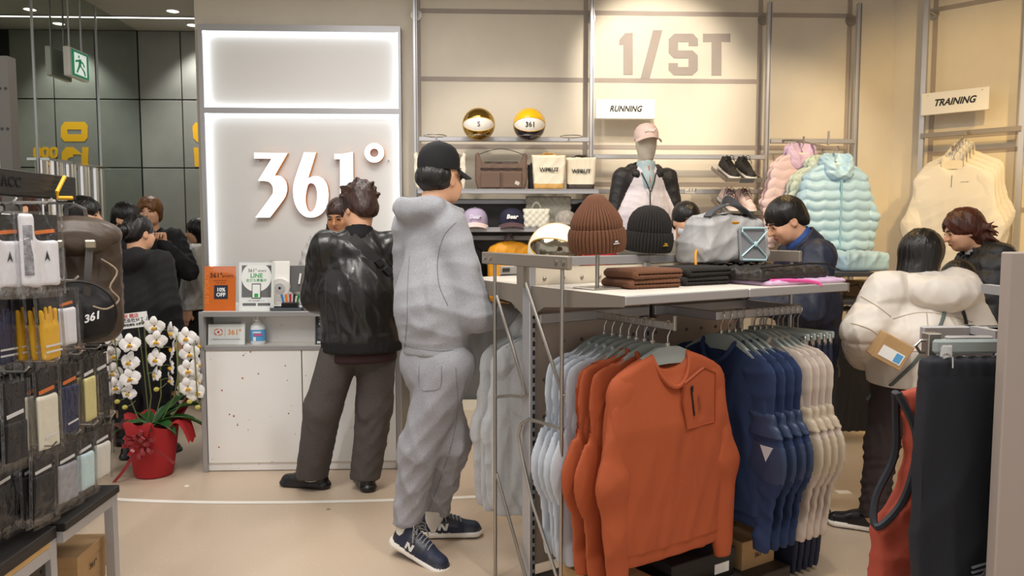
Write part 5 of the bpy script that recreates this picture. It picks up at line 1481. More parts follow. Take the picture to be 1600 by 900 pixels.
for (x0, x1) in ((.015, .575), (.605, GL - .015)):
    put('panel', PANEL, gd, lambda b: b.box(((x0 + x1) / 2, 0, .68), (x1 - x0, .022, 1.1)))
    put('upper_panel', mat('cream_panel', '#d8cdb9', .6), gd, lambda b: b.box(((x0 + x1) / 2, 0, 1.28), (x1 - x0, .02, .1)))
    def holes(b):
        for i in range(6):
            for j in range(7): b.cyl((x0 + .05 + i * .092, -.0112, .28 + j * .15), (x0 + .05 + i * .092, -.0135, .28 + j * .15), .008, 10)
    tag(put('panel_holes', DARKGREY, gd, holes), kind='stuff')
    def studs(b):
        for i in range(6): b.ell((x0 + .05 + i * .092, -.012, 1.285), (.008, .006, .008), 8, 6)
    tag(put('studs', STEEL, gd, studs), kind='stuff')
put('top_rail', ALU, gd, lambda b: b.box((GL / 2, 0, 1.352), (GL, .03, .036), bev=.003))
for x in (-.035, GL + .035):
    ya = gend(893, 413)[1]; yb = gend(757, 405)[1]
    put('end_header', TAUPE_METAL, gd, lambda b: b.box((x, (ya + yb) / 2, 1.36), (.02, yb - ya, .05), bev=.004))
    put('header_neck', TAUPE_METAL, gd, lambda b: b.box((x * .5 + (GL / 2 if x > 0 else 0), 0, 1.30), (.05, .05, .09)))
    for y in (ya + .03, ya + .075, yb - .03, yb - .075):
        put('bolt', STEEL, gd, lambda b: b.cyl((x, y, 1.36), (x + (-.016 if x < 0 else .016), y, 1.36), .008, 10))
for sd, nm in ((-1, 'front'), (1, 'back')):
    for (x0, x1) in ((0, .588), (.592, GL)):
        put('shelf', SHELFTOP, gd, lambda b: b.box(((x0 + x1) / 2, sd * (GW / 4 + .01), GZ - .004), (x1 - x0, GW / 2 - .03, .008)))
        put('shelf_lip', ALU, gd, lambda b: b.box(((x0 + x1) / 2, sd * (GW / 2 - .004), GZ - .016), (x1 - x0, .012, .032), bev=.003))
    for x in (-.006, GL + .006):
        put('shelf_end', TAUPE_METAL, gd, lambda b: b.prism([(sd * .03, GZ), (sd * GW / 2, GZ), (sd * GW / 2, GZ - .036), (sd * .12, GZ - .075), (sd * .03, GZ - .12)], x - .004, x + .004, 'yz'))
# wire ends
ya, yb = gend(775, 500)[1], gend(880, 500)[1]
for y in (ya, yb): put('end_rod', STEEL, gd, lambda b: b.cyl((-.035, y, .0), (-.035, y, 1.36), .0075, 10))
for y in (ya, yb): put('end_rod', STEEL, gd, lambda b: b.cyl((GL + .035, y, .0), (GL + .035, y, 1.36), .0075, 10))
E = lambda *pts: [gend(x, y) for x, y in pts]
for pts in (E((776, 462), (800, 540), (819, 606), (820, 614), (815, 620), (800, 618), (775, 620)), E((814, 421), (850, 529), (880, 619)), E((880, 671), (845, 660), (827, 655), (814, 663), (810, 680), (815, 710), (833, 789), (869, 898), (880, 940)), E((775, 738), (820, 898), (832, 940))):
    put('bent_wire', STEEL, gd, lambda b: b.tube(pts, .007, 8))
# cross rails, straight arm, looped rail
xr0, zr0 = gpl(929, 492, -.06); ZR = zr0
put('cross_rail', ALU, gd, lambda b: b.box((.29, -.055, ZR), (.56, .022, .04), bev=.003)); put('cross_rail', ALU, gd, lambda b: b.box((.29, .055, ZR), (.56, .022, .04), bev=.003))
put('cross_rail', ALU, gd, lambda b: b.box((.885, -.055, ZR), (.57, .022, .04), bev=.003))
for x in (.02, .57, .62, 1.16): put('rail_hook', TAUPE_METAL, gd, lambda b: b.box((x, -.03, ZR - .005), (.014, .05, .06)))
for x in (.02, .57): put('rail_hook', TAUPE_METAL, gd, lambda b: b.box((x, .03, ZR - .005), (.014, .05, .06)))
XA = xr0 + .01
put('straight_arm', STEEL, gd, lambda b: (b.box((XA, -.28, ZR), (.012, .46, .03), bev=.003), b.box((XA, -.51, ZR + .012), (.012, .01, .055), bev=.002)))
put('straight_arm', STEEL, gd, lambda b: (b.box((.22, .25, ZR), (.012, .40, .03), bev=.003), b.box((.22, .45, ZR + .012), (.012, .01, .055), bev=.002)))
FY = -.345
xl, zl = gpl(1120, 497, FY); xr1, _ = gpl(1247, 484, FY)
put('looped_rail', ALU, gd, lambda b: (b.box(((xl + xr1) / 2, FY, ZR), (xr1 - xl, .022, .036), bev=.003), b.box((xl, FY / 2 - .03, ZR), (.022, abs(FY) - .04, .036), bev=.003), b.box((xr1, FY / 2 - .03, ZR), (.022, abs(FY) - .04, .036), bev=.003)))
put('deck', mat('dark_wood_deck', '#39322d', .55, var=.2, vscale=10, aniso=(1, 8, 8)), gd, lambda b: b.box((.495, -.24, .05), (.98, .5, .06), bev=.004))

# ---- straight arm: pale blue and rust sweatshirts
ICE = mat('ice_blue_jersey', '#bcc2cb', .85, bump=.15, bscale=300, wrk=.5, wsc=5)
RUST = mat('rust_orange_jersey', '#a9502a', .8, bump=.12, bscale=300, var=.04, vscale=6, wrk=.45, wsc=4)
RUSTD = mat('rust_pocket_tape', '#9c4722', .6)
NAVYJ = mat('navy_jersey', '#1f3157', .85, bump=.15, bscale=300, wrk=.6, wsc=5)
NAVYN = mat('navy_nylon', '#2a3a58', .5)
BEIG = mat('stone_jersey', '#bfb1a6', .85, bump=.15, bscale=300, wrk=.6, wsc=5)
BEIGN = mat('stone_nylon', '#b5a792', .5)
ARMZ = ZR + .016
arm_y = [-.475, -.395, -.350, -.305, -.26, -.21, -.16, -.11]
order = ['foremost, with a chest pocket', 'right behind the one with a chest pocket', 'third from the open end of the arm', 'last before the ice blue ones']
blues = ['first behind the rust ones', 'second behind the rust ones', 'third behind the rust ones', 'last before the panel']
sw = None; ib = None
for i, y in enumerate(arm_y):
    p = G(XA, y, ARMZ); rz = GA + (.0, .03, -.02, .04, .0, .05, .02, .06)[i]
    if i == 0:
        o = sweater('rust orange sweatshirt on the straight arm, ' + order[0], 'sweatshirt', 'rust sweatshirts', RUST, w=1.06, L=.75, neckd=1.35, seed=11, elx=.045, fold=(.006, 9), sl=1.25, fwd=.03)
        # chest pocket with taped edge
        def outline(s): return [(.045 * s, .06 * s), (.0, .075 * s), (-.055 * s, .045 * s), (-.06 * s, -.01 * s), (-.045 * s, -.085 * s), (.065 * s, -.085 * s), (.065 * s, .05 * s)]
        pc = (.105, -.285)
        hid = folds(11, .005, 9)
        def onb(x, z): return (pc[0] + x, -.058 + .10 * max(0, abs(pc[0] + x) - .10), pc[1] + z)
        pts = [(.085, .085), (.02, .11), (-.075, .065), (-.085, .0), (-.065, -.105), (.085, -.10)]
        put('pocket_patch', RUST, o, lambda b: b.add([onb(x, z) for x, z in pts] + [(onb(x, z)[0], onb(x, z)[1] + .012, onb(x, z)[2]) for x, z in pts], [tuple(range(6))] + [(k, k + 6, (k + 1) % 6 + 6, (k + 1) % 6) for k in range(6)]))
        put('pocket_tape', RUSTD, o, lambda b: b.tube([(onb(x, z)[0], onb(x, z)[1] - .0005, onb(x, z)[2]) for x, z in pts], .0035, 5, closed=True))
        put('pocket_zip', ZIP, o, lambda b: b.tube([onb(-.045, .045), onb(-.028, -.06)], .0035, 6)); put('zip_pull', BLACK, o, lambda b: b.box((onb(-.045, .03)[0], -.064, onb(0, .042)[2]), (.008, .008, .022), bev=.002))
        text('lettering', 'ONE WAY', .012, mat('dark_rust_print', '#5e2c16', .7), o, (pc[0] - .005, -.0605, pc[1] - .015), (math.pi / 2, math.radians(78), 0), ext=.0004)
        sw = sweater('proto', 'sweatshirt', 'rust sweatshirts', RUST, w=1.06, L=.74, neckd=1.3, tk=.42, seed=12, elx=.05, fold=(.006, 10), sl=1.25, fwd=.006)
    elif i < 4:
        o = sw if i == 1 else dup(sw)
        o['label'] = 'rust orange sweatshirt on the straight arm, ' + order[i]
    else:
        if ib is None:
            ib = dup(sw); remat(ib, {'rust_orange_jersey': ICE}); o = ib
        else: o = dup(ib)
        o['label'] = 'ice blue sweatshirt on the straight arm, ' + blues[i - 4]; o['group'] = 'ice blue sweatshirts'
    o.location = p; o.rotation_euler = (0, .015 * ((i % 3) - 1), rz)
    hanger(p, rz, 'grey hanger of the %s sweatshirt, %s' % ('rust' if i < 4 else 'ice blue', (order + blues)[i].replace(', with a chest pocket', ' on the arm')), 'grey sweatshirt hangers')

# ---- looped rail: navy and stone sweatshirts side by side, navy trousers
def side_xs(pxs): return [gpl(p, 490, FY)[0] for p in pxs]
RZS = GA - math.pi / 2
BADGE = mat('pale_badge', '#c3c6cd', .5)
nv = None; st_ = None
nl = ['closest to the rust ones', 'second from the rust ones', 'third from the rust ones', 'next to the stone ones']
sl_ = ['next to the navy ones', 'second from the navy ones', 'third from the navy ones', 'next to the hanging trousers']
for i, x in enumerate(side_xs((1127, 1139, 1149, 1159, 1179, 1188, 1197, 1206))):
    p = G(x, FY, ZR + .018); rz = RZS + (-.05, -.02, .03, .05, 0, .03, .05, .08)[i]
    if i == 0:
        nv = sweater('navy', 'sweatshirt', 'navy sweatshirts', NAVYJ, w=1.0, L=.72, tk=.38, seed=31, elx=.045, fold=(.007, 11), sl=1.22, fwd=.008, band=(NAVYN, BADGE))
        o = nv
    elif i < 4: o = dup(nv)
    elif i == 4:
        o = st_ = dup(nv); remat(st_, {'navy_jersey': BEIG, 'navy_nylon': BEIGN})
    else: o = dup(st_)
    o.location = p; o.rotation_euler = (.0, 0, rz)
    o['label'] = '%s sweatshirt with nylon sleeve pocket on the looped rail, %s' % ('navy' if i < 4 else 'stone beige', nl[i] if i < 4 else sl_[i - 4]); o['group'] = 'navy sweatshirts' if i < 4 else 'stone sweatshirts'
    hanger(p, rz, 'grey hanger of the %s sweatshirt %s' % ('navy' if i < 4 else 'stone', nl[i] if i < 4 else sl_[i - 4]), 'grey looped rail hangers')
NAVYT = mat('navy_track_cloth', '#171f38', .7, bump=.15, bscale=200)
tp0 = None
for i, x in enumerate(side_xs((1216, 1224, 1232, 1240, 1247))):
    p = G(x, FY, ZR + .018); rz = RZS + .05 * i - .05
    if tp0 is None: o = tp0 = trousers_hung('navy', 'trousers', 'navy trousers', NAVYT, w=.16, L=1.0, tk=.014, seed=16, fold=(.004, 20))
    else: o = dup(tp0)
    o.location = p; o.rotation_euler = (0, 0, rz)
    nm = ('next to the stone sweatshirts', 'second after the stone sweatshirts', 'middle one of the five', 'second from the rail end', 'at the rail end')[i]
    o['label'] = 'navy track trousers clipped to the looped rail, ' + nm; o['group'] = 'navy trousers'
    hanger(p, rz, 'grey clip hanger of the navy trousers, ' + nm, 'grey clip hangers', None, .165, clips=True)

# ---- pale grey hoodie on the far side arm
MARLP = mat('pale_grey_marl', '#b7b8ba', .9, var=.1, vscale=240, bump=.2, bscale=300, wrk=.6, wsc=5)
p = G(.22, .165, ARMZ)
hd = sweater('pale grey marl hoodie hanging on the far side of the stand', 'hoodie', None, MARLP, 'hoodie', w=1.0, L=.80, tk=.6, seed=44, elx=.02, fold=(.011, 11), sl=1.2, hood=MARLP)
hd.scale = (1, .68, 1); hd.location = p; hd.rotation_euler = (0, 0, GA + math.radians(152))
hanger(p, GA + math.radians(152), 'grey hanger inside the pale grey hoodie', None)
h2 = dup(hd, G(.22, .265, ARMZ), (0, 0, GA + math.radians(160)), 'pale grey marl hoodie behind the other hoodie, near the wearer of the cap')
hanger(G(.22, .265, ARMZ), GA + math.radians(160), 'grey hanger of the hoodie nearest the cap wearer', None)

# ---- things on top
BRK = mat('brown_rib_knit', '#6b452f', .9, bump=.3, bscale=200)
BKK = mat('black_rib_knit', '#211d1a', .9, bump=.3, bscale=200)
LBL1 = mat('brown_label', '#4a2f22', .6); LBL2 = mat('black_label', '#121212', .6)
for (px, py, m, lm, mk, nm, tl) in ((933, 451, BRK, LBL1, EMBW, 'brown', (.1, -.06)), (1011, 437, BKK, LBL2, YELLOW, 'black', (.1, .05))):
    b0 = PZ(px, py, GZ)
    s_ = thing('hat_stand', 'steel rod hat stand under the %s beanie' % nm, 'stand', b0, GA, 'hat stands')
    zt_ = PY(px, 388, b0.y).z - GZ
    put('base_plate', STEEL, s_, lambda b: b.box((0, 0, .003), (.13, .13, .006), bev=.002)); put('rod', STEEL, s_, lambda b: b.cyl((0, 0, 0), (0, 0, zt_ + .13), .0075, 12))
    o = beanie('%s ribbed knit beanie with small woven label on a steel stand' % nm, (b0.x, b0.y, GZ + zt_ - .01), m, lm, mk, 0, tl, 'stand beanies', 1 if nm == 'brown' else 0); o.scale = (.93, .93, .95)
def folded_beanie(label, loc, rotz, m, group, w=.25, d=.19, hh=.036):
    t = thing('folded_beanie', label, 'hat', loc, rotz, group)
    S = SDF((-w * .6, -d * .65, -.01), (w * .6, d * .65, hh + .02), .0045)
    S.box((0, 0, hh / 2), (w / 2, d / 2, hh / 2), hh * .48, .01); S.box((w * .04, -d * .5, hh / 2), (w * .47, .02, .0025), .002, .006, None, 's')
    S.build('knit', m, t, disp=lambda V: .003 * (np.abs(np.sin(V[:, 0] * 190)) - .5))
for i, (px, py, m, nm) in enumerate(((1006, 454, BRK, 'brown'), (1086, 449, BKK, 'black'))):
    q = PZ(px, py - 4, GZ)
    for k in range(2):
        folded_beanie('folded %s knit beanie, %s of its stack' % (nm, ('bottom', 'top')[k]), (q.x + .008 * k, q.y + .05, GZ + .036 * k), GA + .05 * k - .04, m, 'folded beanies')
# big basketball and caps on the far shelf
x_, z_ = gpl(868, 372, .30); p = G(x_, .30, GZ + .122)
basketball('large white, foil and gold trimmed basketball on the stand', p, (SILVF, BALLW, BALLW), SEAMY, (.0, .25, GA - .5), .125)
RED = mat('red_cotton', '#a5222a', .8); GOLDC = mat('golden_nylon', '#c9a23a', .5); OLIVE = mat('olive_nylon', '#5d5746', .6)
for (px, y, m, m2, lb, tx) in ((932, .26, RED, BLKN, 'red and black baseball cap behind the brown beanie', None), (995, .22, OLIVE, BALLY, 'olive cap with yellow brim behind the black beanie', None), (1050, .2, OLIVE, OLIVE, 'olive cap marked 361 beside the grey duffel bag', '361')):
    xg, _ = gpl(px, 400, y)
    rs_ = thing('cap_riser', 'small clear riser under the ' + lb.split(' behind')[0].split(' beside')[0] , 'stand', G(xg, y, GZ), GA)
    put('block', TRAY, rs_, lambda b: b.box((0, 0, .02), (.12, .12, .04), bev=.004))
    cap_thing(lb, (m, m2), G(xg, y, GZ + .04), GA, 'stand caps', EMBW if tx else None, etext=tx)
# grey duffel bag
def duffel():
    x_, z_ = gpl(1130, 400, -.13); p = G(x_, -.13, GZ + .07)
    t = thing('duffel_bag', 'light grey duffel bag with pale blue cord and dark strap', 'bag', p, GA); t.scale = (.86, .95, 1)
    LG = mat('light_grey_nylon', '#aaa9a8', .6, bump=.25, bscale=60); MG = mat('mid_grey_mesh', '#84858a', .6); DG = mat('charcoal_webbing', '#4a4b4e', .65); PB = mat('pale_blue_cord', '#b9dbe0', .5)
    S = SDF((-.3, -.16, -.02), (.3, .16, .29), .0085)
    S.poly([(-.235, .0), (-.245, .06), (-.19, .21), (-.15, .225), (.17, .215), (.2, .2), (.235, .05), (.225, 0)], lambda x, z: .115 - .25 * np.clip(z - .1, 0, .2), .04, .01)
    f = folds(77, .011, 13, (1, 1, .7), 6); S.build('body', LG, t, disp=f)
    put('front_pocket', MG, t, lambda b: b.box((.065, -.117, .085), (.19, .018, .15), (-.1, 0, 0), bev=.008))
    put('elastic_cord', PB, t, lambda b: b.tube([(-.02, -.128, .155), (.15, -.128, .155), (.155, -.130, .14), (.07, -.135, .085), (.155, -.132, .03), (.15, -.132, .015), (-.02, -.132, .02), (-.025, -.132, .035), (.06, -.135, .085), (-.025, -.130, .14)], .0045, 6, closed=True))
    put('cord_lock', PB, t, lambda b: b.ell((.065, -.137, .085), (.011, .008, .013), 10, 6))
    put('zip', ZIP, t, lambda b: b.tube([(-.16, -.05, .205), (0, -.06, .213), (.16, -.05, .205)], .005, 6)); put('zip_tab', YELN, t, lambda b: b.box((-.02, -.085, .178), (.05, .006, .008), (.5, 0, 0)))
    put('carry_strap', DG, t, lambda b: b.sheet(lambda u, v: (-.19 + .34 * u, -.06 - .01 * math.sin(math.pi * u) + .045 * (v - .5), .205 + .052 * math.sin(math.pi * min(1, u * 1.15)) ** .7), 18, 1, .006))
    put('carry_strap', DG, t, lambda b: b.sheet(lambda u, v: (.0 + .17 * u, .02 + .03 * math.sin(math.pi * u), .215 + .05 * math.sin(math.pi * u) + .035 * v), 14, 1, .006))
    put('hang_loop', YELN, t, lambda b: b.tube([(-.235, -.04, .06), (-.275, -.07, .045), (-.29, -.085, .02), (-.292, -.09, -.005)], .006, 6))
duffel()
BKS = mat('black_brown_nylon', '#2c2723', .5, bump=.3, bscale=50)
x_, z_ = gpl(1177, 440, -.30)
fj = folded('folded black nylon jacket under the grey duffel bag', G(x_, -.30, GZ + .018), GA + .02, BKS, (.44, .44, .05), seed=12, amp=.010, freq=20)
put('yellow_tag', mat('lime_tag', '#cfc53a', .5), fj, lambda b: b.box((.2, -.17, .0585), (.05, .02, .004), (0, 0, .3)))
put('drawcord', BLACK, fj, lambda b: b.tube([(-.2, -.2, .052), (-.05, -.22, .06), (.1, -.19, .062), (.18, -.22, .06), (.235, -.25, .03)], .004, 6))
x_, z_ = gpl(1198, 445, -.33)
lj = folded('lilac jacket folded under the black nylon jacket', G(x_, -.32, GZ - .001), GA - .03, mat('lilac_nylon', '#c9abc9', .55, bump=.2, bscale=60), (.46, .46, .022), seed=13, amp=.005, freq=24)
put('pink_pull_strap', mat('hot_pink_webbing', '#e0569c', .6), lj, lambda b: b.tube([(-.2, -.2, .02), (-.12, -.225, .022), (-.02, -.235, .016), (.02, -.25, .008), (.03, -.26, -.004)], .007, 6))
pt = PZ(795, 428, GZ)
pt_ = thing('price_tag', 'white barcode price tag lying on the far shelf', 'tag', (pt.x, pt.y, GZ + .002), GA, rot=(.5, 0, GA - .3))
put('card', PAPER, pt_, lambda b: b.box((0, 0, .02), (.09, .003, .045)))
def bars(b):
    for k in range(14): b.box((-.035 + .0028 * k, -.0022, .022), (.0008 + .0008 * (k * 7 % 3), .001, .022))
tag(put('barcode', INK, pt_, bars), kind='stuff')
# boxes on the deck
for (x, y, rz, d, lb) in ((.14, -.33, .1, (.2, .32, .12), 'kraft shoe box on the deck under the ice blue sweatshirts'), (.87, -.27, 0, (.2, .3, .12), 'kraft shoe box on the deck under the navy sweatshirts')):
    kraft_box(lb, G(x, y, .08), d, GA + rz, 'deck shoe boxes')
bb = thing('black_box', 'black carton with white label on the deck', 'box', G(.55, -.3, .08), GA)
put('tray', BLACK, bb, lambda b: b.box((0, 0, .04), (.34, .24, .08))); put('lid', mat('charcoal_card', '#2a2829', .7), bb, lambda b: b.box((0, 0, .095), (.35, .25, .04), bev=.003)); put('label_card', PAPER, bb, lambda b: b.box((.1, -.1215, .045), (.08, .002, .04)))
# ------------------------------------------------------------ cash counter
CY = 4.66
cxl, cxr = PZ(319, 737, 0).x, PZ(627, 737, 0).x
zct, zcl = PY(400, 489, CY).z, PY(400, 542, CY).z
ct = thing('service_counter', 'white terrazzo counter with grey metal frame and a low ledge', 'counter', ((cxl + cxr) / 2, CY, 0))
cw = cxr - cxl; CD = .62
GFR = mat('grey_anodised_frame', '#a5a3a3', .4, metal=.4)
for x in (-cw / 2 + .015, cw / 2 - .015):
    put('side_frame', GFR, ct, lambda b: b.box((x, .02, zct / 2), (.03, .04, zct), bev=.003))
    put('side_panel', mat('grey_side_panel', '#6f6b68', .5), ct, lambda b: b.box((x, CD / 2 + .02, zct / 2), (.026, CD - .04, zct - .002)))
smid = (PZ(474, 737, 0).x - (cxl + cxr) / 2)
for (a, b_) in ((-cw / 2 + .03, smid), (smid, cw / 2 - .03)):
    put('front_panel', TERR, ct, lambda b: b.box(((a + b_) / 2, .018, .055 + (zcl - .062) / 2), (b_ - a - .006, .02, zcl - .062), bev=.002))
    m_ = (a + b_) / 2 - .03; put('vent_slot', mat('pale_slot', '#cfcdc9', .5), ct, lambda b: (b.box((m_, .0115, .2), (.2, .004, .004)), b.box((m_, .0115, .185), (.2, .004, .004))))
put('plinth', TERR, ct, lambda b: b.box((0, .03, .03), (cw - .06, .02, .05)))
put('inner_back', JOINT, ct, lambda b: b.box((0, .05, zcl / 2), (cw - .06, .02, zcl - .02)))
put('ledge', mat('pale_stone_top', '#d9d5cf', .4), ct, lambda b: b.box((0, .115, zcl - .004), (cw - .06, .20, .016)))
put('ledge_trim', GFR, ct, lambda b: b.box((0, .008, zcl - .008), (cw - .04, .016, .03), bev=.003))
put('niche_panel', TERR, ct, lambda b: b.box((0, .18, (zcl + zct) / 2), (cw - .06, .02, zct - zcl)))
put('worktop', MATS['pale_stone_top'], ct, lambda b: b.box((0, CD / 2 + .02, zct - .006), (cw, CD, .02)))
put('worktop_trim', GFR, ct, lambda b: b.box((0, .012, zct - .008), (cw, .02, .032), bev=.003))
CX = (cxl + cxr) / 2
def con(px, y): return PY(px, 480, y).x
# signs in clear stands
ACRYL = film('clear_acrylic', (.97, .98, .98), .07, .04, 0)
ORANGEP = mat('orange_poster', '#e2711b', .6)
def poster(name, label, px0, px1, py0, y, z, m, build, lean=-.12):
    a, b_ = PY(px0, 450, y).x, PY(px1, 450, y).x; w = b_ - a; h = PY(px0, py0, y).z - z
    t = thing(name, label, 'sign', ((a + b_) / 2, y, z), rot=(lean, 0, 0))
    put('sheet', m, t, lambda b: b.box((0, 0, h / 2), (w, .002, h)))
    put('clear_sleeve', ACRYL, t, lambda b: b.box((0, -.003, h / 2 + .006), (w + .012, .003, h + .02)))
    put('foot', ACRYL, t, lambda b: b.box((0, .04, .002), (w + .012, .09, .003)))
    build(t, w, h); return t
def p_orange(t, w, h):
    text('lettering', '361°', h * .15, INK, t, (-w * .13, -.0018, h * .79), ext=.0004, bold=.0006); text('lettering', 'SPORTS', h * .075, INK, t, (w * .24, -.0018, h * .77), ext=.0004)
    text('lettering', 'GRAND OPENING FAIR', h * .028, INK, t, (0, -.0018, h * .68), ext=.0003); text('lettering', '11.15 FRI - 12.01 SUN', h * .026, INK, t, (0, -.0018, h * .63), ext=.0003)
    put('square', mat('navy_print', '#20283c', .6), t, lambda b: b.box((w * .03, -.0016, h * .42), (w * .44, .0012, h * .31)))
    text('lettering', '10%', h * .115, PAPER, t, (w * .03, -.0026, h * .47), ext=.0003, bold=.0012); text('lettering', 'OFF', h * .115, PAPER, t, (w * .03, -.0026, h * .36), ext=.0003, bold=.0012)
    text('lettering', '361 SPORTS', h * .15, mat('pale_orange_print', '#ec8d3e', .6), t, (-w * .42, -.0016, h * .5), (math.pi / 2, -math.pi / 2, 0), ext=.0003, sx=.9)
poster('poster_stand', 'orange 10% OFF poster in clear stand on the counter', 318, 367, 416, CY + .09, zct + .004, ORANGEP, p_orange)
def p_line(t, w, h):
    put('grey_field', DARKGREY, t, lambda b: b.box((0, -.0014, h * .61), (w * .84, .001, h * .66)))
    put('round_field', PAPER, t, lambda b: b.prism([(max(-w * .42, min(w * .42, w * .42 * 1.02 * math.cos(a))), min(h * .94, h * .70 + w * .42 * 1.02 * math.sin(a))) for a in np.linspace(0, 2 * math.pi, 40, endpoint=False)], -.0026, -.0018))
    G_ = mat('line_green', '#19a24a', .6)
    text('lettering', '361°', h * .1, INK, t, (-w * .12, -.003, h * .83), ext=.0003); text('lettering', 'SPORTS', h * .05, INK, t, (w * .16, -.003, h * .82), ext=.0003)
    text('lettering', 'LINE', h * .125, G_, t, (0, -.003, h * .725), ext=.0003, bold=.0009); text('lettering', '友だち募集中', h * .07, G_, t, (0, -.003, h * .625), ext=.0003, bold=.0003)
    put('phone_outline', INK, t, lambda b: b.box((0, -.003, h * .41), (w * .26, .001, h * .31), bev=.0004)); put('phone_screen', PAPER, t, lambda b: b.box((0, -.0038, h * .41), (w * .215, .001, h * .27)))
    put('green_button', G_, t, lambda b: b.box((0, -.0046, h * .32), (w * .11, .001, h * .075)))
    text('lettering', 'LINEで「友だち追加」してね', h * .026, INK, t, (0, -.0018, h * .21), ext=.0003)
    put('caption_bar', DARKGREY, t, lambda b: (b.box((-w * .2, -.0016, h * .135), (w * .38, .001, h * .055)), b.box((w * .22, -.0016, h * .135), (w * .36, .001, h * .055))))
poster('poster_stand', 'white and grey LINE poster with green lettering on the counter', 372, 427, 410, CY + .075, zct + .004, PAPER, p_line)
def p_dark(t, w, h):
    for i, s_ in enumerate(('ノベルティ', 'プレゼント', 'キャンペーン')): text('lettering', s_, h * .13, PAPER, t, (-w * .42, -.0018, h * (.88 - .14 * i)), ext=.0003, bold=.0004, align='LEFT', sx=.8)
    put('picture', mat('dark_photo_print', '#59585c', .6, var=.8, vscale=25), t, lambda b: b.box((0, -.0014, h * .33), (w * .86, .001, h * .34))); put('footer', PAPER, t, lambda b: b.box((0, -.0014, h * .06), (w * .9, .001, h * .07)))
poster('poster_stand', 'dark campaign poster with white Japanese lettering on the ledge', 491, 545, 486, CY + .05, zcl + .006, mat('dark_poster', '#33343a', .6), p_dark)
def p_card(t, w, h):
    RD = mat('emblem_red', '#c8382c', .6); OG = mat('emblem_orange', '#e08a2a', .6)
    for k, m in ((0, RD), (1, OG), (2, RD), (3, OG)):
        put('emblem_swirl', m, t, lambda b: b.tube([(-w * .22 + .023 * math.cos(a + k * 1.57) * (1 + .25 * i / 8), -.002, h * .62 + .019 * math.sin(a + k * 1.57)) for i, a in enumerate(np.linspace(0, 1.2, 8))], .0028, 5))
    put('emblem_centre', RD, t, lambda b: b.ell((-w * .22, -.002, h * .62), (.007, .002, .007), 10, 6))
    put('divider', DARKGREY, t, lambda b: b.box((-w * .04, -.0016, h * .6), (.001, .001, h * .4)))
    text('lettering', '361°', h * .36, OG, t, (w * .22, -.0018, h * .6), ext=.0003, bold=.0005); text('lettering', 'Official Partner of the Olympic Council of Asia', h * .07, INK, t, (0, -.0018, h * .27), ext=.0003)
cdp = poster('sign_card', 'small white card with orange 361 and red emblem on the ledge', 322.5, 380, 507, CY + .05, zcl + .006, PAPER, p_card)
# hand sanitiser
q = (con(402, CY + .09), CY + .09, zcl + .004)
sb = thing('pump_bottle', 'white hand sanitiser pump bottle with blue label', 'bottle', q, .1)
put('bottle_body', mat('milky_plastic', '#e8ecee', .3), sb, lambda b: b.lathe([(.038, 0), (.044, .006), (.045, .03), (.045, .10), (.04, .118), (.02, .132), (.016, .14)], 24, sy=.7))
put('label_wrap', mat('blue_label', '#5aa3d8', .5), sb, lambda b: b.lathe([(.0456, .022), (.0456, .092)], 24, capb=False, capt=False, sy=.705)); put('label_print', mat('pink_print', '#d4568f', .6), sb, lambda b: b.box((.005, -.0327, .06), (.05, .002, .012))); put('label_print', PAPER, sb, lambda b: (b.box((.0, -.0327, .076), (.05, .002, .008)), b.box((-.015, -.0325, .035), (.016, .002, .026))))
put('pump_head', WHITE, sb, lambda b: (b.lathe([(.017, .138), (.017, .155), (.008, .158), (.008, .178)], 16), b.tube([(.012, 0, .182), (-.012, 0, .186), (-.03, 0, .180), (-.036, 0, .165)], [.011, .011, .007, .005], 8), b.tube([(-.012, 0, .172), (-.022, 0, .155), (-.024, 0, .14)], .004, 6)))
# tablet on a white stand, cable, tray with pens
q = (con(450, CY + .38), CY + .38, zct + .004)
tb = thing('tablet', 'dark tablet seen from behind on a white holder', 'tablet', q, .05)
zt0 = PY(450, 457, CY + .38).z - zct; ztt = PY(450, 416, CY + .38).z - zct
put('tablet_body', DARKGREY, tb, lambda b: b.box((.02, .01, (zt0 + ztt) / 2), (.29, .009, ztt - zt0), (-.15, 0, .04), bev=.004)); put('pen_clip', WHITE, tb, lambda b: b.box((.08, -.004, (zt0 + ztt) / 2), (.012, .006, .07), (-.15, .15, 0), bev=.002))
th = thing('tablet_holder', 'white round hinged holder behind the tablet', 'stand', (q[0] - .035, q[1] - .035, q[2]), .05)
put('back_plate', WHITE, th, lambda b: b.box((0, .018, (zt0 + ztt) / 2 + .01), (.11, .012, ztt - zt0 + .04), (-.15, 0, 0), bev=.004)); put('hub', WHITE, th, lambda b: b.cyl((0, .018, .13), (0, -.022, .125), .058, 28)); put('hub_cap', mat('pale_grey_plastic', '#c9c9cb', .4), th, lambda b: b.cyl((0, -.02, .125), (0, -.034, .123), .032, 24)); put('screw', BLACK, th, lambda b: b.cyl((0, -.03, .123), (0, -.037, .122), .008, 12))
for x in (-.035, .035): put('arm', WHITE, th, lambda b: b.box((x, -.008, .06), (.016, .014, .13), (.1, 0, 0), bev=.004))
put('foot', WHITE, th, lambda b: b.box((0, .01, .006), (.12, .13, .012), bev=.004))
tg = tag(put('white_cable', WHITE, None, lambda b: b.tube([(q[0] + .06, q[1] - .08, zct + .01), (q[0] + .075, q[1] - .1, zct + .07), (q[0] + .12, q[1] - .12, zct + .085), (q[0] + .17, q[1] - .13, zct + .04), (q[0] + .2, q[1] - .14, zct + .012), (q[0] + .12, q[1] - .13, zct + .01)], .006, 6)), 'white cable looped on the counter beside the tablet', 'cable')
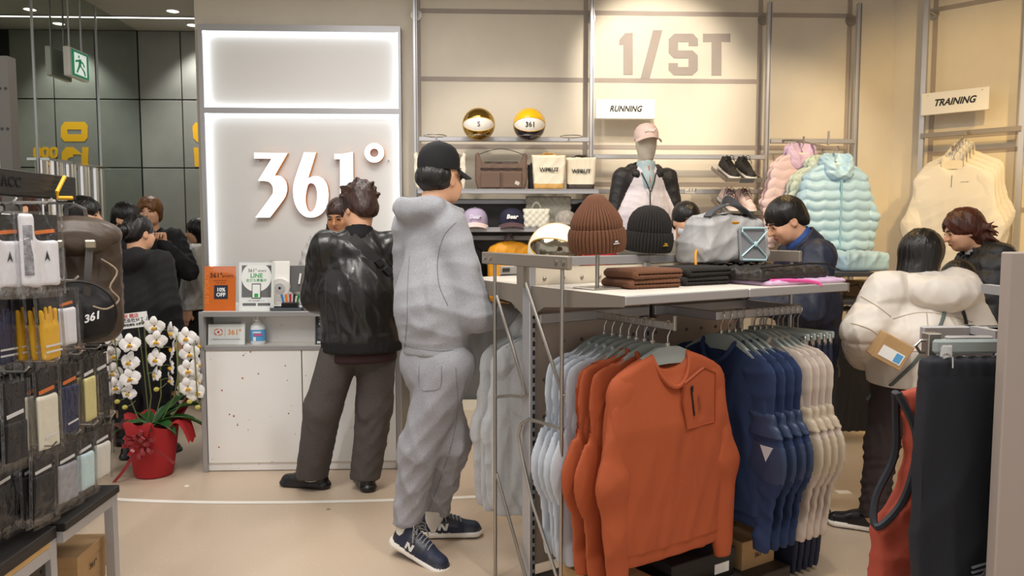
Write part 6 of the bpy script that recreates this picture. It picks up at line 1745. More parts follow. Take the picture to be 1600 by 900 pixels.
ty = thing('pen_tray', 'low dark tray on the counter holding a pen box', 'tray', (con(450, CY + .12), CY + .12, zct + .004))
put('tray_base', mat('slate_tray', '#4b4f55', .4), ty, lambda b: b.box((0, 0, .006), (.19, .12, .008), bev=.002)); put('tray_rim', MATS['slate_tray'], ty, lambda b: (b.box((0, -.058, .012), (.19, .005, .016)), b.box((0, .058, .012), (.19, .005, .016)), b.box((-.093, 0, .012), (.005, .12, .016)), b.box((.093, 0, .012), (.005, .12, .016))))
put('pen_box', BLACK, ty, lambda b: b.box((.01, .02, .028), (.1, .05, .036), bev=.003))
for i, c in enumerate(('#2471b5', '#e07a28', '#c22f3a', '#1b1b1b', '#2e8b4a')):
    pn = thing('pen', {0: 'blue', 1: 'orange', 2: 'red', 3: 'black', 4: 'green'}[i] + ' marker pen standing in the pen box', 'pen', (ty.location.x - .03 + .02 * i, ty.location.y + .02, zct + .034), rot=(.1 * (i - 2), .12 * (i - 2), 0))
    put('barrel', mat('pen_%d' % i, c, .4), pn, lambda b: b.cyl((0, 0, 0), (0, 0, .045), .006, 10)); put('pen_cap', mat('pen_%d' % i, c, .4), pn, lambda b: b.cyl((0, 0, .043), (0, 0, .068), .007, 10))
sc_ = thing('card_scanner', 'small pale card scanner on the counter', 'device', (con(478, CY + .2), CY + .2, zct + .004), .2)
put('base', mat('pale_grey_plastic', '#c9c9cb', .4), sc_, lambda b: b.box((0, 0, .012), (.1, .08, .024), bev=.006)); put('head', WHITE, sc_, lambda b: b.ell((.0, 0, .034), (.04, .03, .018), 16, 8))
ph = thing('phone', 'black phone lying on the counter', 'phone', (con(482, CY + .1), CY + .1, zct + .004), .3)
put('case', BLACK, ph, lambda b: b.box((0, 0, .005), (.075, .14, .009), bev=.003)); put('screen', mat('dark_glass', '#0c0e12', .08), ph, lambda b: b.box((0, 0, .0098), (.068, .13, .001)))

# ------------------------------------------------------------ orchid in a red wrapped pot
OB = PZ(241, 741, 0)
orc = thing('potted_orchid', 'white orchid in a red wrapped pot with bow', 'plant', (OB.x, OB.y, 0))
REDW = mat('red_wrap', '#a81f24', .75, bump=.25, bscale=140); REDR = mat('red_satin', '#8f121b', .28, sheen=.3); BRNW = mat('brown_wrap', '#4e2a26', .8)
def pot(b):
    seg = 28; vs = []
    for i, (r, z) in enumerate(((.0, .004), (.105, .004), (.112, .02), (.128, .15), (.142, .27), (.150, .32), (.138, .30), (.1, .29), (.0, .29))):
        for k in range(seg):
            a = 2 * math.pi * k / seg; q = 1 + .02 * (k % 2) * (z > .02) * (r > .1); vs.append((r * q * math.cos(a), r * q * math.sin(a), z + (.02 * math.sin(3 * a) if i in (5, 6) else 0)))
    b.add(vs, [(i * seg + k, i * seg + (k + 1) % seg, (i + 1) * seg + (k + 1) % seg, (i + 1) * seg + k) for i in range(8) for k in range(seg)], True)
put('wrapped_pot', REDW, orc, pot)
def flap(a, m, out, drop, wd, nm):
    c, s_ = math.cos(a), math.sin(a)
    put(nm, m, orc, lambda b: b.sheet(lambda u, v: ((.135 + out * u) * c - (v - .5) * wd * (1 - .35 * u * u) * s_, (.135 + out * u) * s_ + (v - .5) * wd * (1 - .35 * u * u) * c, .31 + .05 * math.sin(math.pi * u * .9) - drop * u * u + .012 * math.sin(v * 9)), 8, 8, .003))
flap(math.pi * 1.02, BRNW, .12, .16, .26, 'wrap_corner'); flap(0.0, REDW, .10, .12, .18, 'wrap_corner'); flap(.7, REDW, .10, -.10, .12, 'wrap_corner'); flap(-1.75, REDW, .02, .06, .2, 'wrap_corner'); flap(2.4, REDW, .08, .02, .2, 'wrap_corner')
for i in range(12):
    a = i * 2.4; r = .035 + .016 * (i % 3); c = Vector((-.015 + r * math.cos(a) * 1.3, -.155 - .016 * (i % 2), .235 + r * math.sin(a)))
    d = Vector((math.cos(a) * 1.2, -.5, math.sin(a))).normalized(); w_ = d.cross(Vector((0, 1, 0))).normalized() * .012
    put('bow_loop', REDR, orc, lambda b: b.sheet(lambda u, v: c + d * .024 * math.sin(math.pi * 2 * u) + Vector((0, -.02, 0)) * (1 - math.cos(2 * math.pi * u)) * .6 + w_ * (2 * v - 1), 12, 1, .001))
for dx, ex, ez in ((-.03, -.17, -.005), (.03, .17, .09)):
    put('ribbon_tail', REDR, orc, lambda b: b.sheet(lambda u, v: (dx + (ex - dx) * u + .022 * (v - .5) + .02 * math.sin(u * 3), -.155 - .01 * math.sin(3 * u) - (.0 if dx < 0 else -.03 * u), .22 + (ez + .01 - .22) * u), 12, 1, .002))
LEAF = mat('orchid_leaf', '#2d5a28', .35, var=.2, vscale=6)
for i, (a, L, up, dp) in enumerate(((2.9, .30, .16, .16), (2.3, .25, .2, .08), (3.6, .22, .15, .1), (.4, .26, .26, .02), (.15, .28, .2, .1), (-.5, .2, .14, .1), (1.2, .22, .24, .05), (-1.3, .16, .12, .06), (.75, .24, .3, -.02))):
    c, s_ = math.cos(a), math.sin(a)
    put('leaf', LEAF, orc, lambda b: b.sheet(lambda u, v: (L * u * c - (v - .5) * .075 * math.sin(math.pi * (.08 + .9 * u)) * s_, L * u * s_ + (v - .5) * .075 * math.sin(math.pi * (.08 + .9 * u)) * c, .29 + up * u - (up * .5 + dp) * u * u + .25 * (v - .5) ** 2 * .3), 10, 4, .003))
C5 = lambda x, y: (160 + x / 5.625, 480 + y / 5.625)
PETAL = mat('orchid_white', '#f1eeec', .55, sheen=.1, var=.03, vscale=10); LIPY = mat('orchid_yellow', '#d8a51c', .5)
def flower_mesh():
    b = MB()
    for a, w_, L in ((0, .052, .05), (math.pi, .052, .05), (math.pi / 2, .034, .05), (-2.2, .03, .046), (-.94, .03, .046)):
        c, s_ = math.cos(a), math.sin(a)
        b.sheet(lambda u, v: ((L * u + .004) * c - (v - .5) * w_ * 2 * math.sin(math.pi * (.1 + .84 * u)) ** .8 * s_ * .6, -.008 * math.sin(math.pi * u) + .02 * (v - .5) ** 2 + (.004 if abs(c) > .9 else .0), (L * u + .004) * s_ + (v - .5) * w_ * 2 * math.sin(math.pi * (.1 + .84 * u)) ** .8 * c * .6), 6, 4)
    return b.mesh('petals')
def lip_mesh():
    b = MB(); b.ell((0, -.012, -.008), (.009, .010, .008), 8, 6); b.ell((-.009, -.010, -.014), (.006, .008, .006), 8, 5); b.ell((.009, -.010, -.014), (.006, .008, .006), 8, 5); return b.mesh('lip')
FM, LM = flower_mesh(), lip_mesh(); FM.materials.append(PETAL); LM.materials.append(LIPY)
rnd = random.Random(5)
FL = [(95, 270), (80, 420), (85, 570), (105, 700), (240, 320), (240, 475), (240, 620), (230, 750), (455, 165), (475, 290), (470, 450), (470, 590), (610, 215), (735, 262), (620, 362), (762, 402), (610, 520), (750, 545), (598, 635), (750, 700), (832, 330), (828, 500), (824, 640), (824, 745)]
side = {0: .7, 1: .9, 2: .7, 3: .9, 7: -.3, 11: -.7, 12: -.6, 14: -1.0, 16: -.9, 18: -.9, 20: 1.1, 21: 1.2, 22: 1.2, 23: 1.0}
stems = {0: [], 1: [], 2: [], 3: [], 4: []}
for i, (x, y) in enumerate(FL):
    dy = -.10 + .05 * rnd.random() + (.06 if i in side else 0); px, py = C5(x, y); p = PY(px, py, OB.y + dy)
    f = bpy.data.objects.new('flower', None); COL.objects.link(f); f.parent = orc; f.location = p - orc.location
    f.rotation_euler = (rnd.uniform(-.2, .25), rnd.uniform(-.25, .25), side.get(i, 0) + rnd.uniform(-.25, .25)); f.scale = (1.12 if i not in (7, 18, 11) else .9,) * 3
    o = bpy.data.objects.new('petals', FM); COL.objects.link(o); o.parent = f; o = bpy.data.objects.new('lip', LM); COL.objects.link(o); o.parent = f
    stems[0 if i < 4 or 4 <= i < 8 else 1 if i < 12 else 2 if i in (12, 14, 16, 18) else 3 if i < 20 else 4].append(p - orc.location)
STEM = mat('orchid_stem', '#6a7040', .5)
for k, (cx_, topz, bend) in {0: (-.17, .86, -.06), 1: (-.0, .97, .06), 2: (.13, .9, .12), 3: (.18, .88, .2), 4: (.28, .8, .3)}.items():
    x0 = C5({0: 165, 1: 425, 2: 540, 3: 700, 4: 845}[k], 500)[0]; xs = PY(x0, 600, OB.y).x - OB.x
    zs = sorted([q.z for q in stems[k]])
    P = [(.03 * (k - 2), 0, .28), (xs * .75, -.0, .48), (xs, -.04, .66), (xs * 1.0, -.06, max(zs) + .02), (xs * 1.06, -.09, max(zs) - .06 if k > 2 else max(zs) + .03), (xs * 1.1, -.10, min(zs) - .05 if k > 2 else max(zs) + .02)]
    put('stem', STEM, orc, lambda b: b.tube(P, .004, 6))
    for q in stems[k]:
        put('pedicel', STEM, orc, lambda b: b.tube([(xs, -.045, q.z + .005), (q.x * .5 + xs * .5, q.y * .5 - .02, q.z + .012), (q.x, q.y + .012, q.z)], .0022, 5))
for (x, y) in ((475, 722), (130, 830), (198, 880), (766, 830), (838, 880)):
    px, py = C5(x, y); p = PY(px, py, OB.y - .06) - orc.location
    put('bud', mat('orchid_bud', '#bdb45a', .5), orc, lambda b: b.ell(p, (.017, .014, .014), 10, 8)); put('pedicel', STEM, orc, lambda b: b.tube([p, p + Vector((.03 if x < 500 else .0, .02, .012)), p + Vector((.045 if x < 500 else .01, .04, .03))], .002, 5))
cp = [PY(*C5(x, y), OB.y - .02) - orc.location for x, y in ((108, 185), (132, 72), (388, 40), (403, 180))]
cd = thing('congratulation_card', 'white congratulation card with red and black Japanese writing stuck in the orchid', 'card', (OB.x, OB.y - .02, 0))
cc = sum(cp, Vector()) / 4; wv = (cp[2] - cp[1]); ca = math.atan2(wv.z, wv.x)
put('card_sheet', PAPER, cd, lambda b: b.box((cc.x, .022, cc.z), (wv.length, .003, .09), (0, -ca, 0)))
ctx = lambda s_, sz_, m, dx, dz: text('lettering', s_, sz_, m, cd, (cc.x + dx * math.cos(ca) - dz * math.sin(ca), .0195, cc.z + dx * math.sin(ca) + dz * math.cos(ca)), (math.pi / 2, -ca, 0), ext=.0004, bold=.0003)
ctx('祝 開店', .028, mat('red_ink', '#c8242b', .6), -.01, .026); ctx('株式会社ＭＩＪ', .026, INK, 0, .0); ctx('代表取締役 水野裕介', .017, INK, .0, -.026)
put('card_stick', STEM, cd, lambda b: b.tube([(cc.x + .02, .028, cc.z + .02), (cc.x + .05, .03, .6), (cc.x + .07, .03, .27)], .003, 5))

# ------------------------------------------------------------ accessory stand with packed socks
BWOOD = mat('black_stained_wood', '#1d1a18', .5, var=.35, vscale=7, aniso=(10, 1, 10), bump=.4, bscale=9)
PINE = mat('pale_wood_edge', '#c9a266', .6, var=.1, vscale=8)
TZ = .55; TC = PZ(187, 757, TZ); TX, TY0 = TC.x, TC.y
ac = thing('accessory_stand', 'black wood and grey steel accessory stand with ACC header and wire hooks', 'display stand', (TX, TY0, 0))
def B(nm, m, x0, x1, y0, y1, z0, z1, bev=0): return put(nm, m, ac, lambda b: b.box(((x0 + x1) / 2 - TX, (y0 + y1) / 2 - TY0, (z0 + z1) / 2), (x1 - x0, y1 - y0, z1 - z0), bev=bev))
ys = PZ(77, 818, TZ).y
B('table_board', BWOOD, TX - .8, TX, ys + .003, TY0, TZ - .028, TZ, .003); B('table_board', BWOOD, TX - .86, TX - .025, 1.2, ys - .003, TZ - .045, TZ - .005, .003)
B('board_edge', PINE, TX - .86, TX - .03, 1.2, ys - .004, TZ - .062, TZ - .046)
B('frame_rail', FRAME, TX - .04, TX - .008, 1.2, TY0 - .005, TZ - .095, TZ - .062) if False else B('frame_rail', FRAME, TX - .04, TX - .008, ys, TY0 - .005, TZ - .064, TZ - .029)
B('frame_rail', FRAME, TX - .06, TX - .03, 1.2, ys, TZ - .1, TZ - .063); B('frame_rail', FRAME, TX - .78, TX - .02, TY0 - .04, TY0 - .008, TZ - .064, TZ - .029)
for (x, y) in ((TX - .024, TY0 - .024), (TX - .76, TY0 - .024), (TX - .045, ys - .02), (TX - .76, ys - .02), (TX - .045, 1.3)):
    B('leg', FRAME, x - .017, x + .017, y - .017, y + .017, 0, TZ - .03, .002)
B('mesh_panel', mat('perforated_steel', '#4a453e', .5, metal=.5), TX - .052, TX - .046, 1.3, ys - .04, .05, TZ - .1)
def perf(b):
    for i in range(22):
        for j in range(9): b.cyl((TX - .0455 - TX, ys - .06 - i * .022 - TY0, TZ - .13 - j * .022 - (i % 2) * .011), (TX - .0435 - TX, ys - .06 - i * .022 - TY0, TZ - .13 - j * .022 - (i % 2) * .011), .007, 8)
tag(put('mesh_holes', INK, ac, perf), kind='stuff')
XH = -1.5; e_ = PP(119, 295, (XH, 0, 0), (1, 0, 0)); HY = e_.y
zh1 = PP(119, 277.5, (XH, 0, 0), (1, 0, 0)).z; zh0 = PP(119, 312, (XH, 0, 0), (1, 0, 0)).z
B('header_board', BWOOD, XH - .07, XH, 1.2, HY, zh0, zh1, .002)
yt = PP(18, 288, (XH, 0, 0), (1, 0, 0)).y
text('header_lettering', 'ACC', (zh1 - zh0) * .6, mat('routed_black', '#090808', .9), ac, (XH + .001 - TX, yt - TY0, (zh0 + zh1) / 2), (math.pi / 2, 0, math.pi / 2), ext=.001, bold=.0005, space=1.1)
for y in (TY0 + .0, 1.7): B('upright', FRAME, XH - .25, XH - .21, y - .02, y + .02, TZ - .03, zh1)
up_ = PY(15, 180, 2.98); zu = PY(15, 90, 2.98).z
B('tall_upright', mat('dark_grey_post', '#57534d', .5, metal=.3), up_.x - .025, up_.x + .02, 2.95, 3.0, 0, zu)
for z in (PY(15, 138, 2.95).z, PY(15, 201, 2.95).z):
    for x in (-.012, .008): put('bolt_hole', INK, ac, lambda b: b.cyl((up_.x + x - TX, 2.95 - TY0, z), (up_.x + x - TX, 2.948 - TY0, z), .005, 8))
put('yellow_hook', mat('yellow_steel', '#eab01e', .4), ac, lambda b: b.tube([PP(101, 276, (XH + .02, 0, 0), (1, 0, 0)) - ac.location, PP(89, 300, (XH + .02, 0, 0), (1, 0, 0)) - ac.location, PP(90, 309, (XH + .02, 0, 0), (1, 0, 0)) - ac.location, PP(113, 309.5, (XH + .05, 0, 0), (1, 0, 0)) - ac.location], .007, 8))
B('back_panel', mat('dark_grey_post', '#57534d', .5, metal=.3), XH - .245, XH - .235, 1.2, TY0 - .02, TZ, 1.5)
FILM = film('clear_packet_film', (1, 1, 1), .10, .16)
ROWZ = [PP(60, 326, (-1.33, 0, 0), (1, 0, 0)).z, PP(60, 452, (-1.33, 0, 0), (1, 0, 0)).z, PP(80, 572, (-1.33, 0, 0), (1, 0, 0)).z, PP(100, 690, (-1.33, 0, 0), (1, 0, 0)).z]
for z in ROWZ: B('cross_rail', FRAME, XH - .215, XH - .19, 1.2, TY0 + .02, z - .02, z + .02)
SOCKC = {}
def sock_mat(key, col, **k): SOCKC[key] = mat('sock_' + key, col, .85, bump=.2, bscale=200, **k); return SOCKC[key]
CARDK = mat('black_card', '#1c1b1d', .6); STRIPW = mat('white_strip', '#dedede', .6); STRIPO = mat('orange_strip', '#e0752a', .6)
def pack_proto(sm, w, h, card, strip, kind):
    t = thing('sock_pack', 'proto', 'socks'); 
    put('hang_tab', BLACK, t, lambda b: b.tube([(0, 0, .012), (.008, 0, .006), (.008, 0, -.006), (0, 0, -.012), (-.006, 0, -.02)], .0028, 5))
    ch_ = h * card
    put('card', CARDK, t, lambda b: b.box((0, .004, -.018 - ch_ / 2), (w * .86, .002, ch_)))
    put('card_strip', strip, t, lambda b: b.box((w * .05, .0024, -.018 - ch_ * .66), (w * .62, .001, h * .045), (0, -.12, 0)))
    S = SDF((-w * .6, -.03, -h - .02), (w * .6, .03, -.0), .0055)
    z1 = -.018 - ch_ * .78
    if kind == 'glove':
        S.box((0, 0, (z1 - h) / 2 - .01), (w * .34, .010, (z1 + h) / 2 * .8), .009, .01)
        for k in range(4): S.cone((-w * .26 + k * w * .17, 0, z1 - .03), (-w * .28 + k * w * .18, 0, z1 + .03 - .008 * abs(k - 1.5)), .009, .008, .006)
    elif kind == 'curl':
        S.box((-w * .26, -.004, -h * .5), (w * .17, .011, h * .44), .010, .02); S.box((w * .12, 0, -h * .66), (w * .3, .008, h * .28), .007, .02)
    else: S.box((0, 0, (z1 - h) / 2), (w * .42, .008, (z1 + h) / 2 - .004), .007, .01)
    S.build('sock', sm, t, disp=folds(3, .002, 40, n=3))
    if kind == 'curl': put('knit_pattern', mat('silver_knit', '#8f8f95', .8, var=.5, vscale=90), t, lambda b: b.box((-w * .27, -.0155, -h * .5), (w * .2, .002, h * .6), bev=.0008)); put('knit_emblem', CARDK, t, lambda b: b.add([(w * .14, -.0095, -h * .5), (w * .2, -.0095, -h * .64), (w * .14, -.0095, -h * .6), (w * .08, -.0095, -h * .64)], [(0, 1, 2, 3)]))
    if kind == 'glove': put('cuff_stripe', STRIPW, t, lambda b: (b.box((0, -.0125, -h * .78), (w * .62, .001, .006)), b.box((0, -.0125, -h * .86), (w * .62, .001, .006))))
    elif kind == 'word': put('knit_lettering', STRIPW, t, lambda b: b.box((0, -.0125, -h * .82), (w * .5, .001, .006), (0, -.1, 0)))
    put('packet', FILM, t, lambda b: b.sheet(lambda u, v: (w * (u - .5), -.014 - .006 * math.sin(math.pi * v) - .002 * math.sin(u * 17 + v * 5), -.008 - (h + .012) * v), 6, 8)); put('packet', FILM, t, lambda b: b.sheet(lambda u, v: (w * (u - .5), .010 + .003 * math.sin(math.pi * v), -.008 - (h + .012) * v), 3, 4))
    for x in (-.5, .5): put('packet_seam', SEAMF, t, lambda b: b.box((w * x, -.004, -.01 - h / 2), (.002, .009, h)))
    return t
SEAMF = film('packet_seam_film', (.95, .95, .96), .3, .25)
XT = -1.34
def column(row, px, n, sm, lb, w=.115, h=.2, card=.32, strip=None, kind='fold', ang=84, dx=.034, tip=XT, py=None):
    z = ROWZ[row]; y = PP(px, py or (326, 452, 572, 690)[row], (tip, 0, 0), (1, 0, 0)).y
    put('wire_hook', HOOK, ac, lambda b: b.tube([(XH - .2 - TX, y - TY0, z + .016), (tip + .03 - TX, y - TY0, z + .016), (tip + .045 - TX, y - TY0, z + .03)], .0035, 6))
    pr = pack_proto(sm, w, h, card, strip or STRIPW, kind)
    for k in range(n):
        o = pr if k == 0 else dup(pr)
        o.location = (tip - dx * k, y, z); o.rotation_euler = (rnd.uniform(-.03, .03), rnd.uniform(-.04, .04), math.radians(ang + rnd.uniform(-3, 3)))
        o['label'] = lb + ', ' + ('foremost' if k == 0 else 'hindmost' if k == n - 1 else ('second', 'third', 'fourth', 'fifth')[k - 1] + ' in'); o['group'] = lb.split(' on ')[0] + ' column'
KN = sock_mat('black', '#17171a'); GRN = sock_mat('grey', '#9b9ba0', var=.15, vscale=40); AQ = sock_mat('aqua', '#c4dde0'); OW = sock_mat('off_white', '#dcd9d0'); NV = sock_mat('navy', '#262c4d'); CRM = sock_mat('cream', '#e2dcc8'); YLW = sock_mat('yellow', '#e6b12c'); PYL = sock_mat('pale_yellow', '#d8cd8f'); WHS = sock_mat('white', '#e6e4e8'); PUR = sock_mat('purple', '#5a4a80')
column(3, 66, 5, KN, 'clear packet of black socks on the lowest hook row', h=.21, kind='fold', card=.3); column(3, 104, 4, GRN, 'clear packet of grey socks on the lowest hook row', h=.21, card=.36); column(3, 133, 4, AQ, 'clear packet of pale aqua socks on the lowest hook row', h=.21, card=.36); column(3, 161, 4, OW, 'clear packet of off-white socks on the lowest hook row', h=.21, card=.36)
column(3, 0, 3, KN, 'clear packet of black socks on the hook above the pale wood edge', h=.21, tip=-1.40)
column(2, 20, 2, KN, 'clear packet of black socks with small print on the third hook row', h=.25, card=.55); column(2, 70, 4, CRM, 'clear packet of cream socks with orange strip on the third hook row', h=.26, strip=STRIPO, kind='word'); column(2, 108, 4, NV, 'clear packet of navy socks with orange strip on the third hook row', h=.25, strip=STRIPO, kind='word'); column(2, 138, 3, PYL, 'clear packet of pale yellow socks on the third hook row', h=.24, w=.085); column(2, 158, 4, KN, 'clear packet of black socks with grey band on the third hook row', h=.23, w=.085)
column(1, 72, 6, YLW, 'clear packet of yellow knit gloves on the second hook row', h=.23, strip=STRIPO, kind='glove', card=.4); column(1, 101, 2, WHS, 'slim clear packet of white socks beside the backpack', w=.10, h=.2, strip=STRIPO)
column(1, 8, 5, NV, 'clear packet of navy gloves on the second hook row', h=.23, strip=STRIPO, kind='glove', card=.4, tip=-1.42)
column(0, 58, 3, WHS, 'clear packet of thick white socks on the top hook row', w=.13, h=.25, strip=STRIPO, kind='curl', ang=50, dx=.062, tip=-1.33); column(0, 2, 3, WHS, 'clear packet of thick white socks under the ACC lettering', w=.13, h=.25, strip=STRIPO, kind='curl', ang=50, dx=.06, tip=-1.40)
# dark brown backpack hanging at the end of the stand
DBN = mat('dark_brown_nylon', '#4a3d31', .42, bump=.3, bscale=50, wrk=.6, wsc=7); CORDG = mat('tan_cord', '#a4907a', .6)
q = PY(126, 537, 2.88)
backpack('dark brown hiking backpack with straps and cord hanging on the accessory stand', (q.x, 2.88, q.z), .42, (DBN, mat('black_panel_nylon', '#1b191a', .6, bump=.3, bscale=80), mat('grey_webbing', '#5a5552', .7), CORDG, EMBW), .31, .45, .2, mark='361', tilt=0)
put('backpack_hook', HOOK, ac, lambda b: b.tube([Vector((XH - .21, 2.93, q.z + .52)) - ac.location, Vector((q.x - .04, 2.95, q.z + .52)) - ac.location, Vector((q.x - .035, 2.95, q.z + .5)) - ac.location], .006, 6))
# shoe boxes under the table
kb = PZ(118, 832, .36)
for i, (x, y, z, d, lb) in enumerate(((-1.57, 2.71, 0, (.21, .32, .12), 'kraft shoe box under the accessory table, bottom of the tall stack'), (-1.57, 2.71, .12, (.21, .32, .12), 'kraft shoe box under the accessory table, middle of the tall stack'), (-1.565, 2.712, .24, (.21, .32, .12), 'kraft shoe box under the accessory table, top of the tall stack'), (-1.62, 2.46, 0, (.2, .3, .12), 'kraft shoe box of the low stack, at the bottom'), (-1.62, 2.46, .12, (.2, .3, .12), 'kraft shoe box of the low stack, on top'))):
    o = kraft_box(lb, (x + .03, y, z), d, math.pi / 2 + .02, 'shoe boxes under the table')
# ------------------------------------------------------------ rack in the right foreground
RY = 1.62
fr = thing('clothes_rack', 'pale grey clothes rack panel with a short arm at the edge of the aisle', 'rack', (0, 0, 0))
PGR = mat('pale_taupe_panel', '#b3a59c', .45, metal=.15)
PYY = RY - .13; xp = PY(1569, 600, PYY).x; zp = PY(1569, 394, PYY).z
put('end_panel', PGR, fr, lambda b: b.box((xp + .25, PYY + .015, zp / 2), (.5, .03, zp), bev=.003))
xa, za = PY(1478, 540, RY + .06).x, PY(1500, 540, RY + .06).z
put('arm', FRAME, fr, lambda b: b.box(((xa + xp + .1) / 2, RY + .06, za), (xp + .1 - xa, .02, .044), bev=.003))
put('arm_end', STEEL, fr, lambda b: (b.tube([(xa, RY + .06, za + .012), (xa - .06, RY + .06, za + .012), (xa - .07, RY + .06, za), (xa - .06, RY + .06, za - .014), (xa, RY + .06, za - .014)], .004, 6)))
put('arm_stop', STEEL, fr, lambda b: b.box((PY(1455, 540, RY + .06).x, RY + .06, za), (.03, .03, .06), bev=.002))
put('rear_rail', FRAME, fr, lambda b: b.box((xp + .3, RY + .25, za), (.5, .02, .04), bev=.003))
put('rear_post', FRAME, fr, lambda b: b.box((xp + .2, RY + .25, (za + .02) / 2), (.03, .03, za + .02), bev=.003))
BNV = mat('blue_black_jersey', '#191c25', .8, bump=.2, bscale=300)
xw0 = PY(1443, 560, RY - .03).x; W_ = .19
zw = PY(1443, 556, RY - .03).z
p = (xw0 + W_, RY - .03, zw + .135)
o = trousers_hung('blue-black track trousers with grey zigzag emblem hanging by the rack panel', 'trousers', None, BNV, w=W_, L=1.08, tk=.03, seed=61, fold=(.012, 9), full=True, h=.0095)
o.location = p
put('zigzag_emblem', mat('grey_print', '#7c7f86', .5), o, lambda b: [b.tube([(-.085, -.0345, -.59 - .011 * k), (-.042, -.0345, -.578 - .011 * k), (-.062, -.0345, -.606 - .011 * k), (-.035, -.0345, -.602 - .011 * k), (-.084, -.0345, -.636 - .011 * k)][:5], .0028, 4) for k in range(3)])
hanger((xw0 + W_, RY - .03, zw + .135), 0, 'clip hanger of the blue-black trousers by the rack panel', None, None, .17, clips=True)
put('trouser_arm', FRAME, fr, lambda b: b.box((xw0 + W_, RY - .0, zw + .137), (.02, .12, .02)))
REDV = mat('brick_red_fleece', '#a2432f', .8, bump=.15, bscale=250)
PIPE = mat('dark_piping', '#20242c', .6)
def vest():
    t = thing('vest', 'brick red sleeveless vest with dark armhole piping behind the trousers', 'vest', (0, 0, 0))
    Y = RY + .16; z0 = PY(1420, 590, Y).z; xL = PY(1372, 850, Y).x; xs = PY(1386, 616, Y).x; cx = xs + .26
    t.location = (cx, Y, z0)
    S = SDF((-.34, -.1, -.75), (.34, .1, .06), .0095)
    S.poly([(-.07, .02), (-.235, -.035), (-.20, -.18), (-.225, -.30), (-.285, -.37), (-.28, -.5), (-.27, -.72), (.27, -.72), (.28, -.42), (.285, -.37), (.225, -.3), (.2, -.18), (.235, -.035), (.07, .02)], lambda x, z: .026 + .03 * np.clip(-z * 4, 0, 1) - .02 * np.clip(np.abs(x) / .28, 0, 1) ** 3, .014, .01)
    S.ell((0, -.03, .02), (.08, .07, .07), .01, None, 's')
    S.build('body', REDV, t, disp=folds(9, .009, 12, (1, .2, .3), 6))
    for sd in (-1, 1): put('armhole_piping', PIPE, t, lambda b: b.tube(curve([(sd * .24, -.012, -.035), (sd * .205, -.03, -.12), (sd * .205, -.035, -.2), (sd * .232, -.03, -.3), (sd * .285, -.02, -.36), (sd * .27, .015, -.3), (sd * .225, .02, -.2), (sd * .225, .02, -.1), (sd * .24, .0, -.035)], 40), .009, 6))
    hanger((cx, Y, z0 + .10), 0, 'grey hanger of the brick red vest', None)
    put('vest_arm', FRAME, fr, lambda b: b.box((cx, (Y + RY + .25) / 2, z0 + .104), (.02, abs(RY + .28 - Y), .02)))
    put('vest_arm', FRAME, fr, lambda b: b.box((cx, RY + .25, (z0 + .104 + za) / 2), (.02, .02, abs(z0 + .104 - za) + .02)))
    put('rear_rail', FRAME, fr, lambda b: b.box(((cx + xp + .3) / 2, RY + .25, za), (xp + .3 - cx, .02, .04), bev=.003))
vest()
# ------------------------------------------------------------ the people
MARL = mat('grey_marl', '#9fa0a6', .9, var=.14, vscale=200, bump=.25, bscale=300, wrk=.8, wsc=6)
MARLT = mat('grey_marl_sweatpants', '#98989e', .9, var=.14, vscale=200, bump=.25, bscale=300, wrk=.9, wsc=6)
LEATHER = mat('black_leather', '#1a1817', .34, coat=.15, bump=.35, bscale=26, wrk=.4, wsc=8)
RIBK = mat('black_rib', '#0f0f10', .85, bump=.4, bscale=120)
CHARW = mat('charcoal_wool', '#4f4947', .9, var=.2, vscale=160, bump=.3, bscale=200, wrk=.8, wsc=6)
WINEK = mat('dark_wine_knit', '#2c1517', .9)
BLKS = mat('black_shoe_leather', '#161516', .35)
BLKC = mat('black_cotton', '#131316', .85, bump=.2, bscale=200)
NAVYS = mat('navy_shell', '#1b2136', .55, bump=.2, bscale=60, wrk=.7, wsc=7)
CREAMP = mat('cream_puffer', '#d8d0c6', .5, bump=.15, bscale=22, wrk=.7, wsc=7)
BLKP = mat('black_puffer', '#1a1a1d', .5, bump=.3, bscale=22)
PALEG = mat('pale_grey_sweat', '#c2c0bd', .9, bump=.2, bscale=250)
BRNT = mat('dark_brown_trousers', '#33292a', .8, bump=.2, bscale=120)
SOCKW = mat('white_rib_sock', '#e4e1da', .9, bump=.3, bscale=160)
LANY = mat('green_lanyard', '#0f8a5b', .6)

def local(loc, rz):
    M = (Matrix.Translation(Vector(loc)) @ Matrix.Rotation(math.radians(rz), 4, 'Z')).inverted()
    return lambda p: M @ Vector(p)

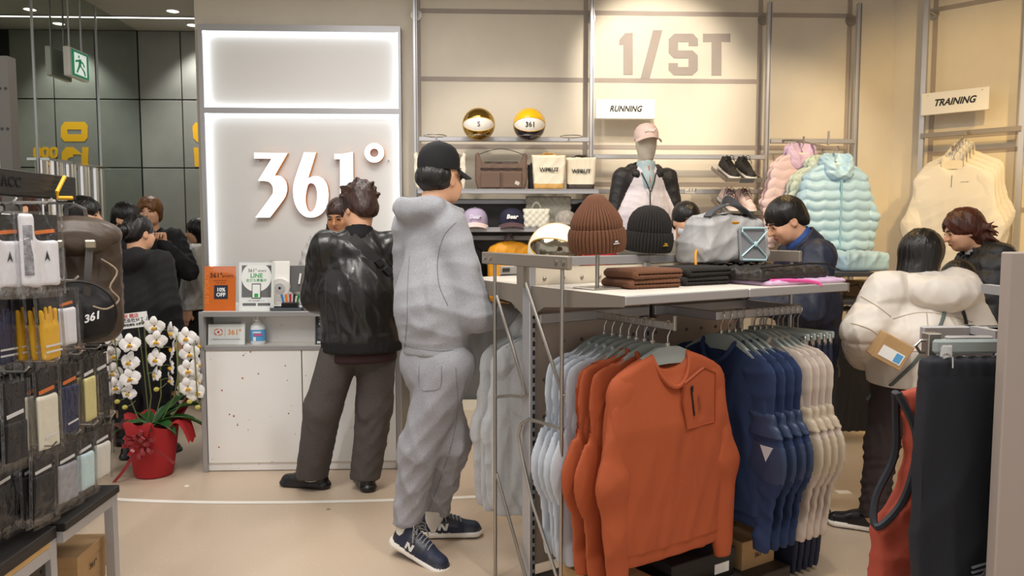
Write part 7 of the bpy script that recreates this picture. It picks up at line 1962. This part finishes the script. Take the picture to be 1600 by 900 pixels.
# ---- person in black leather jacket at the counter
def leather_person():
    Y = 4.20; loc = (PY(566, 560, Y).x, Y, 0); rz = 12; w = local(loc, rz)
    an_l = w(PZ(488, 764, 0) + Vector((0, 0, .085))); an_r = w(PZ(572, 764, 0) + Vector((0, 0, .085)))
    J = joints(1.74, anL=an_l, anR=an_r, knL=(an_l.x * .62 - .04, .06, .50), knR=(an_r.x * .5 + .06, .07, .5), neck=(-.005, .03, 1.445), head=(.0, .075, 1.595), chest=(0, .005, 1.24),
               shL=(-.185, .02, 1.39), shR=(.185, .03, 1.385), elL=(-.245, .10, 1.10), wrL=(-.12, .34, 1.03), elR=(.27, .12, 1.10), wrR=(.12, .36, 1.03))
    r, R, sc = person('person in black leather jacket and charcoal trousers leaning at the counter', loc, rz, 1.74, J, look=(28, 18, 0), hairs=('tousled', HAIR_B), hands=[dict(s='L', d=(.5, .8, -.2), up=(0, .2, 1), t=1), dict(s='R', d=(-.4, .9, -.2), up=(0, .2, 1), t=-1)])
    hem = PY(560, 548, Y).z
    jk = top_garment(r, J, LEATHER, 'leather_jacket', hem=hem + .05, r=(.222, .215), flat=.74, sl=(.09, .084, .058), collar=None, neck=.066, seed=14, fold=(.010, 12), yoke=.09, cuff=False)
    S = SDF((-.3, -.25, hem - .03), (.3, .25, hem + .12), .0095); S.cone((0, 0, hem + .03), (0, 0, hem + .1), .216, .222, .01, (1, .74, 1)); S.cut((0, 0, hem), (0, 0, -1)); S.cut((0, 0, hem + .075), (0, 0, 1))
    S.build('jacket_hem_rib', RIBK, r, disp=lambda V: .003 * np.sin(np.arctan2(V[:, 1] / .7, V[:, 0]) * 70))
    nk = J['neck']; up = (J['head'] - nk).normalized()
    S = SDF((-.14, -.12, nk.z - .06), (.14, .18, nk.z + .1), .008); S.cone(nk - up * .01, nk + up * .035, .085, .078, .01); S.cone(nk - up * .0, nk + up * .16, .066, .068, .006, mode='s'); S.cut(nk + up * .045, up)
    S.build('jacket_collar', RIBK, r)
    S = SDF((-.3, -.25, hem - .12), (.3, .25, hem + .06), .012); S.cone((0, 0, hem - .05), (0, 0, hem + .05), .19, .19, .01, (1, .74, 1)); S.cut((0, 0, hem - .055), (0, .0, -1)); S.cut((0, 0, hem + .02), (0, 0, 1)); S.build('knit_hem', WINEK, r)
    trousers(r, J, CHARW, r=(.162, .104, .104, .092), low=-.02, seed=6, fold=(.009, 10), waist=.0, flat=.76)
    # crossbody strap lying over the jacket back
    pts = drape(jk, [(-.05 + .27 * t, 0, 1.44 - .27 * t) for t in np.linspace(0, 1, 8)], (0, 1, 0), .003)
    put('crossbody_strap', BLKN, r, lambda b: b.sheet(lambda u, v: Vector(smooth_pt(pts, u)) + Vector((.033, 0, .03)) * (v - .5) * 1.2 + Vector((0, -.006, 0)), 18, 2, .006))
    for u in (.52, .68):
        q = Vector(smooth_pt(pts, u)); put('strap_buckle', BLACK, r, lambda b: b.box(q + Vector((0, -.014, 0)), (.05, .014, .032), (0, .85, 0), bev=.004))
    shoes(r, J, (BLKS, BLKS, BLKS, None), (62, 8))
    for s in 'LR':
        a = J['an' + s]; put('sock', SOCKW, r, lambda b: b.tube([(a.x, a.y - .0, a.z - .03), (a.x, a.y, a.z + .02)], .043, 16))
leather_person()

# ---- person in grey hoodie and black cap
def hoodie_person():
    Y = 3.42; loc = (PY(682, 570, Y).x, Y, 0); rz = -48; w = local(loc, rz)
    near = w(PZ(627, 872, 0) + Vector((.02, .02, .125))); far = w(PZ(676, 838, 0) + Vector((0, 0, .085)))
    hand = w(PY(806, 497, 3.36)); elb = w(PY(746, 493, 3.27)); shr = w(PY(702, 355, 3.33))
    kn = w(PY(655, 700, 3.36)); kf = w(PY(705, 690, 3.44))
    J = joints(1.79, anR=near, anL=far, knR=kn, knL=kf, wrR=hand, elR=elb, shR=shr, shL=w(PY(640, 352, 3.52)), elL=w(PY(640, 450, 3.62)), wrL=w(PY(690, 500, 3.70)),
               neck=w(PY(676, 322, 3.42)), head=w(PY(688, 278, 3.45)), chest=w(PY(674, 430, 3.395)), pel=w(PY(683, 560, 3.40)))
    J['hipL'] = J['pel'] + Vector((-.085, 0, -.02)); J['hipR'] = J['pel'] + Vector((.085, 0, -.02))
    r, R, sc = person('person in light grey hoodie, sweatpants and black cap', loc, rz, 1.79, J, look=(8, 2, 0), hairs=('under_cap', HAIR_K), hands=[dict(s='R', d=(.2, .8, -.35), up=(.6, 0, .7), t=-1, curl=.7)])
    top_garment(r, J, MARL, 'hoodie', hem=PY(687, 552, Y).z, r=(.175, .18), flat=.86, sl=(.085, .074, .05), hood=True, hood_at=(.0, -.085, -.012), neck=.07, seed=21, fold=(.011, 12), yoke=.088, hoodr=(.135, .09, .082))
    ho = r.children[-1] if r.children[-1].name.startswith('hoodie') else [c for c in r.children if c.name.startswith('hoodie')][0]
    SM = mat('marl_seam', '#7d7e84', .9)
    for q in ([(712, 348), (694, 368), (684, 405), (686, 445), (700, 478)], [(628, 540), (690, 548), (745, 541)], [(640, 400), (637, 450), (636, 500), (632, 545)]): seam(ho, q, SM, .0022)
    sp = trousers(r, J, MARLT, 'sweatpants', r=(.155, .112, .095, .07), low=.02, seed=8, fold=(.012, 12), waist=.1, flat=.95)
    for q in ([(712, 575), (715, 640), (704, 700), (684, 760), (668, 800)], [(655, 572), (656, 606), (672, 610), (688, 604), (690, 572)]): seam(sp, q, SM, .0022)
    c = J['head']; sc2 = sc
    cp = bpy.data.objects.new('baseball_cap', None); COL.objects.link(cp); cp.parent = r
    q = c + R @ Vector((0, -.012, .032)); cp.location = q; cp.rotation_euler = R.to_euler(); cp.scale = (.98, .94, 1.04)
    t2 = cap_thing('', (BLKC, BLKC), (0, 0, 0), math.pi, parent=cp, name='cap_body')
    put('cap_strap', BLACK, cp, lambda b: b.box((0, -.101, .012), (.05, .006, .014), bev=.002))
    sock = J['anR']; d = (J['knR'] - J['anR']).normalized()
    put('crew_sock', SOCKW, r, lambda b: b.tube([sock - d * .05, sock + d * .06, sock + d * .125], [.044, .043, .05], 18))
    for k, (m, z) in enumerate(((mat('green_knit', '#27a032', .8), .085), (mat('white_stripe', '#e8e6e0', .8), .096), (mat('blue_knit', '#2244b8', .8), .106), (mat('green_knit', '#27a032', .8), .118))):
        put('sock_stripe', m, r, lambda b: b.tube([sock + d * (z - .006), sock + d * (z + .006)], .0485 + .0022 * k, 18))
    put('crew_sock', SOCKW, r, lambda b: b.tube([J['anL'] - Vector((0, 0, .04)), J['anL'] + (J['knL'] - J['anL']).normalized() * .13], .046, 16))
    NB = mat('navy_mesh_upper', '#1f2740', .6, bump=.4, bscale=220); NBT = mat('grey_toe_overlay', '#3b3d45', .4, metal=.2); LCE = mat('silver_lace', '#8d8b8a', .7); NBK = mat('black_heel_overlay', '#16181e', .4)
    fd = w(PZ(683, 893, 0)) - w(PZ(600, 866, 0)); a1 = math.degrees(math.atan2(-fd.x, fd.y))
    fd2 = w(PZ(731, 848, 0)) - w(PZ(660, 850, 0)); a2 = math.degrees(math.atan2(-fd2.x, fd2.y))
    NMK = mat('silver_letter', '#d5d3cf', .35)
    h1 = w(PZ(600, 868, 0)); base = J['anR']; dn = fd.normalized()
    sneaker(r, (base.x + dn.x * .03, base.y + dn.y * .03, base.z - .105), (math.radians(-13), 0, math.radians(a1)), (SOLEW, NB, NBT, LCE, NBK, NBT), NMK, scale=1.06)
    base = J['anL']; dn = fd2.normalized(); sneaker(r, (base.x + dn.x * .03, base.y + dn.y * .03, base.z - .085), (0, 0, math.radians(a2)), (SOLEW, NB, NBT, LCE, NBK, NBT), NMK, scale=1.06)
hoodie_person()

# ---- assistant behind the counter, looking down
def assistant():
    Y = 5.48; loc = (PY(534, 400, Y).x, Y, 0); rz = 178
    J = joints(1.69, head=(-.0, .085, 1.575), neck=(0, .035, 1.40), elL=(-.27, .08, 1.08), wrL=(-.15, .32, 1.02), elR=(.27, .06, 1.08), wrR=(.1, .3, 1.0))
    r, R, sc = person('person with dark braids in pale grey sweatshirt behind the counter', loc, rz, 1.67, J, look=(-8, 20, 0), skin=SKIN_B, hairs=('braids', HAIR_B))
    top_garment(r, J, PALEG, 'sweatshirt', hem=.78, sl=(.085, .075, .055), hood=True, seed=31, fold=(.012, 15), neck=.066); trousers(r, J, BLKC, seed=3); shoes(r, J, (BLKS, BLKS, BLKS, None))
assistant()

def simple_person(label, px, Y, top_py, rz, look, hairs, top, tm, hem=.8, h=None, hood=False, sl=(.085, .072, .055), hsc=1.0, over=None, legs=BLKC, face=True, fold=(.012, 15), collar=None, hands=(), r=(.2, .205), skin=SKIN, quilt=0, seed=None, neck=.07, cuff=True, lips=True):
    q = PY(px, top_py, Y); h = h or q.z
    J = joints(h, **(over or {}))
    root, R, sc = person(label, (q.x, Y, 0), rz, h, J, look=look, hairs=hairs, face=face, hsc=hsc, hands=hands, skin=skin, lips=lips)
    top_garment(root, J, tm, top, hem=hem, hood=hood, sl=sl, seed=seed or len(label), fold=fold, collar=collar, r=r, quilt=quilt, neck=neck, cuff=cuff)
    trousers(root, J, legs, seed=4); shoes(root, J, (BLKS, BLKS, BLKS, None))
    return root, J, R
def lanyard(root, J, drop=.3):
    n = J['neck']
    put('lanyard', LANY, root, lambda b: b.sheet(lambda u, v: (.075 * math.cos(math.pi * (.5 + 2 * u)), n.y + (.085 * -math.sin(math.pi * (.5 + 2 * u))) * 1.0 + (.11 if math.sin(math.pi * (.5 + 2 * u)) < 0 else .0) * -math.sin(math.pi * (.5 + 2 * u)), n.z + .03 - drop * max(0, -math.sin(math.pi * (.5 + 2 * u))) + .014 * (v - .5)), 40, 1, .003))
# group by the mirror wall
a_, J, R = simple_person('person with hair bun in black hooded top, seen from behind, before the tiled wall', 214, 5.0, 343, -14, (-16, 6, 0), ('bun', HAIR_K), 'hooded_top', BLKC, h=1.56, hood=True, hem=.72, sl=(.095, .08, .055), r=(.215, .22), neck=.066, fold=(.01, 14))
lanyard(a_, J, .0)
simple_person('person with swept black hair behind the one with the bun', 194, 5.85, 318, -105, (0, 6, 0), ('short', HAIR_K), 'black_top', BLKC, hem=.75)
b_, J, R = simple_person('person with golden brown bowl cut raising a fist, black jacket and green lanyard', 234, 6.38, 304, 180, (6, 2, 0), ('bowl', HAIR_G), 'black_jacket', BLKC, hem=.72, sl=(.09, .08, .058), hands=[dict(s='L', d=(.1, .15, 1), up=(-.3, -.9, .1), t=1, fist=True), dict(s='R', d=(.0, .2, -1), up=(1, 0, 0), t=1)],
                        over=dict(elL=(-.31, .05, 1.14), wrL=(-.20, .26, 1.36), elR=(.26, .0, 1.12), wrR=(.24, .14, .88)), h=1.74)
lanyard(b_, J, .36)
simple_person('person with dark fringe by the chrome panel, half hidden by the backpack', 126, 5.2, 308, -95, (10, 4, 0), ('bowl', HAIR_K), 'black_sweatshirt', BLKC, hem=.75)
simple_person('person in pale grey sweatshirt at the edge of the lit sign', 312, 6.85, 343, 96, (0, 4, 0), ('bob', HAIR_K), 'sweatshirt', PALEG, hem=.78, sl=(.1, .095, .06), r=(.22, .22), fold=(.016, 16))
simple_person('person with reddish face behind the ACC header', 22, 3.6, 284, 150, (0, 10, 0), ('short', HAIR_B), 'dark_jacket', BLKC, hem=.75, skin=SKIN)

# ---- masked person behind the duffel bag
m_, J, R = simple_person('person with white face mask and black hair behind the duffel bag', 1072, 4.9, 318, 180, (10, 6, 0), ('short', HAIR_K), 'dark_jacket', BLKC, hem=.78, lips=False)
S = SDF((-.1, -.0, -.13), (.1, .16, .03), .006); S.ell((0, .035, -.058), (.072, .078, .056), .01); S.cut((0, .03, 0), (0, -1, 0)); S.cut((0, 0, -.012), (0, -.2, 1))
me = S.mesh('face_mask'); me.transform(Matrix.Translation(J['head']) @ R.to_4x4()); link('face_mask', me, mat('mask_white', '#dfe4ea', .8), m_)

# ---- person in navy jacket looking down at the end of the stand
Y = 3.92
n_, J, R = simple_person('person in navy jacket with bowed head at the end of the stand', 1270, Y, 330, 84, (6, 28, 0), ('short', HAIR_K), 'navy_jacket', NAVYS, h=1.66, hem=.72, sl=(.092, .085, .058), r=(.215, .215), fold=(.013, 15), cuff=False,
    over=dict(neck=(0, .045, 1.40), head=(0, .135, 1.525), chest=(0, .02, 1.2), shL=(-.19, .03, 1.345), shR=(.19, .03, 1.345), elL=(-.27, .10, 1.08), wrL=(-.12, .34, 1.10), elR=(.27, .1, 1.08), wrR=(.1, .34, 1.12)), hands=[dict(s='L', d=(.3, .9, .2), up=(-.3, 0, 1), t=1, curl=.8)])
nk = J['neck']; up = (J['head'] - nk).normalized()
for nm, m, r0, z0, z1 in (('shirt_collar', mat('blue_shirt', '#2c4f94', .7), .072, .0, .055), ('jacket_collar', NAVYS, .092, -.02, .035)):
    S = SDF((-.16, -.12, nk.z - .08), (.16, .22, nk.z + .12), .008); S.cone(nk + up * z0, nk + up * z1, r0 + .012, r0, .01); S.cone(nk - up * .0, nk + up * .2, r0 - .014, r0 - .014, .006, mode='s'); S.cut(nk + up * (z1 + .005), up + Vector((0, .25, 0))); S.build(nm, m, n_)
pc = thing('price_scanner', 'small black handheld device in the navy jacket person\'s hand', 'device', PY(1180, 462, 3.86), .3, rot=(.5, .2, .4))
put('grip', BLACK, pc, lambda b: b.box((0, 0, 0), (.07, .03, .022), bev=.008)); put('head', DARKGREY, pc, lambda b: b.box((-.045, 0, .004), (.035, .034, .03), bev=.006))

# ---- person in cream puffer coat, seen from behind
Y = 3.52
loc = (PY(1430, 500, Y).x, Y, 0); rz = -14; w = local(loc, rz)
J = joints(1.50, anL=(-.15, .02, .085), anR=(.09, .02, .085), neck=(.03, .05, 1.22), head=w(PY(1441, 400, Y + .1)), chest=(0, .0, 1.03), shL=w(PY(1385, 455, Y)), shR=w(PY(1495, 450, Y)), elL=w(PY(1350, 520, Y - .02)), wrL=(-.16, .24, .84), elR=(.28, .08, .98), wrR=(.18, .28, 1.0), pel=(0, 0, .80), hipL=(-.08, 0, .78), hipR=(.08, 0, .78), knL=(-.12, .03, .43), knR=(.09, .03, .43))
J['neck'] = J['head'] + Vector((-.02, -.06, -.15))
r, R, sc = person('person in cream puffer coat with black hair, seen from behind', loc, rz, 1.6, J, look=(-35, 12, 0), hairs=('bob', HAIR_K), face=False, hsc=1.06)
coat = top_garment(r, J, CREAMP, 'puffer_coat', hem=PY(1440, 600, Y).z, r=(.205, .21), flat=.9, sl=(.10, .105, .088), hood=False, neck=.07, seed=17, fold=(.009, 13), yoke=.095, cuff=False, quilt=(.016, .19))
trousers(r, J, BRNT, r=(.16, .10, .08, .068), low=.0, seed=9, fold=(.010, 20)); shoes(r, J, (SOLEW, BLKS, BLKS, None), (75, 10))
CSM = mat('cream_seam', '#b3a48f', .7)
for q_ in ([(1395, 498), (1448, 488), (1520, 503)], [(1380, 552), (1448, 549), (1520, 560)], [(1345, 463), (1370, 478), (1392, 495)], [(1330, 505), (1360, 515), (1385, 535)], [(1448, 488), (1452, 545), (1450, 600)]): seam(coat, q_, CSM, .003)
hb = J['neck'] + Vector((.05, -.13, -.015))
S = SDF(hb - Vector((.25, .2, .2)), hb + Vector((.25, .25, .2)), .011)
S.ell(hb, (.165, .095, .095), .03); S.cone(hb + Vector((-.12, .03, .03)), hb + Vector((-.09, .16, -.02)), .06, .045, .04); S.cone(hb + Vector((.12, .03, .03)), hb + Vector((.08, .16, -.02)), .06, .045, .04)
S.ell(hb + Vector((0, .07, .075)), (.10, .085, .07), .02, None, 's'); S.cone(J['neck'], J['head'], .075, .085, .01, mode='s')
S.build('hood', CREAMP, r, disp=folds(6, .009, 16, n=5))
SB = drape(coat, [(.10 - .30 * t, 0, 1.12 - .46 * t) for t in np.linspace(0, 1, 14)], (0, 1, 0))
put('bag_strap', mat('grey_green_strap', '#55605c', .6), r, lambda b: b.tube(SB, .008, 6))
SB2 = drape(coat, [(.17 + .06 * t, 0, 1.17 - .2 * t) for t in np.linspace(0, 1, 8)], (0, 1, 0)); put('bag_strap', BLACK, r, lambda b: b.tube(SB2, .007, 6))
bx = thing('shoe_carton', 'small kraft carton with white label held under the puffer coat arm', 'box', PY(1388, 545, Y - .165), rot=(0, .5, -.3))
put('carton', mat('kraft_card', '#b39064', .8), bx, lambda b: b.box((0, 0, 0), (.13, .2, .12), bev=.003)); put('label', PAPER, bx, lambda b: b.box((-.0, -.1012, -.015), (.1, .002, .05))); put('label_print', mat('blue_label', '#5aa3d8', .5), bx, lambda b: b.box((.03, -.1025, -.015), (.03, .001, .04)))

# ---- person in black puffer with wavy auburn hair, child against the shoulder
Y = 4.24
J = joints(1.60, head=(0, .12, 1.475), neck=(0, .03, 1.34), elL=(-.27, .06, .98), wrL=(-.24, .30, .84), elR=(.28, .08, 1.04), wrR=(.08, .3, .9))
q = PY(1540, 400, Y)
r, R, sc = person('person with wavy auburn hair in black puffer jacket leaning to the cream coat', (q.x, Y, 0), 72, 1.6, J, look=(8, 18, 0), hairs=('wavy', HAIR_R))
top_garment(r, J, BLKP, 'puffer_jacket', hem=.7, r=(.225, .235), flat=.85, sl=(.115, .11, .09), seed=23, fold=(.014, 16), yoke=.11, cuff=False, quilt=(.016, .09), collar=.03, neck=.085)
put('grey_top', PALEG, r, lambda b: b.tube([(0, .02, 1.28), (0, .035, 1.37)], [.09, .07], 16)); trousers(r, J, BLKC, seed=4); shoes(r, J, (BLKS, BLKS, BLKS, None))
Y = 3.88; q = PY(1498, 440, Y)
J2 = joints(.85); hd_ = Vector((0, .0, 0))
k = thing('person', 'small child with dark hair carried between the two coats', 'person', (q.x, Y, q.z - .52), math.radians(-40))
JK = {a: b * (.62) for a, b in joints(.95).items()}
S = SDF((-.2, -.2, -.05), (.2, .2, .7), .011)
hc = Vector((0, .0, .52)); add_head(S, hc, rotm(0, 10, 0), .86, hc + Vector((0, 0, -.14)))
S.cone((0, 0, .16), (0, 0, .34), .08, .07, .04); 
for x in (-1, 1): S.cone((x * .08, 0, .35), (x * .13, .08, .24), .035, .03, .02); S.cone((x * .13, .08, .24), (x * .05, .15, .25), .03, .026, .02); S.cone((x * .05, 0, .14), (x * .11, .10, .08), .05, .042, .03); S.cone((x * .11, .1, .08), (x * .1, .06, -.02), .04, .03, .02)
S.build('body', SKIN, k); hair(k, hc, rotm(0, 10, 0), .88, 'bob', HAIR_K, 3)
S = SDF((-.22, -.2, -.02), (.22, .22, .46), .012); S.cone((0, 0, .14), (0, 0, .34), .10, .088, .04)
for x in (-1, 1): S.cone((x * .08, 0, .35), (x * .135, .08, .24), .052, .045, .02); S.cone((x * .135, .08, .24), (x * .06, .15, .25), .045, .04, .02)
S.build('grey_jacket', PALEG, k, disp=folds(5, .008, 18))
